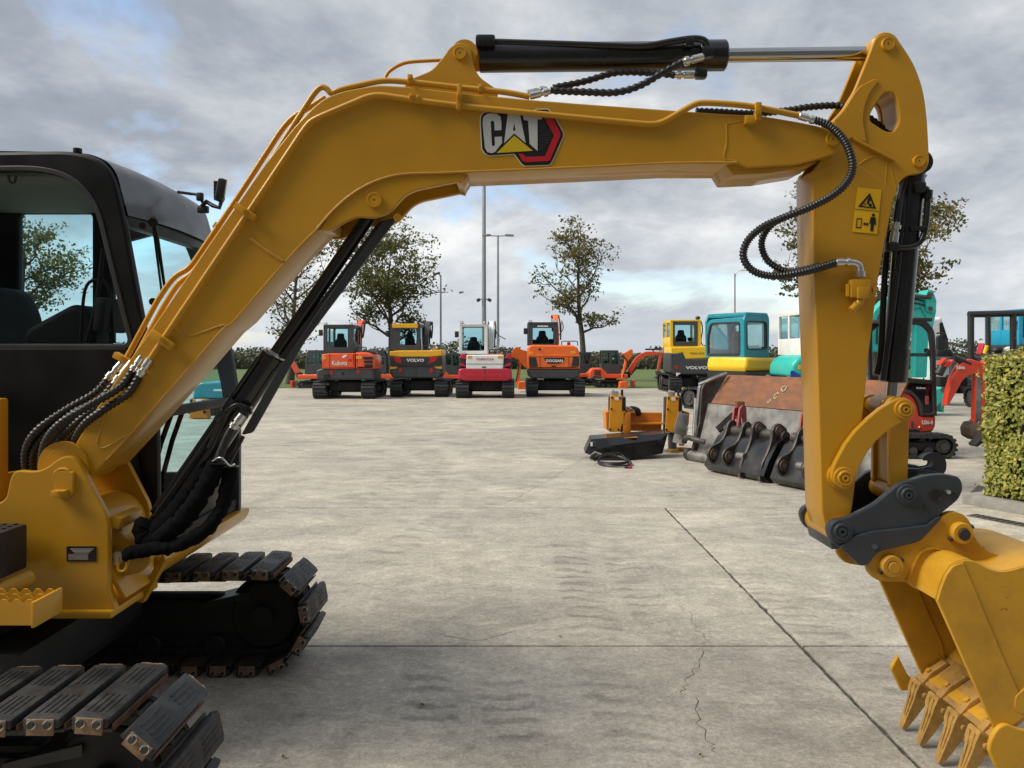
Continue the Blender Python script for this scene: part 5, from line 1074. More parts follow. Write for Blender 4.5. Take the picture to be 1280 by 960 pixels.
# ------------------------------------------------------------------ excavators parked behind
def xz(px, py, d): v = W(px, py, d); return (v.x, v.z)
def P(pts, d): return [xz(p[0], p[1], d)+tuple([p[2]*d/F] if len(p) > 2 else []) for p in pts]
def band(parent, x, y0, y1, w, h, name='crawler_track', z0=0.0, axis='y', m=PAD, pitch=.135, group=None):
    """rubber crawler: a closed belt with lugs round idlers, running along y (or x)"""
    r = h/2; L = y1-y0; b = B(); cy0, cy1 = y0+r, y1-r
    def T(a, s, z): return (x+s, a, z0+z) if axis == 'y' else (a, x+s, z0+z)
    def loop(rr):
        q = []
        for k in range(9): t = math.pi/2+math.pi*k/8; q.append((cy0+math.cos(t)*rr, r+math.sin(t)*rr))
        for k in range(9): t = -math.pi/2+math.pi*k/8; q.append((cy1+math.cos(t)*rr, r+math.sin(t)*rr))
        return q
    o, i = loop(r-.022), loop(r-.06); n = len(o)
    vs = [T(a, s, z) for (a, z) in o for s in (-w/2, w/2)]+[T(a, s, z) for (a, z) in i for s in (-w/2, w/2)]
    fs = []
    for k in range(n):
        j = (k+1) % n
        fs += [(2*k, 2*k+1, 2*j+1, 2*j), (2*n+2*k, 2*n+2*j, 2*n+2*j+1, 2*n+2*k+1), (2*k, 2*j, 2*n+2*j, 2*n+2*k), (2*k+1, 2*n+2*k+1, 2*n+2*j+1, 2*j+1)]
    b.add(vs, fs, m)
    per = 2*(cy1-cy0)+2*math.pi*r; nl = int(per/pitch)
    for k in range(nl):
        u = k*per/nl; Ls = cy1-cy0; A = math.pi*r; rr = r-.012
        if u < Ls: a, z, t = cy0+u, r+rr, 0
        elif u < Ls+A: t = (u-Ls)/r; a, z = cy1+math.sin(t)*rr, r+math.cos(t)*rr
        elif u < 2*Ls+A: a, z, t = cy1-(u-Ls-A), r-rr, math.pi
        else: t = math.pi+(u-2*Ls-A)/r; a, z = cy0+math.sin(t)*rr, r+math.cos(t)*rr
        ca, sa = math.cos(t), math.sin(t); hl, hh = pitch*.31, .022
        c8 = [(a+p*ca+q*sa, z-p*sa+q*ca) for p, q in ((-hl, -hh), (hl, -hh), (hl*.8, hh), (-hl*.8, hh))]
        b.add([T(p[0], -w*.48, p[1]) for p in c8]+[T(p[0], w*.48, p[1]) for p in c8], [(0, 1, 2, 3), (7, 6, 5, 4), (0, 4, 5, 1), (1, 5, 6, 2), (2, 6, 7, 3), (3, 7, 4, 0)], m)
    tr = b.obj(name, parent)
    f = B(); fx_ = lambda a, s, z: Vector(T(a, s, z))
    for a in (cy0, cy1): f.cyl(fx_(a, -w*.36, r), fx_(a, w*.36, r), r-.07, DSTEEL, seg=18, bev=.02); f.cyl(fx_(a, -w*.42, r), fx_(a, w*.42, r), r*.35, GREY, seg=14)
    for k in range(4):
        a = cy0+.25+(cy1-cy0-.5)*k/3; f.cyl(fx_(a, -w*.36, .12), fx_(a, w*.36, .12), .07, DSTEEL, seg=12)
    c = fx_((cy0+cy1)/2, 0, r); sz = (w*.5, cy1-cy0, h*.34) if axis == 'y' else (cy1-cy0, w*.5, h*.34)
    f.box(c, sz, DARK, None, .02); f.obj('track_frame', tr)
    return tr
def rear_cab(parent, px0, px1, py0, py1, d, depth, frame, win, roof=None, seat=True, slim=.07, gl=None, split=None):
    """operator cab seen from behind: framed rear and front screens, side posts, roof, seat"""
    x0, zt = xz(px0, py0, d); x1, zb = xz(px1, py1, d)
    (wx0, wz1), (wx1, wz0) = xz(win[0], win[1], d), xz(win[2], win[3], d)
    o = rp([(x0, zb), (x0, zt, .1), (x1, zt, .1), (x1, zb)], 0, 4); h = rect(wx0, wz0, wx1, wz1, .05)
    b = B(); b.plate(o, d, .07, frame, .02, [h], px=False); b.plate(o, d+depth-.06, .06, frame, .02, [rect(x0+.09, zb+.25, x1-.09, zt-.12, .05)], px=False)
    for x in (x0+.035, x1-.035):
        b.box((x, d+depth*.5, zt-.07), (.07, depth-.1, .13), frame, None, .015); b.box((x, d+depth*.5, zb+.22), (.05, depth-.1, .44), frame, None, .01); b.box((x, d+depth*.52, (zt+zb)/2), (.06, .09, zt-zb-.1), frame, None, .01)
    b.box(((x0+x1)/2, d+depth/2, zt-.04), (x1-x0-.02, depth+.06, .08), roof or frame, None, .03)
    b.box(((x0+x1)/2, d+depth/2, zb+.03), (x1-x0-.1, depth-.1, .06), DARK)
    cabo = b.obj('cab', parent)
    for y, hh in ((d+.03, offs(h, .01)), (d+depth-.03, rect(x0+.085, zb+.24, x1-.085, zt-.115))): plate('window', hh, y, .006, gl or GLB, cabo, .001, px=False)
    for x in (x0+.035, x1-.035):
        b = B(); b.box((x, d+depth*.5, (zt+zb)/2+.12), (.006, depth-.15, zt-zb-.6), gl or GLB); b.obj('window', cabo)
    if seat:
        cx = (wx0+wx1)/2-.02; sw = min(.5, (wx1-wx0)*.62); zs = wz0-.06
        plate('seat', rp([(cx-sw/2, zs-.4), (cx-sw/2, zs+.30, .08), (cx-sw*.30, zs+.40, .05), (cx-sw*.27, zs+.60, .07), (cx+sw*.27, zs+.60, .07), (cx+sw*.30, zs+.40, .05), (cx+sw/2, zs+.30, .08), (cx+sw/2, zs-.4)], 0, 4), d+depth*.35, .14, INT, cabo, .05, px=False)
        b = B(); b.box((cx+.05, d+depth*.55, zs-.05), (.5, .5, .12), INT, None, .04); b.tube([(x1-.2, d+depth*.8, zb), (x1-.22, d+depth*.75, zs+.2)], .03, INT); b.box((x1-.2, d+depth*.75, zs+.2), (.2, .1, .16), INT, None, .03); b.obj('seat_base', cabo)
    return cabo
def under(parent, x0, x1, d, h=.62, lo=.14):
    b = B(); b.box(((x0+x1)/2, d+1.3, .45), (x1-x0, 1.6, .34), DARK, None, .03); b.cyl(((x0+x1)/2, d+1.3, .6), ((x0+x1)/2, d+1.3, .95), .45, DARK, seg=28)
    b.box(((x0+x1)/2, d+2.55, .34), (x1-x0+.9, .09, .42), DARK, None, .02); b.obj('undercarriage', parent)
def back_arm(parent, px0, px1, py0, py1, d, m, hoses=True):
    """boom rising in front of the machine, seen end-on past the cab"""
    x0, zt = xz(px0, py0, d); x1, zb = xz(px1, py1, d); c = (x0+x1)/2; w = abs(x1-x0)
    b = B(); b.plate(rp([(d, zb), (d+.35, zb), (d+1.25, zt-.25, .15), (d+1.2, zt, .12), (d+.9, zt-.02, .15), (d+.1, zb+.5, .3)], 0, 4), 0, w*.62, m, .02, px=False)
    for v in b.v: v.x, v.y = c-w*.31+v.y, v.x
    o = b.obj('boom', parent)
    b = B(); b.box((c, d+1.15, zt-.06), (w*.95, .2, .16), m, None, .03); b.cyl((c-w*.55, d+1.15, zt-.05), (c+w*.55, d+1.15, zt-.05), .06, DSTEEL, seg=12); b.cyl((c, d+.15, zb+.25), (c, d+.75, zt-.5), .06, BLK, seg=14); b.cyl((c, d+.7, zt-.55), (c, d+1.0, zt-.2), .035, CHR, seg=12); b.obj('boom_head', o)
    if hoses:
        for s, k in ((-.42, 0), (.45, 1), (.52, 2)):
            b = B(); b.tube(cr([(c+w*s, d+.0, zb+.2), (c+w*(s+.04), d+.1, zb+.9), (c+w*s*1.15, d+.5, zt-.7), (c+w*s*1.1, d+1.0, zt-.1-.05*k), (c+w*s*.8, d+1.15, zt-.02)], 6), .018, RUB, 6); b.obj('hydraulic_hose', o)
    return o
def lights(parent, boxes, d, m, name='lamp', th=.05):
    for q in boxes: plate(name, rp(P(q if isinstance(q[0], (tuple, list)) else [(q[0], q[1]), (q[2], q[1]), (q[2], q[3]), (q[0], q[3])], d), .015), d, th, m, parent, .01, px=False)
def fittings(T, d, rail=None, lamps=(), mirror=None, seams=(), pipes=()):
    if rail:
        x0, x1, y0, y1 = rail; b = B(); b.tube(bent([(x0, y0), (x0, y1), (x1, y1), (x1, y0)], d+.35, .05), .018, BLKM, 8); b.obj('handrail', T)
    for px, py in lamps:
        b = B(); c = W(px, py, d+.3); b.box(c, (.13, .09, .10), BLKM, None, .02); b.box(c+Vector((0, -.05, 0)), (.10, .012, .075), WHITE, None, .004); b.obj('work_lamp', T)
    if mirror:
        px, py, s_ = mirror; c = W(px, py, d+.9); b = B(); b.box(c, (.16, .05, .24), BLKM, None, .025); b.tube([c+Vector((0, .02, -.05)), c+Vector((s_*.16, .04, -.02)), c+Vector((s_*.26, .2, .05))], .014, BLKM, 6); b.obj('mirror', T)
    for a in seams:
        b = B(); b.tube([W(a[0], a[1], d-.048 if len(a) < 5 else d+a[4]), W(a[2], a[3], d-.048 if len(a) < 5 else d+a[4])], .008, DARK, 6); b.obj('panel_seam', T)
    for p_ in pipes:
        b = B(); b.tube(cr([W(q[0], q[1], d+q[2]) for q in p_], 5), .02, RUB, 6); b.obj('hydraulic_hose', T)
GR = 'midsize excavators parked in a row with their backs to the camera'
def ground_d(py): return CH*F/(py-HY)
# --- orange-red one
def kub():
    d = ground_d(499); T = thing('parked_excavator', 'orange red excavator with dark grey cab and black side louvres, first in the row', 'excavator', (tx(430, d), d, 0), GR)
    s = d/F
    for a, c in ((390, 406.5), (450.7, 468)): band(T, tx((a+c)/2, d), d, d+2.9, (c-a)*s, .66)
    under(T, tx(407, d), tx(450, d), d)
    plate('chassis_frame', rp(P([(395, 475), (395, 463), (402, 460.5), (466, 460.5), (467, 475)], d), .05), d+.05, 1.7, GREY, T, .06, px=False)
    fr = LAST
    plate('recess', rect(*xz(404, 467.5, d), *xz(412, 473, d), .03), d+.02, .08, DARK, fr, .02, px=False); b = B(); b.cyl(W(428.5, 467, d+.06), W(428.5, 467, d+.02), .045, DARK, seg=12); b.obj('tow_hole', fr)
    lights(fr, [(413, 463, 416.5, 468), (446, 463, 449.5, 467)], d+.03, LAMPR, 'reflector')
    plate('rear_cover', rp(P([(402, 461, 2), (402, 443, 2.5), (412, 441.5), (443.2, 441.5), (443.2, 461)], d), .02), d, 1.5, ORA, T, .05, px=False); rc = LAST
    tpx('maker_name', 'Kubota', WHITE, rc, 415, 451, 434, 456.5, d-.012, .012)
    plate('maker_emblem', rp(P([(427, 446.5), (430, 444), (434, 443.6), (432, 446.6), (429, 447.6)], d), .03), d-.01, .02, WHITE, rc, .003, px=False)
    lights(rc, [(402.6, 445.5, 407.5, 449.5)], d-.012, AMB, 'reflector', .03); lights(rc, [(435, 448.5, 440, 451.5)], d-.012, CRIM, 'latch', .03)
    plate('engine_cover', rp(P([(444, 461), (444, 440.5), (458, 440, 6), (466, 443, 5), (468.5, 452, 4), (468.5, 461)], d), .03), d+.02, 1.7, ORA, T, .08, px=False); ec = LAST
    for k in range(3): plate('louvre', rp(P([(453+k*.6, 446.3+k*4.6), (465, 445.8+k*4.6), (467, 449.4+k*4.6), (455+k*.8, 449.6+k*4.6)], d), .02), d, .05, DARK, ec, .01, px=False)
    lights(ec, [(445, 445, 452.5, 449)], d, AMB, 'reflector', .03)
    rear_cab(T, 404, 442, 405.6, 441.5, d+.25, 1.65, GREY, (409, 410.5, 434.5, 434.3)); back_arm(T, 440, 449.5, 399.5, 437, d+1.2, ORA)
    b = B(); b.plate(rp(P([(444, 441), (450, 437.5, 2), (460, 437.5, 3), (466, 441)], d), .05), d+.3, 1.2, GREY, .05, px=False); b.obj('engine_hood', T)
    fittings(T, d, (446, 458, 440, 434), [(407, 405), (438.5, 405)], (401, 416, 1), [(402.4, 452, 402.4, 460, -.012), (412, 442, 412, 460.6, -.004)], [[(418, 474, .3), (422, 480, .5), (430, 482, .9), (438, 476, .4)]])
kub()
# --- black and yellow one
def vol():
    d = ground_d(496.6); s = d/F; T = thing('parked_excavator', 'black and yellow excavator with yellow roof edge, second in the row under the brown oak', 'excavator', (tx(520, d), d, 0), GR)
    for a, c in ((487, 502), (543, 559)): band(T, tx((a+c)/2, d), d, d+2.9, (c-a)*s, .66)
    under(T, tx(503, d), tx(542, d), d)
    plate('counterweight', rp(P([(487.2, 467), (487.2, 445), (552.6, 445), (552.6, 467), (548, 472.5), (492, 472.5)], d), .05), d, 1.6, GREY, T, .07, px=False); cw = LAST
    plate('rear_panel', rp(P([(489, 457), (488, 446), (552, 446), (551, 457), (545, 457.6), (498, 457.6)], d), .02), d-.025, .05, BLKM, cw, .012, px=False)
    plate('top_band', rp(P([(487, 445), (487, 439.3), (500, 438, 2), (540, 438, 2), (552.8, 437), (552.8, 445), (536, 446.5), (500, 446.5)], d), .03), d-.01, 1.6, VYEL, T, .04, px=False)
    tpx('maker_name', 'VOLVO', WHITE, cw, 508.2, 448.3, 530, 452.3, d-.035, .03)
    lights(cw, [[(491.6, 446.5), (500, 446.5), (502.5, 454.5), (495, 452.5)], [(548, 446.5), (538, 446.5), (535.5, 454.5), (543, 452.5)], (498.5, 460.5, 502.5, 465.5), (537.5, 460.5, 541, 465.5)], d-.04, LAMPR, 'tail_lamp')
    lights(cw, [[(487.4, 461.6), (487.4, 457.6), (499, 457.8), (494, 461)], [(552.4, 461), (552.4, 457.4), (540, 457.6), (546, 460.6)]], d-.02, VYEL, 'corner_band')
    rear_cab(T, 488, 525, 404.5, 438, d+.3, 1.65, GREY, (500, 411, 520.6, 431.5))
    plate('roof_edge', rect(*xz(490.5, 410, d+.28), *xz(522.5, 404.6, d+.28), .04), d+.22, .5, VYEL, T, .02, px=False)
    back_arm(T, 526, 537, 401, 437, d+1.2, GREY)
    b = B(); b.tube([W(526, 410, d+.6), W(527, 438, d+.4)], .035, STL, 8); b.obj('grab_rail', T); b = B(); b.cyl(W(544, 438, d+.5), W(544, 434.5, d+.5), .06, AMB, seg=12, bev=.02); b.obj('beacon', T)
    fittings(T, d, (529, 551, 438, 432), [(493, 403), (520, 403)], (485, 417, 1), [(488, 458, 552, 458, -.03), (520, 458, 520, 472, -.004)], [[(510, 472, .3), (514, 480, .5), (524, 480, .9), (532, 473, .4)]])
vol()
# --- white and crimson one
def tak():
    d = ground_d(498); s = d/F; T = thing('parked_excavator', 'white and crimson excavator with white cab frame, third in the row', 'excavator', (tx(606, d), d, 0), GR)
    for a, c in ((569.3, 586), (627.3, 643)): band(T, tx((a+c)/2, d), d, d+2.9, (c-a)*s, .66)
    under(T, tx(587, d), tx(627, d), d)
    plate('counterweight', rp(P([(572, 474), (573, 462), (578, 459.5), (634, 459.5), (639.5, 462), (640, 474), (634, 476.3), (580, 476.3)], d), .05), d, 1.6, CRIM, T, .08, px=False); cw = LAST
    plate('trim_line', rp(P([(583, 470.5), (586, 468.5), (629, 468.5), (632, 470.5), (630, 471.2), (585, 471.2)], d), .01), d-.012, .03, DRED, cw, .005, px=False)
    plate('rear_door', rp(P([(582.5, 461.6), (582.5, 443.5), (630, 443.5), (629, 461.6)], d), .06), d+.0, 1.3, WHITE, T, .05, px=False); dr = LAST
    tpx('maker_name', 'TAKEUCHI', DRED, dr, 595, 447.6, 616.5, 450.3, d-.012, .01)
    lights(dr, [(584.5, 444.6, 590, 448.2), (622.5, 444.6, 628, 448.2)], d-.012, AMB, 'reflector', .03); b = B(); b.box(W(605, 459, d), (.16, .03, .05), GREY, None, .01); b.obj('handle', dr)
    for q in ([(573.6, 459.8), (573.6, 447, 2), (577, 442, 2), (582.3, 442), (582.3, 460)], [(639.6, 459.8), (639.6, 447, 2), (636, 442, 2), (630.2, 442), (630.2, 460)]): plate('corner_cover', rp(P(q, d), .02), d+.02, 1.4, BLKM, T, .05, px=False); plate('red_corner', rp(P([(min(p[0] for p in q), 448), (max(p[0] for p in q), 449), (max(p[0] for p in q), 442.4), (sum(p[0] for p in q)/5, 441.8)], d), .02), d+.0, .06, CRIM, LAST, .02, px=False)
    for q in ([(574.5, 457), (582, 458.5), (582, 456.5), (574.5, 453)], [(638.6, 457), (630.6, 458.5), (630.6, 456.5), (638.6, 453)]): lights(T, [q], d+.0, CRIM, 'vent_bar', .04)
    rear_cab(T, 573.7, 609.5, 404.2, 442.5, d+.3, 1.65, WHITE, (577.5, 408.5, 605.5, 438.5)); back_arm(T, 609.5, 618.5, 400, 440, d+1.2, WHITE)
    plate('rear_gasket', rect(*xz(576, 440, d+.3), *xz(607, 407, d+.3), .06), d+.285, .03, BLKM, T.children[-2], .006, [rect(*xz(580.2, 437.5, d+.3), *xz(604, 411, d+.3), .05)], px=False) if False else None
    b = B(); b.tube(cr([W(619, 409, d+2), W(622, 418, d+1.6), W(632, 424, d+1.4)], 6), .018, RUB, 6); b.tube(cr([W(622, 441, d+.9), W(623, 432, d+.9), W(624, 423, d+.9)], 4), .03, STL, 8); b.obj('exhaust_pipe', T)
    fittings(T, d, (612, 636, 443, 437), [(577, 403), (605, 403)], (571, 418, 1), [(606, 461.5, 606, 475, -.004), (583, 455, 629, 455, -.004)], [[(598, 476, .3), (602, 482, .5), (612, 482, .9), (618, 476, .4)]])
tak()
# --- bright orange one
def doo():
    d = ground_d(496.3); s = d/F; T = thing('parked_excavator', 'bright orange excavator with charcoal cab and black name plaque, fourth in the row', 'excavator', (tx(694, d), d, 0), GR)
    for a, c in ((658.6, 673), (718, 731.6)): band(T, tx((a+c)/2, d), d, d+2.9, (c-a)*s, .66)
    under(T, tx(674, d), tx(718, d), d)
    plate('bumper', rp(P([(659, 461), (726, 461), (725, 470), (718, 473.3), (666, 473.3), (660, 470)], d), .05), d, 1.6, GREY, T, .08, px=False)
    plate('engine_cover', rp(P([(659.6, 461), (659.8, 433.5, 2), (664, 431), (716, 431.5), (722.5, 434.5, 2), (724.6, 445), (725, 461)], d), .04), d-.03, 1.6, ORB, T, .07, px=False); ec = LAST
    plate('cover_ledge', rp(P([(660, 443.5), (724, 443.5), (724.5, 445.8), (660, 445.8)], d), .01), d-.05, .08, ORB, ec, .015, px=False)
    lights(ec, [[(661, 446.5), (670, 446.5), (672.5, 458.5), (661.5, 458.5)], [(716.5, 445.5), (724, 444.5), (724, 458), (714, 458.5)]], d-.045, BLKM, 'vent')
    lights(ec, [(662, 440, 667, 443.3), (713.5, 439, 719.5, 442.5)], d-.045, AMB, 'reflector')
    plate('name_plaque', rp(P([(680, 448.6), (680.5, 447.4), (705, 447.4), (706, 448.6), (702, 453.4), (699, 454.6), (684, 454.6)], d), .01), d-.055, .04, DBLK, ec, .006, px=False)
    tpx('maker_name', 'DOOSAN', WHITE, ec, 682.5, 449.2, 703.5, 452.8, d-.065, .03)
    b = B(); b.box(W(692, 458, d-.04), (.16, .03, .06), BLKM, None, .01); b.obj('latch', ec)
    rear_cab(T, 659.8, 697.6, 402.6, 431.5, d+.3, 1.65, GREY, (666, 410, 692.5, 430)); back_arm(T, 691, 701, 392.5, 431, d+1.2, ORB)
    tpx('cab_sticker', '-------', WHITE, T, 672, 406.8, 685, 408.6, d+.285, .02)
    b = B(); b.cyl(W(711, 432, d+.4), W(711, 427.5, d+.4), .07, LAMPR, seg=12, bev=.02); b.obj('beacon', T); b = B(); b.tube([W(674, 432, d+.2), W(674.5, 437, d-.06)], .05, BLKM, 8); b.obj('tail_pipe', T)
    b = B(); b.tube(cr([W(702, 401, d+2.1), W(704, 410, d+1.9), W(699, 419, d+1.5)], 6), .02, RUB, 6); b.obj('hydraulic_hose', T)
    fittings(T, d, (702, 722, 432, 426.5), [(663, 401.5), (694, 401.5)], (657, 414, 1), [(675, 445.8, 675, 460.6), (711, 445.8, 711, 460.6)], [[(684, 473, .3), (688, 480, .5), (698, 480, .9), (704, 474, .4)]])
doo()
# --- low orange mini excavators standing side-on behind the row
def mini(name, label, ox, oy, sc_, body, flip=False, group='orange mini excavators behind the parked row', cabm=GREY, arm=True):
    """built side-on in metres, boom towards +x; s scales the whole machine"""
    T = thing(name, label, 'excavator', (0, 0, 0), group)
    band(T, 0.0, -1.0, .95, .3, .42, axis='x').location.y = -.5
    band(T, 0.0, -1.0, .95, .3, .42, axis='x').location.y = .5
    b = B(); b.box((0, 0, .34), (1.1, .8, .2), DARK, None, .02); b.cyl((0, 0, .4), (0, 0, .56), .34, DARK, seg=20); b.obj('undercarriage', T)
    plate('body', rp([(-1.25, .55), (-1.32, .85, .1), (-1.18, 1.12, .15), (-.6, 1.15, .1), (-.35, .95, .1), (-.25, .80), (.95, .78, .05), (.95, .52, .04)], 0, 4), -.62, 1.24, body, T, .06, px=False); bd = LAST
    for k in range(3): plate('louvre', rp([(-1.05+k*.02, .74+k*.11), (-.66, .70+k*.11), (-.62, .77+k*.11), (-1.03+k*.02, .81+k*.11)], .02), -.645, .04, DARK, bd, .01, px=False)
    plate('side_skirt', rp([(-1.2, .52), (-1.1, .70), (-.62, .66), (-.6, .52)], .03), -.635, 1.27, GREY, bd, .02, px=False)
    o = rp([(-.55, .8), (-.62, 1.5, .1), (-.60, 2.16, .14), (.40, 2.18, .14), (.55, 1.4, .1), (.56, .8)], 0, 4)
    holes = [rect(-.48, 1.42, -.10, 2.02, .05), rp([(0.0, 1.36), (0.0, 2.02), (.33, 2.02, .06), (.44, 1.36)], .03)]
    b = B(); b.plate(o, -.55, .06, cabm, .02, holes, px=False); b.plate(o, .42, .06, cabm, .02, holes, px=False); b.box((-.1, -.05, 2.15), (1.0, 1.0, .08), cabm, None, .03); b.box((-.57, -.05, 1.1), (.06, .95, .6), cabm, None, .01); b.box((0, -.05, .84), (1.0, .95, .06), DARK); c = b.obj('cab', T)
    for h in holes: plate('window', h, -.52, .006, GL, c, .001, px=False); plate('window', h, .45, .006, GL, c, .001, px=False)
    plate('seat', rp([(-.4, .9), (-.42, 1.55, .08), (-.22, 1.6, .08), (-.15, 1.15, .05), (.15, 1.12, .05), (.15, .9)], 0), -.3, .45, INT, c, .04, px=False)
    b = B(); b.box((1.05, .2, .72), (.3, .3, .34), DARK, None, .04); b.obj('swing_post', T)
    if arm:
        plate('boom', rp([(1.0, .62), (1.18, .62, .05), (1.75, 1.62, .3), (2.15, 1.86, .2), (3.05, 1.90, .05), (3.05, 2.10, .06), (2.1, 2.12, .2), (1.55, 1.82, .25), (.95, .86, .1)], 0, 4), .12, .16, body, T, .02, px=False); bo = LAST
        b = B(); b.cyl((1.22, .2, .72), (1.62, .2, 1.2), .055, BLK, seg=12); b.cyl((1.6, .2, 1.18), (1.85, .2, 1.62), .03, CHR, seg=10); b.obj('boom_cylinder', bo)
        b = B(); b.cyl((2.1, .2, 2.24), (3.0, .2, 2.24), .05, BLK, seg=12); b.obj('arm_cylinder', bo)
        plate('stick', rp([(3.0, 2.22, .06), (3.16, 2.12, .08), (2.92, .9), (2.78, .9)], 0), .13, .14, body, T, .02, px=False)
        plate('bucket', rp([(2.74, .95), (2.98, .95), (3.12, .66, .1), (2.95, .45, .15), (2.62, .52, .05), (2.78, .7, .05)], 0), -.05, .5, DSTEEL, T, .02, px=False)
    plate('blade', rp([(1.25, .05), (1.40, .08), (1.36, .25, .05), (1.42, .42), (1.27, .42)], 0), -.62, 1.24, body, T, .01, px=False)
    T.location = (ox, oy, 0); T.scale = (sc_*(-1 if flip else 1), sc_, sc_)
    return T
dm = 38.3
M1 = mini('mini_excavator', 'low orange mini excavator standing side-on right of the bright orange excavator, boom reaching right', tx(763, dm), dm, .84, ORA)
tpx('maker_name', 'Kubota', WHITE, M1.children[-3] if False else M1, 820, 437.5, 829.5, 440.5, dm-.05)
def mcopy(px, d, s, label, flip=False):
    c = copy_tree(M1); c['label'] = label; c.location = (tx(px, d), d, 0); c.scale = (s*(-1 if flip else 1), s, s)
    for ch in list(c.children):
        if ch.name.startswith('maker_name'): bpy.data.objects.remove(ch)
    return c
mcopy(396, 37.6, .84, 'orange mini excavator half hidden left of the first parked excavator', True)
mcopy(473, 38.2, .84, 'orange mini excavator in the gap between the first and second parked excavators', False)
mcopy(567, 38.6, .78, 'orange mini excavator in the gap between the second and third parked excavators', False)
mcopy(727, 40.5, .8, 'orange mini excavator just behind the right hand side of the bright orange excavator', True)
# folded orange digging arm left of the bright orange excavator and another right of the small cab
def loose_arm(label, boom, stick, d, foot):
    T = thing('digger_arm', label, 'digger arm', (tx(foot[0], d), d, 0))
    plate('boom', rp(P(boom, d), .03), d, .18, ORB, T, .02, px=False); plate('stick', rp(P(stick, d), .03), d+.2, .16, ORB, T, .02, px=False)
    q = [W(p[0], p[1], d-.03) for p in ((boom[0][0]+2, boom[0][1]+2), ((boom[0][0]+stick[0][0])/2+5, boom[0][1]+10), (stick[-2][0], stick[-2][1]-4))]
    b = B(); b.tube(cr(q, 6), .03, RUB, 8); b.obj('hydraulic_hose', T)
    b = B(); b.plate(rp(P([(foot[0]-6, foot[1]), (foot[0]-5, foot[1]-9), (foot[0]+3, foot[1]-10), (foot[0]+6, foot[1]-2), (foot[0]+5, foot[1])], d), .05), d-.1, .6, ORB, .03, px=False); b.obj('bucket', T)
loose_arm('folded orange digger arm between the crimson and the bright orange excavators', [(638, 446), (641, 437), (646, 433, 2), (652, 437), (660, 439), (660, 462), (655, 458), (648, 449)], [(648, 452), (652, 453), (650, 470), (649, 481), (645, 481), (646.5, 465)], 33.5, (653, 486.5))
loose_arm('short orange digger arm folded upright in front of the small side-on cab', [(776, 443), (783, 440), (788, 436.5), (791, 437), (791, 444), (786, 450), (783, 460), (779, 473), (777, 473), (781, 455), (782, 445)], [(783, 445), (788, 446), (783, 464), (779, 475), (777, 474)], 37.2, (780, 486))
# --- yellow one at the right
def vol2():
    d = 33.0; s = d/F; T = thing('parked_excavator', 'yellow excavator with grey counterweight and yellow cab, standing left of the blue teal cab', 'excavator', (tx(852, d), d, 0))
    for a, c in ((829.4, 845), (866, 882)): band(T, tx((a+c)/2, d), d, d+2.9, (c-a)*s, .80)
    under(T, tx(846, d), tx(866, d), d)
    plate('counterweight', rp(P([(829.5, 464), (830, 441), (846, 440, 2), (850, 448), (884, 447), (884, 464), (878, 468), (834, 468)], d), .05), d, 1.6, GREY, T, .09, px=False); cw = LAST
    plate('engine_cover', rp(P([(831, 447), (831, 434), (882, 432.5, 2), (880, 448), (849, 449), (846, 440.5)], d), .03), d+.02, 1.6, SYEL, T, .05, px=False); ec = LAST
    tpx('maker_name', 'VOLVO', WHITE, cw, 849.3, 457.6, 876, 461.6, d-.014, .03); tpx('model_name', 'VOLVO', mat('brown_film', (.22, .10, .03), .5), ec, 854, 440.5, 872.5, 443, d+.008, .02)
    lights(cw, [(835.5, 457.3, 840.5, 461)], d-.015, LAMPR, 'tail_lamp', .03)
    c = rear_cab(T, 829.8, 868.8, 399.5, 434, d+.3, 1.7, SYEL, (836, 406, 860, 427.5))
    plate('rear_gasket', rect(*xz(833.5, 432.5, d+.28), *xz(864.5, 400.8, d+.28), .05), d+.285, .03, GREY, c, .006, [rect(*xz(836, 427, d+.28), *xz(860, 406.3, d+.28), .05)], px=False)
    b = B(); b.sphere(W(864.5, 397.5, d+.6), .11, BLKM, 1, 1, .8); b.obj('beacon', T); b = B(); b.tube(cr([W(869, 402, d+.9), W(870.5, 412, d+.8), W(868.5, 426, d+.6), W(871, 432, d+.5)], 5), .025, BLKM, 8); b.obj('mirror_bracket', T)
    T.location.x += .27
    plate('tail_flag', rp(P([(845, 466), (851, 466.4), (845.5, 470.6)], d), .01), d-.012, .03, WHITE, T, .005, px=False)
vol2()
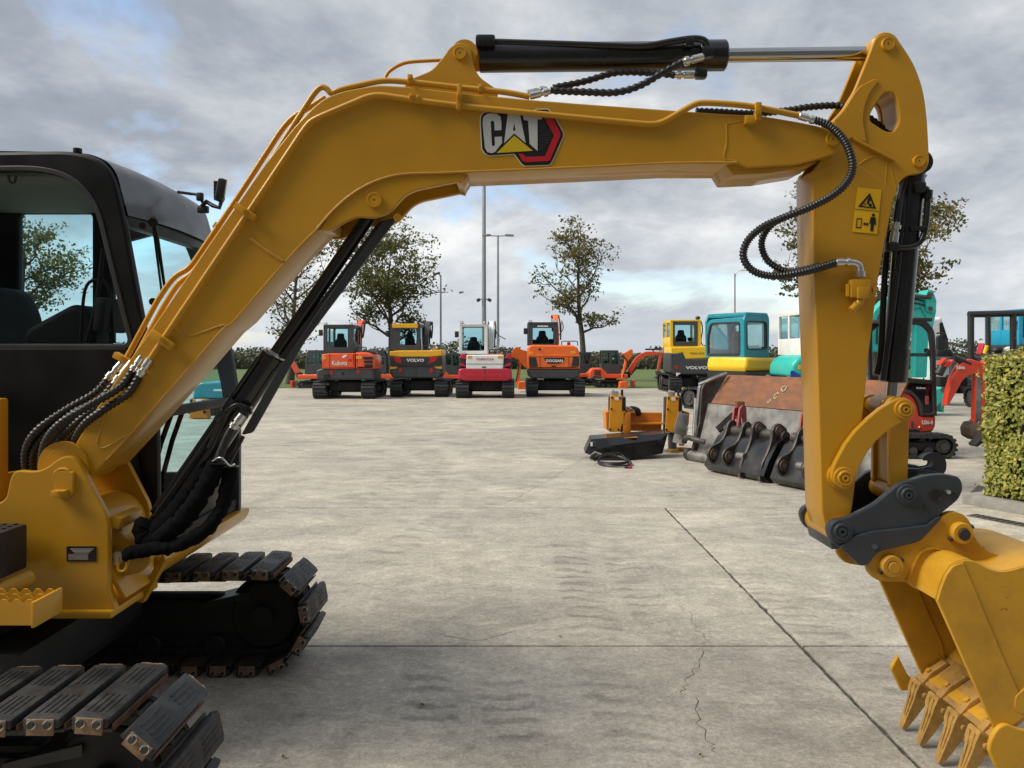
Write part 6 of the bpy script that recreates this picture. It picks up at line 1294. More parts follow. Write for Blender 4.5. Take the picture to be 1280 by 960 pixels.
# --- machines standing at an angle: built in metres, then turned
def place(T, x, y, yaw): T.location = (x, y, 0); T.rotation_euler = (0, 0, yaw)
def teal_yel():
    T = thing('parked_excavator', 'excavator with blue teal cab over a yellow engine cover, behind the rusty loader bucket', 'excavator')
    # rear face at y=0, driver's cab on the left
    plate('engine_cover', rp([(-1.0, 1.20), (-1.05, 1.32, .05), (-.99, 1.60, .08), (.62, 1.58, .2), (.8, 1.40, .1), (.8, 1.20)], 0, 4), .1, 1.5, SYEL, T, .10, px=False); ec = LAST
    b = B(); b.box((.77, .75, 1.42), (.05, .8, .26), DARK, None, .06); b.obj('air_intake', ec); plate('model_plate', rect(.30, 1.36, .56, 1.45, .02), .092, .03, WHITE, ec, .004, px=False)
    plate('counterweight', rp([(-1.04, .72, .08), (-1.06, 1.20), (.8, 1.20), (.8, .72, .08)], 0, 4), .08, 1.5, BLKM, T, .09, px=False); cw = LAST
    plate('oval_emblem', [( -.12+.12*math.cos(a*.3142), 1.02+.085*math.sin(a*.3142)) for a in range(20)], .065, .03, WHITE, cw, .004, px=False)
    b = B(); b.plate(circ(-.165, 1.02, .028, 12), .055, .02, DBLK, .003, px=False); b.plate(circ(-.075, 1.02, .028, 12), .055, .02, DBLK, .003, px=False); b.obj('emblem_mark', cw)
    # cab with big rounded rear and side windows
    x0, x1, y0, y1, zb, zt = -.92, .16, .25, 1.75, 1.58, 2.86
    rear = rp([(x0, zb), (x0-.02, zt-.2), (x0+.06, zt, .2), (x1-.02, zt, .12), (x1+.02, zt-.2), (x1, zb)], .04, 5); rh = rp([(x0+.12, zb+.26), (x0+.10, zt-.24), (x1-.13, zt-.24), (x1-.12, zb+.26)], .10, 5)
    b = B(); b.plate(rear, y0, .08, TEAL, .03, [rh], px=False); b.plate(rear, y1-.08, .08, TEAL, .03, [rh], px=False)
    side = rp([(y0+.02, zb), (y0+.02, zt-.10, .12), (y1-.1, zt-.14, .2), (y1, zt-.5, .2), (y1, zb)], 0, 5); sh = rp([(y0+.20, zb+.10), (y0+.20, zt-.28), (y1-.22, zt-.28, .12), (y1-.12, zb+.6), (y1-.12, zb+.10)], .05, 5)
    for X in (x0, x1-.06):
        q = B(); q.plate(side, 0, .06, TEAL, .02, [sh], px=False); q.plate(offs(sh, .05), -.006, .07, BLKM, .004, [offs(sh, -.01)], px=False)
        for v, m_, f in [(q.v, q.m, q.f)]:
            vs = [Vector((X+p.y, p.x, p.z)) for p in v]; o = len(b.v); b.v += vs
            for ff, mi_ in zip(f, m_): b.f.append([o+k for k in ff]); b.m.append(b.mi(q.mats[mi_]))
    b.box(((x0+x1)/2, (y0+y1)/2-.02, zt-.03), (x1-x0-.1, y1-y0-.02, .14), TEAL, None, .06); b.box(((x0+x1)/2, (y0+y1)/2, zb+.02), (x1-x0-.05, y1-y0-.1, .05), DARK); c = b.obj('cab', T)
    plate('window', rh, y0+.03, .006, GLB, c, .001, px=False); plate('window', rh, y1-.04, .006, GLB, c, .001, px=False)
    plate('window_gasket', offs(rh, .03), y0-.012, .03, BLKM, c, .006, [offs(rh, -.012)], px=False)
    for X in (x0+.03, x1-.03): 
        q = plate('window', sh, 0, .006, GL, c, .001, px=False)
        for v in q.data.vertices: v.co = Vector((X+v.co.y, v.co.x, v.co.z))
    plate('seat', rp([(-.58, zb), (-.60, zb+.62, .1), (-.18, zb+.66, .1), (-.16, zb)], 0), y0+.55, .18, INT, c, .05, px=False)
    plate('seat_cover', rp([(-.30, zb+.1), (-.30, zb+.8, .1), (-.02, zb+.8, .1), (-.02, zb+.1)], 0), y0+.9, .1, CRIM, c, .04, px=False)
    for X in (-.82, .6): band(T, X, .2, 2.7, .42, .66)
    b = B(); b.box((-.1, 1.4, .5), (1.1, 1.7, .4), DARK, None, .03); b.obj('undercarriage', T)
    b = B(); b.plate(rp([(1.4, 1.2), (2.0, 1.1), (3.1, 2.3, .3), (2.9, 2.75, .1), (2.5, 2.4, .3)], 0, 4), .52, .22, TEAL, .03, px=False)
    for v in b.v: v.x, v.y = v.y, v.x
    b.obj('boom', T)
    b = B(); b.plate(rp([(2.7, 2.9, .08), (3.05, 2.85, .1), (3.0, 2.0), (2.75, 1.9)], 0, 4), .55, .2, ORD, .02, px=False)
    for v in b.v: v.x, v.y = v.y, v.x
    b.obj('stick', T)
    b = B(); b.tube([(.25, 1.7, 2.45), (.42, 1.8, 2.5)], .02, BLKM, 8); b.box((.48, 1.82, 2.42), (.12, .05, .2), BLKM, None, .02); b.obj('mirror', T)
    place(T, tx(966, 22.3), 22.3, math.radians(33))
teal_yel()
def white_teal():
    T = thing('parked_excavator', 'excavator with white cab on a pale green teal body, partly behind the dipper arm', 'excavator'); d = 19.5
    plate('counterweight', rp(P([(963, 471), (964, 456, 4), (972, 446, 8), (985, 443.5), (1060, 443.5, 8), (1066, 471)], d), .1), d, 1.7, GTEAL, T, .10, px=False); cw = LAST
    for k in range(4):
        for j in range(5): plate('grille_slot', rect(*xz(980.5+k*4.6, 455.6+j*2.5, d), *xz(984+k*4.6, 453.8+j*2.5, d), .005), d-.008, .03, mat('grille_teal', (.02, .22, .20), .5), cw, .003, px=False)
    lights(cw, [(972, 456.5, 979, 462)], d-.012, AMB, 'reflector', .03)
    plate('blue_stripe', rp(P([(962.5, 464), (966, 463), (976, 471.5), (962.5, 471.5)], d), .01), d-.012, .03, mat('blue_film', (.015, .05, .30), .4), cw, .004, px=False)
    x0, x1 = tx(975.5, d), tx(1030, d)
    rear_cab(T, 975.5, 1028, 386.5, 444, d+.35, 1.7, WHITE, (979, 391, 1022, 431.5), seat=True)
    for a in (970, 1040): band(T, tx(a+6, d), d+.2, d+3, .45, .66)
    under(T, tx(985, d), tx(1040, d), d)
    # big boom arching to the right with the dipper hanging down
    plate('boom', rp(P([(1088, 440), (1090, 392, 8), (1108, 371, 10), (1142, 365), (1168, 371, 4), (1171, 388, 3), (1166, 412, 3), (1152, 398, 4), (1122, 392, 8), (1106, 408, 8), (1104, 440)], d+3), .1), d+3, .32, GTEAL, T, .03, px=False); bo = LAST
    b = B(); b.cyl(W(1136, 370.5, d+2.9), W(1163, 371.5, d+2.9), .06, DSTEEL, seg=14); b.cyl(W(1120, 370, d+2.9), W(1138, 370.5, d+2.9), .09, GTEAL, seg=14); b.obj('arm_cylinder', bo)
    for q in ([(1096, 430), (1098, 398), (1112, 379), (1140, 374), (1164, 378)], [(1100, 432), (1102, 402), (1115, 384), (1142, 379), (1160, 383)]):
        b = B(); b.tube(cr([W(p[0], p[1], d+2.97) for p in q], 6), .022, RUB, 6); b.obj('hydraulic_hose', bo)
    plate('pivot_bracket', rp(P([(1156, 372), (1160, 362), (1166, 362), (1171, 376), (1170, 392), (1160, 390)], d+2.9), .05), d+2.9, .5, GTEAL, bo, .02, px=False)
    for px, py in ((1163, 368), (1163, 386), (1118, 380)): b = B(); b.cyl(W(px, py, d+2.88), W(px, py, d+2.84), .07, DSTEEL, seg=14); b.obj('pin', bo)
    for q in ((1112, 386, 1150, 386), (1150, 384, 1158, 398)): b = B(); b.tube([W(q[0], q[1], d+2.985), W(q[2], q[3], d+2.985)], .012, mat('grille_teal', (.02, .22, .20), .5), 6); b.obj('weld_bead', bo)
    stk = plate('stick', rp(P([(1146, 402), (1162, 402), (1159, 472), (1144, 472)], d+3), .05), d+3.02, .28, GTEAL, T, .02, px=False)
    plate('bucket', rp(P([(1150, 470), (1170, 480), (1182, 484), (1180, 500), (1178, 515), (1175, 502), (1166, 507), (1152, 494)], d-4), .05), d-.5, .7, GTEAL, T, .03, px=False) if False else None
    T.location.x += .52; bo.location.x -= .52; stk.location.x -= .52
white_teal()
def green_bucket():
    T = thing('spare_bucket', 'pale green teal digging bucket standing on the concrete behind the red mini excavator', 'bucket', (tx(1176, 21), 21, 0)); d = 21
    plate('bucket_shell', rp(P([(1160, 488), (1183, 484), (1182.5, 500), (1179.5, 516), (1176.5, 503), (1172, 508), (1160, 512)], d), .02), d, .8, GTEAL, T, .03, px=False); b = B(); b.cyl(W(1180, 487, d-.05), W(1180, 487, d+.85), .08, DSTEEL, seg=14); b.obj('pivot_tube', T)
green_bucket()
def white_truck():
    d = 25; T = thing('delivery_truck', 'white truck cab with black mirrors standing behind the red mini excavator', 'truck', (tx(1178, d), d, 0))
    plate('cab_body', rp(P([(1138, 478), (1138, 400), (1153, 397.5, 4), (1160, 420, 6), (1162, 440), (1163, 478)], d+1.2), .1), d, 1.2, WHITE, T, .1, px=False)
    plate('windscreen', rp(P([(1176, 436), (1174, 404), (1178, 402), (1185, 424), (1186, 436)], d), .05), d-.01, .03, DARK, T, .01, px=False)
    for q in ([(1171.5, 437), (1171.5, 420), (1181, 418, 1), (1182, 437)], ): plate('mirror', rp(P(q, d-1), .06), d-1, .12, BLKM, T, .04, px=False)
    b = B(); b.tube(cr([W(1171, 417, d-1), W(1176, 416, d-1), (W(1182, 420, d-1)), W(1183, 438, d-.6)], 5), .025, BLKM, 8); b.box(W(1178, 442, d-.3), (.5, .3, .3), BLKM, None, .08); b.obj('mirror_bracket', T)
    b = B(); b.box(W(1175, 476, d+.4), (.9, 1.6, .3), DARK, None, .05); b.cyl(W(1172, 483, d+.1), W(1172, 483, d+.5), .5, RUB, seg=24, bev=.06); b.obj('wheel', T)
white_truck()
def crawler_box():
    d = ground_d(492); T = thing('crawler_dumper', 'dark crawler machine standing low between the white truck and the red digging arm', 'dumper', (tx(1192, d), d, 0))
    band(T, tx(1187, d), d, d+2.4, .5, .62, m=PAD); band(T, tx(1212, d), d, d+2.4, .5, .62)
    plate('skip', rp(P([(1192, 478), (1192, 452), (1225, 452), (1225, 478)], d), .1), d+.2, 1.2, GREY, T, .05, px=False)
crawler_box()
# --- red mini excavator right of the dipper arm
def red_mini():
    d = 12.9; T = thing('mini_excavator', 'red mini excavator with black cab and dark tinted door, right of the dipper arm', 'mini excavator', (tx(1135, d), d, 0))
    band(T, d+.55, tx(1058, d), tx(1182, d), .32, .40, axis='x', pitch=.085); band(T, d-.45+.25, tx(1058, d), tx(1182, d), .32, .40, axis='x', pitch=.085)
    b = B(); b.box((tx(1115, d), d+.35, .36), (.9, .8, .2), DARK, None, .03); b.cyl((tx(1120, d), d+.35, .4), (tx(1120, d), d+.35, .55), .33, DARK, seg=24); b.obj('undercarriage', T)
    plate('body', rp(P([(1052, 542), (1052, 480, 6), (1126, 486.5, 6), (1140, 492, 8), (1148, 505, 6), (1150.5, 520), (1170.5, 520, 2), (1170.5, 533, 5), (1166, 541, 4), (1150, 543)], d), .02), d, 1.15, RED, T, .05, px=False); bd = LAST
    tpx('model_name', 'U26-4', WHITE, bd, 1152.5, 525.5, 1166, 530.5, d-.015, .02); lights(bd, [[(1148.2, 534.4), (1149.4, 532.4), (1150.8, 533), (1149.8, 536)]], d-.015, WHITE, 'reflector', .03); lights(bd, [(1139, 526, 1141.5, 534)], d-.012, GREY, 'latch', .03)
    plate('fender_trim', rp(P([(1124, 486.5), (1140, 488.5, 8), (1151, 502, 6), (1153, 519.5), (1150.6, 519.5), (1148.4, 505, 6), (1139, 492, 8), (1124, 489)], d), .01), d-.03, .10, GREY, T, .012, px=False)
    o = rp(P([(1122, 487), (1118, 400, 6), (1138, 396.5, 8), (1157, 400, 10), (1168, 412, 8), (1169.5, 440), (1171, 520), (1150.5, 520), (1150, 505, 6), (1141, 491, 8)], d), 0, 5)
    h1 = rp(P([(1126, 471), (1126, 412, 3), (1134, 405.5, 4), (1152, 406.5, 6), (1161, 416, 5), (1163.5, 445), (1164, 475)], d), .03); h2 = rp(P([(1128, 478), (1164.5, 481), (1166, 516), (1154, 516), (1152, 502, 6), (1140, 488, 6), (1128, 485)], d), .02)
    b = B(); b.plate(o, d-.02, .07, BLKM, .02, [h1, h2], px=False); b.plate(o, d+1.0, .07, BLKM, .02, [h1, h2], px=False); b.box((tx(1143, d), d+.5, xz(0, 399.5, d)[1]), (.60, 1.05, .07), BLKM, None, .03); b.box((tx(1168.6, d), d+.5, 1.7), (.05, .9, .06), BLKM); b.box((tx(1150, d), d+.5, .72), (.6, .9, .06), DARK); c = b.obj('cab', T)
    plate('window', h1, d+.01, .006, GLB, c, .001, px=False); plate('window', h1, d+1.03, .006, GLB, c, .001, px=False); plate('door_glass', h2, d+.012, .006, GLR, c, .001, px=False)
    plate('door_shadow_box', h2, d+.6, .02, INT, c, .003, px=False) if False else None
    plate('seat', rp(P([(1126, 500), (1126, 452, 3), (1136, 450, 3), (1140, 486), (1152, 490), (1152, 505)], d), .02), d+.25, .5, INT, c, .04, px=False)
    b = B(); b.box(W(1158, 438, d+.1), (.07, .05, .07), BLKM, None, .015); b.box(W(1160, 441, d+.02), (.05, .04, .10), BLKM, None, .01); b.obj('door_latch', c); lights(c, [(1157, 495, 1161.5, 506)], d-.005, PINK, 'label', .02); tpx('door_text', 'Kubota', WHITE, c, 1146, 483.6, 1157, 486.2, d-.024)
    # slewed boom and dipper with a dirty bucket
    plate('boom', rp(P([(1168, 506), (1170, 492), (1176, 470, 6), (1185, 455, 6), (1196, 447.5, 5), (1218, 455), (1221, 466, 3), (1212, 469), (1200, 466.5, 5), (1189, 473, 6), (1180, 490, 4), (1172, 504)], d), .02), d-.35, .14, RED, T, .015, px=False); bo = LAST
    tpx('maker_name', 'Kubota', WHITE, bo, 1196, 457, 1206, 461.5, d-.362, .01)
    for a, c2 in (((1172, 458), (1182, 447)), ((1176, 461), (1186, 450)), ((1181, 461), (1191, 448))):
        b = B(); b.box((W(*a, d-.3)+W(*c2, d-.3))/2, (.035, .12, .16), RED, Matrix.Rotation(.75, 3, 'Y'), .01); b.obj('boom_clamp', bo)
    b = B(); b.cyl(W(1192, 447, d-.3), W(1212, 455, d-.3), .055, BLK, seg=14); b.cyl(W(1173, 468, d-.4), W(1178, 458, d-.4), .07, BLKM, seg=14); b.obj('cylinder', bo)
    plate('stick', rp(P([(1216, 449, 2), (1220, 452, 2), (1220, 466), (1214, 530), (1209, 545), (1203, 545), (1205, 466), (1214, 462)], d), .01), d-.34, .13, RED, T, .012, px=False); s = LAST
    plate('worn_strip', rp(P([(1205.5, 470), (1212, 470), (1209, 540), (1203.6, 540)], d), .005), d-.345, .06, BAREST, s, .002, px=False)
    plate('bucket', rp(P([(1196, 533, 2), (1200, 526, 2), (1216, 524), (1230, 533), (1236, 552), (1224, 549), (1206, 548, 3), (1197, 543, 3)], d), .02), d-.62, .55, mat('muddy_steel', (.045, .03, .022), .75, .1, var=.4, scale=12, bump=.5), T, .03, px=False)
    plate('blade_foot', rp(P([(1219, 556), (1231, 544), (1236, 549), (1222, 559)], d-1), .01), d-1, .2, DARK, T, .01, px=False)
red_mini()
# --- black machine with a roll frame behind the hedge
def canopy():
    d = 16.3; T = thing('mini_excavator', 'black machine with an open black roll frame standing behind the hedge', 'mini excavator', (tx(1250, d), d, 0))
    def bar(x0, y0, x1, y1, k, r=.055): b = B(); b.tube([W(x0, y0, d+k), W(x1, y1, d+k)], r, BLKM, 10); b.obj('roll_bar', T)
    bar(1213.5, 450, 1213.5, 393.5, 0, .065); bar(1211, 393, 1300, 391, 0, .07); bar(1235.5, 445, 1235, 394, 1.0); bar(1266.5, 445, 1266.5, 393, 0, .065); bar(1213.5, 394, 1235, 394, .5, .05); bar(1296, 445, 1296, 392, 1.0)
    plate('body', rp(P([(1219, 545), (1218, 446), (1240, 442), (1330, 442), (1330, 545)], d), .05), d-1.3, 1.4, BLKM, T, .06, px=False); bd = LAST
    text('maker_name', 'KATO', WHITE, bd, (xz(1219, 0, d)[0]-.006, d-.55, xz(0, 483.5, d)[1]), .55, .11, .012, Matrix.Rotation(math.radians(-90), 3, 'Z'))
    plate('dash_panel', rp(P([(1190, 450), (1190, 446), (1216, 447), (1216, 452)], d), .01), d+.1, .8, GREY, T, .01, px=False)
    plate('seat', rp(P([(1218.5, 443), (1222, 429, 1), (1225, 429, 1), (1229, 443)], d+.7), .03), d+.5, .2, CRIM, T, .05, px=False)
    b = B(); b.tube([W(1231, 442, d+.4), W(1234, 432, d+.4)], .045, SYEL, 8); b.obj('lever_sleeve', T)
    for px in (1247, 1262): b = B(); b.sphere(W(px, 438, d+.3), .11, BLKM if px < 1250 else WHITE, 1.2, 1, .8, 12); b.obj('control_knob', T)
    band(T, d-.05, tx(1216, d), tx(1330, d), .36, .46, axis='x', pitch=.10); band(T, d-1.2, tx(1216, d), tx(1330, d), .36, .46, axis='x', pitch=.10)
    b = B(); b.tube(cr([W(1222, 508, d), W(1236, 512, d-.1), W(1244, 520, d)], 5), .03, RUB, 8); b.obj('hydraulic_hose', T)
canopy()
def blue_cab():
    d = 22; T = thing('parked_excavator', 'excavator with a sky blue cab rising behind the black roll frame', 'excavator', (tx(1262, d), d, 0))
    rear_cab(T, 1236.5, 1290, 386, 431, d, 1.6, BLUEC, (1242, 394, 1275, 422.5), seat=True)
    plate('body', rp(P([(1230, 478), (1230, 431), (1310, 431), (1310, 478)], d), .1), d-.3, 2.0, BLKM, T, .08, px=False)
    band(T, tx(1243, d), d-.2, d+2.6, .45, .66); band(T, tx(1292, d), d-.2, d+2.6, .45, .66)
    T.location.x += .85
blue_cab()
# --- compact teal machine and orange attachment seen through the cab glass
def left_far():
    d = 21.0; T = thing('compact_loader', 'small blue teal machine seen low through the cab windscreen', 'loader', (tx(262, d), d, 0))
    plate('engine_cover', rp(P([(240, 500), (242, 484, 3), (250, 478, 4), (276, 477.5, 4), (281, 486, 2), (282, 500)], d), .03), d, 1.2, TEAL, T, .06, px=False); plate('name_strip', rect(*xz(267, 489, d), *xz(278, 486.5, d), .005), d-.012, .03, WHITE, LAST, .004, px=False)
    plate('frame', rp(P([(236, 512), (236, 499), (284, 499), (284, 512)], d), .03), d+.05, 1.3, DARK, T, .03, px=False)
    for y in (d+.1, d+1.0): band(T, y+.15, tx(232, d), tx(290, d), .3, .36, axis='x', pitch=.1)
    d = 20.0; T = thing('bucket_plate', 'flat orange attachment plate standing before the small teal machine', 'attachment', (tx(250, d), d, 0))
    plate('face_plate', rp(P([(241, 499), (257, 499), (259.5, 523.5), (236, 523)], d), .02), d, .25, ORD, T, .02, px=False); b = B(); b.box(W(249, 501, d-.02), (.16, .03, .08), WHITE, None, .006); b.obj('sticker', T); b = B(); b.cyl(W(255.5, 515, d-.03), W(255.5, 515, d+.02), .04, DARK, seg=10); b.obj('bolt', T)
left_far()
# ------------------------------------------------------------------ attachments lying in the yard
def breaker():
    d = 13.3; T = thing('pile_frame_attachment', 'bright orange frame attachment with two upright plated legs and black underside box', 'attachment', (tx(805, d), d, 0))
    def leg(x0, y0, name, k):
        q = [(x0+1.5, y0), (x0+16, y0+.5), (x0+15.5, y0+17.5), (x0+20, y0+19.5), (x0+18, y0+34), (x0+15, y0+37), (x0+13.5, y0+45.5), (x0-1, y0+45)]
        b = B(); b.plate(rp(P(q, d), .015), d-.05, .03, ORY, .006, px=False); o = b.obj('leg_plate', T)
        for u, v in ((3.5, 3), (14, 3.5), (2.5, 17), (17, 18.5), (.8, 42.5), (11.5, 43)):
            c = W(x0+u, y0+v, d-.05); e = B(); e.cyl(c, c+Vector((0, -.02, 0)), .018, DBLK, seg=8); e.obj('bolt', o)
        plate('sticker', rect(*xz(x0+6.5, y0+6.3, d), *xz(x0+11.5, y0+2.5, d), .01), d-.057, .008, WHITE, o, .002, px=False)
        b = B(); b.plate(rp(P([(x0+1, y0+2), (x0+21, y0+2), (x0+21, y0+18), (x0+24, y0+22), (x0+24, y0+46), (x0, y0+46)], d), .02), d, .26, BLKM, .02, px=False); b.box(W(x0+7, y0-2.5, d+.1), (.12, .12, .09), STL, None, .02)
        for u in (5, 9, 16): b.cyl(W(x0+u, y0+1, d+.12), W(x0+u, y0-7 if u != 9 else y0-5.5, d+.12), .022, BLKM if u != 5 else STL, seg=8)
        b.obj('leg_core', T)
        return o
    leg(761.5, 494, 'l', 0); leg(832, 494.5, 'r', 1)
    plate('cross_beam', rp(P([(779, 516.5), (832, 517.5), (831, 541), (779, 541)], d), .01), d+.3, .12, ORD, T, .012, px=False)
    b = B(); z0 = xz(0, 530.5, d)[1]; b.box((tx(806, d), d+.2, z0), (.75, .24, .025), ORD, None, .006); b.box((tx(783, d), d+.15, xz(0, 529, d)[1]), (.13, .4, .38), ORD, None, .01); b.obj('beam_shelf', T)
    plate('side_cheek', rp(P([(779, 511), (789, 512), (789, 540), (777, 540), (777, 532), (781, 528)], d), .01), d+.02, .3, ORD, T, .01, px=False); plate('side_cheek', rp(P([(848, 514), (853, 515), (853, 541), (845, 541), (845, 534), (849, 530)], d), .01), d+.02, .3, ORD, T, .01, px=False)
    plate('side_frame', rp(P([(757.5, 516), (763, 514), (764, 538), (759, 538)], d), .01), d+.1, .4, ORD, T, .012, px=False); plate('side_frame', rp(P([(852, 513), (863, 516), (862, 530), (857, 544), (850, 545)], d), .02), d+.05, .4, ORD, T, .012, px=False)
    b = B(); b.tube(cr([W(784, 513, d+.2), W(790, 511, d+.2), W(797, 513, d+.25), W(798, 518, d+.3)], 5), .05, BLKM, 10); b.tube(cr([W(782, 508, d), W(787, 510, d), W(793, 514, d+.1)], 5), .016, STL, 8); b.obj('hydraulic_hose', T)
    # feet
    f = B(); f.cyl(W(840.5, 561.5, d+.1), W(840.5, 541, d+.1), .075, GREY, r2=.08, seg=16); f.cyl(W(840.5, 562, d+.1), W(840.5, 553, d+.1), .045, BRASS, seg=16); f.obj('foot_post', T)
    f = B(); c = W(840.5, 566.5, d+.1); f.lathe((c.x, c.y, .0), (0, 0, 1), [(0, .10), (.05, .10), (.065, .085), (.075, .05)], BRASS, 20); f.obj('foot_pad', T)
    f = B(); f.cyl(W(852, 557, d+.3), W(852, 540, d+.3), .05, ORD, seg=14); c = W(852, 556, d+.3); f.cyl((c.x, c.y, 0.0), (c.x, c.y, .06), .10, ORD, seg=16); f.obj('foot_pad', T)
    # black faceted box lying in front
    db = 12.4; q = P([(731, 566), (738.5, 549), (756, 547.5), (790, 543), (833, 542), (828, 566), (818, 570), (785, 577), (752, 574)], db)
    b = B(); A = [W(731, 566, db), W(739, 549, db), W(757, 547.5, db+.05), W(835, 541.5, db+.35), W(828, 567, db+.25), W(785, 577, db-.02), W(752, 573.5, db-.02)]
    A[5].z = A[6].z = max(.012, A[5].z); back = [p+Vector((.02, .42, .02)) for p in A]
    mid = [W(765, 557, db-.06), W(826, 549, db+.25)]
    vs = A+back+mid
    b.add(vs, [(0, 1, 2, 14), (2, 3, 15, 14), (3, 4, 15), (15, 4, 5, 14), (14, 5, 6), (0, 14, 6), (1, 8, 9, 2), (2, 9, 10, 3), (0, 7, 8, 1), (3, 10, 11, 4), (7, 13, 12, 11, 10, 9, 8), (0, 6, 13, 7), (6, 5, 12, 13), (5, 4, 11, 12)], BLK)
    o = b.obj('black_housing', T, .3)
    plate('housing_label', rp(P([(738.5, 552), (745.5, 552), (746, 559), (740, 558)], db-.08), .01), db-.085, .02, GREY, o, .004, px=False); plate('housing_label', rp(P([(738, 553), (741, 552.4), (741, 558), (738.5, 558)], db-.1), .01), db-.1, .012, WHITE, o, .003, px=False)
    b = B(); b.box(W(776, 546.5, db+.28), (.5, .32, .012), ORD, Matrix.Rotation(-.06, 3, 'Y'), .003); b.obj('orange_lid', T)
breaker()
def cable():
    d = 11.35; T = thing('coiled_cable', 'coiled black hydraulic lead with red end lying before the black housing', 'cable', (*G(767, 584), 0))
    c = Vector((*G(767, 581), 0)); b = B(); q = []
    for k in range(90):
        a = k*.21; r = .235+.02*math.sin(a*.31); q.append(c+Vector((math.cos(a)*r+.02*math.sin(k*.07), math.sin(a)*r*1.15, .015+.012*(k/20)+.07*max(0, math.sin(a))*.9)))
    q += [c+Vector((.2, -.2, .02)), c+Vector((.12, -.36, .015)), c+Vector((.17, -.38, .015))]
    b.tube(cr(q, 2), .0135, RUB, 8); b.obj('cable', T)
    b = B(); e = c+Vector((.17, -.38, .016)); b.cyl(e, e+Vector((.06, -.01, .005)), .016, LAMPR, seg=10); b.obj('plug_cap', T)
    b = B(); s = W(742, 572, 12.0); b.tube(cr([q[0], q[0]+Vector((-.1, .25, .12)), s+Vector((.1, -.1, .05)), s], 6), .013, RUB, 8); b.box(s, (.12, .08, .08), BLKM, Matrix.Rotation(.5, 3, 'Y'), .02); b.tube([s+Vector((-.06, 0, .02)), s+Vector((.02, -.02, .09)), s+Vector((.12, -.03, .05))], .014, STL, 8); b.obj('coupling', T)
cable()
# --- rusty loader bucket and the black buckets leaning on it: local frame, u along the lip, n towards the camera
A0 = Vector((*G(864, 576), 0)); A1 = Vector((*G(1008, 603), 0)); U = (A1-A0).normalized(); NN = Vector((U.y, -U.x, 0)); NN = NN if NN.y < 0 else -NN
def loc(u, n, z): return A0+U*u+NN*n+Vector((0, 0, z))
def along(b, prof, u0, u1, m):
    """extrude a profile (n, z) along the lip"""
    k = len(prof); vs = [loc(u0, p[0], p[1]) for p in prof]+[loc(u1, p[0], p[1]) for p in prof]
    b.add(vs, [(i, (i+1) % k, k+(i+1) % k, k+i) for i in range(k)]+[tuple(reversed(range(k))), tuple(range(k, 2*k))], m)
def across(b, prof, u, th, m):
    """a plate standing across the lip: outline (n, z) at position u"""
    me = plate_mesh([(p[0], p[1]) for p in prof], 0, th, .008, (), False)
    vs = [loc(u+v.co.y, v.co.x, v.co.z) for v in me.vertices]; b.add(vs, [list(p.vertices) for p in me.polygons], m); bpy.data.meshes.remove(me)
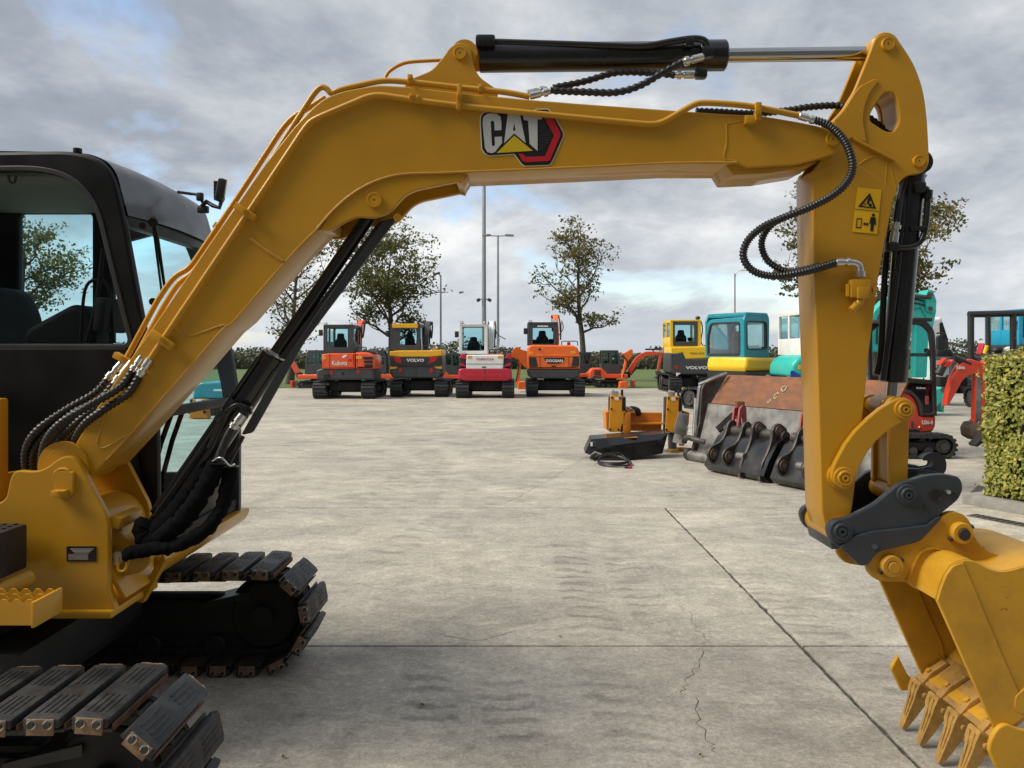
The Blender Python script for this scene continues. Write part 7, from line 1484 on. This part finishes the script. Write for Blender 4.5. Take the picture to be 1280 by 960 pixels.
def loader_bucket():
    LEN = 3.35; T = thing('loader_bucket', 'wide rusty loader bucket with worn grey back standing on the concrete', 'loader bucket', tuple(A0))
    b = B(); along(b, [(-.30, .92), (-.27, .93), (-.62, 1.38), (-.65, 1.37)], .16, LEN, RUST); b.obj('rusty_back', T)
    b = B(); along(b, [(-.06, .12), (-.03, .12), (-.265, .92), (-.295, .92)], .10, LEN, BAREST); b.obj('worn_plate', T)
    b = B(); along(b, [(-.20, .60), (-.17, .60), (-.26, .90), (-.28, .90)], 1.15, LEN, BAREST); b.obj('lap_plate', T)
    b = B(); b.cyl(loc(-.05, -.02, .085), loc(LEN, -.02, .085), .085, BAREST, seg=22); b.cyl(loc(-.12, -.02, .10), loc(-.03, -.02, .10), .10, DSTEEL, seg=22, bev=.015); b.obj('edge_tube', T)
    b = B(); across(b, rp([(-.02, .03, .05), (.02, .2), (-.12, .62), (-.17, 1.18, .06), (-.30, 1.32, .1), (-.66, 1.42, .05), (-.72, 1.3), (-.9, .3, .2), (-.8, .02)], 0, 4), .02, .05, DSTEEL); b.obj('end_plate', T)
    b = B(); across(b, rp([(-.10, .3), (-.08, .62), (-.16, 1.22, .06), (-.24, 1.2, .05), (-.18, .3)], 0, 4), -.03, .06, BAREST); b.obj('end_rib', T)
    b = B(); b.cyl(loc(-.05, -.10, .34), loc(-.05, -.15, 1.0), .035, STL, seg=12); b.obj('end_strut', T); b = B(); b.tube([loc(-.04, -.2, 1.22), loc(.12, -.3, 1.30), loc(.22, -.55, 1.40)], .03, BAREST, 8); b.obj('lip_bead', T)
    b = B(); b.box(loc(-.22, .02, .58), (.18, .04, .34), BAREST, Matrix.Rotation(.25, 3, 'Y'), .01); b.box(loc(-.24, .02, .40), (.20, .035, .30), STL, Matrix.Rotation(.25, 3, 'Y'), .01); b.obj('side_cutter', T)
    b = B(); b.tube(cr([loc(-.1, .06, .30), loc(.0, .08, .38), (loc(.22, .08, .36)), loc(.34, .02, .34)], 5), .045, DSTEEL, 12); b.obj('shackle', T)
    # scuffed patch where paint was chalked, small yellow sticker
    wmk = mat('chalk_scuff', (.36, .30, .20), .8, var=.5, scale=50)
    b = B(); r = random.Random(4)
    def onp(u, z): return loc(u, -.27-(z-.93)*.778+.012, z)
    for cu, cz, R0, tw in ((1.47, 1.22, .05, 1.5), (1.40, 1.11, .045, .4), (1.33, 1.03, .03, 2.2)):
        q = []
        for i in range(12): a = tw+i*.5; q.append((cu+math.cos(a)*R0*(.5+.5*r.random()), cz+math.sin(a)*R0*(.6+.5*r.random())))
        for (u0, z0), (u1, z1) in zip(q, q[1:]):
            w = .006+.006*r.random(); d = Vector((u1-u0, z1-z0)).normalized(); n_ = Vector((-d.y, d.x))*w
            b.add([onp(u0+n_.x, z0+n_.y), onp(u0-n_.x, z0-n_.y), onp(u1-n_.x, z1-n_.y), onp(u1+n_.x, z1+n_.y)], [(0, 1, 2, 3)], wmk)
    b.obj('chalk_mark', T)
    b = B(); along(b, [(-.235, .85), (-.228, .85), (-.19, .70), (-.197, .70)], .78, .88, SIGNY); b.obj('yellow_sticker', T)
loader_bucket()
def hanger_bucket(u0, label, wd, black=True):
    """black digging bucket lying mouth down with its hanger ears to the camera"""
    T = thing('digging_bucket', label, 'bucket', tuple(loc(u0, .2, 0)), 'black buckets leaning on the loader bucket')
    b = B(); along(b, [(.06, .02), (.52, .02), (.60, .10), (.50, .30), (.34, .52), (.16, .60), (.02, .56)], u0, u0+wd, BLK); b.obj('bucket_shell', T)
    b = B(); b.cyl(loc(u0+.02, .18, .60), loc(u0+wd, .18, .60), .075, DSTEEL, seg=20); b.obj('cross_tube', T)
    ear = rp([(.10, .52), (.08, .68, .05), (.18, .77, .07), (.28, .72, .06), (.33, .56, .1), (.42, .44, .1), (.60, .40, .08), (.68, .30, .08), (.64, .18, .08), (.52, .12, .1), (.50, .02), (.30, .02), (.34, .30), (.20, .45)], 0, 4)
    ear2 = rp([(.08, .50), (.08, .70, .05), (.24, .80, .08), (.36, .72, .08), (.36, .60, .08), (.44, .40, .12), (.56, .26, .1), (.60, .02), (.40, .02), (.34, .30), (.20, .45)], 0, 4)
    for k, (f, e) in enumerate(((.10, ear), (.36, ear), (.58, ear2), (.90, ear2)) if wd > .9 else ((.2, ear), (.75, ear))):
        b = B(); across(b, e, u0+wd*f, .045, DSTEEL); o = b.obj('hanger_ear', T)
        n, z = (.56, .28) if e is ear else (.24, .68)
        b = B(); b.cyl(loc(u0+wd*f-.02, n, z), loc(u0+wd*f+.065, n, z), .075, mat('rusty_bush', (.12, .07, .05), .6, .3, var=.4), seg=18); b.cyl(loc(u0+wd*f-.03, n, z), loc(u0+wd*f+.07, n, z), .035, BAREST, seg=14); b.obj('pin_bush', o)
    b = B(); b.cyl(loc(u0+wd*.5, .50, .30), loc(u0+wd*.62, .50, .30), .05, BAREST, seg=10); b.obj('lock_lug', T)
    return T
hanger_bucket(.98, 'black digging bucket with four curved hanger ears, left one before the loader bucket', 1.15)
hanger_bucket(2.24, 'black digging bucket with curved hanger ears, cut by the edge of the dipper arm', .75)
def strap(u, label):
    T = thing('lifting_clamp', label, 'clamp', tuple(loc(u, .1, .6)), 'faded red clamps on the cross tubes')
    b = B(); across(b, rp([(.02, .66), (.03, .94), (.10, .98), (.16, .92), (.20, .66), (.16, .66), (.12, .86), (.07, .66)], 0), u, .035, PINK); across(b, rp([(.02, .66), (.03, .94), (.10, .98), (.16, .92), (.20, .66), (.16, .66), (.12, .86), (.07, .66)], 0), u+.11, .035, PINK); b.obj('jaw', T)
    b = B(); b.box(loc(u+.07, .09, .98), (.12, .12, .10), RUST, None, .015); b.obj('cap', T)
strap(1.10, 'faded red clamp standing on the left black bucket'); strap(2.34, 'faded red clamp standing on the right black bucket beside the dipper arm')
def rack():
    T = thing('slotted_bar', 'short black slotted steel bar leaning on the worn loader bucket plate', 'steel bar', tuple(loc(.7, .0, .6)))
    for k in range(3): b = B(); b.box(loc(.74+k*.06, -.02+k*.03, .70-k*.02), (.34, .03, .05), BLKM, Matrix.Rotation(-.75, 3, 'Y'), .006); b.obj('slat', T)
rack()
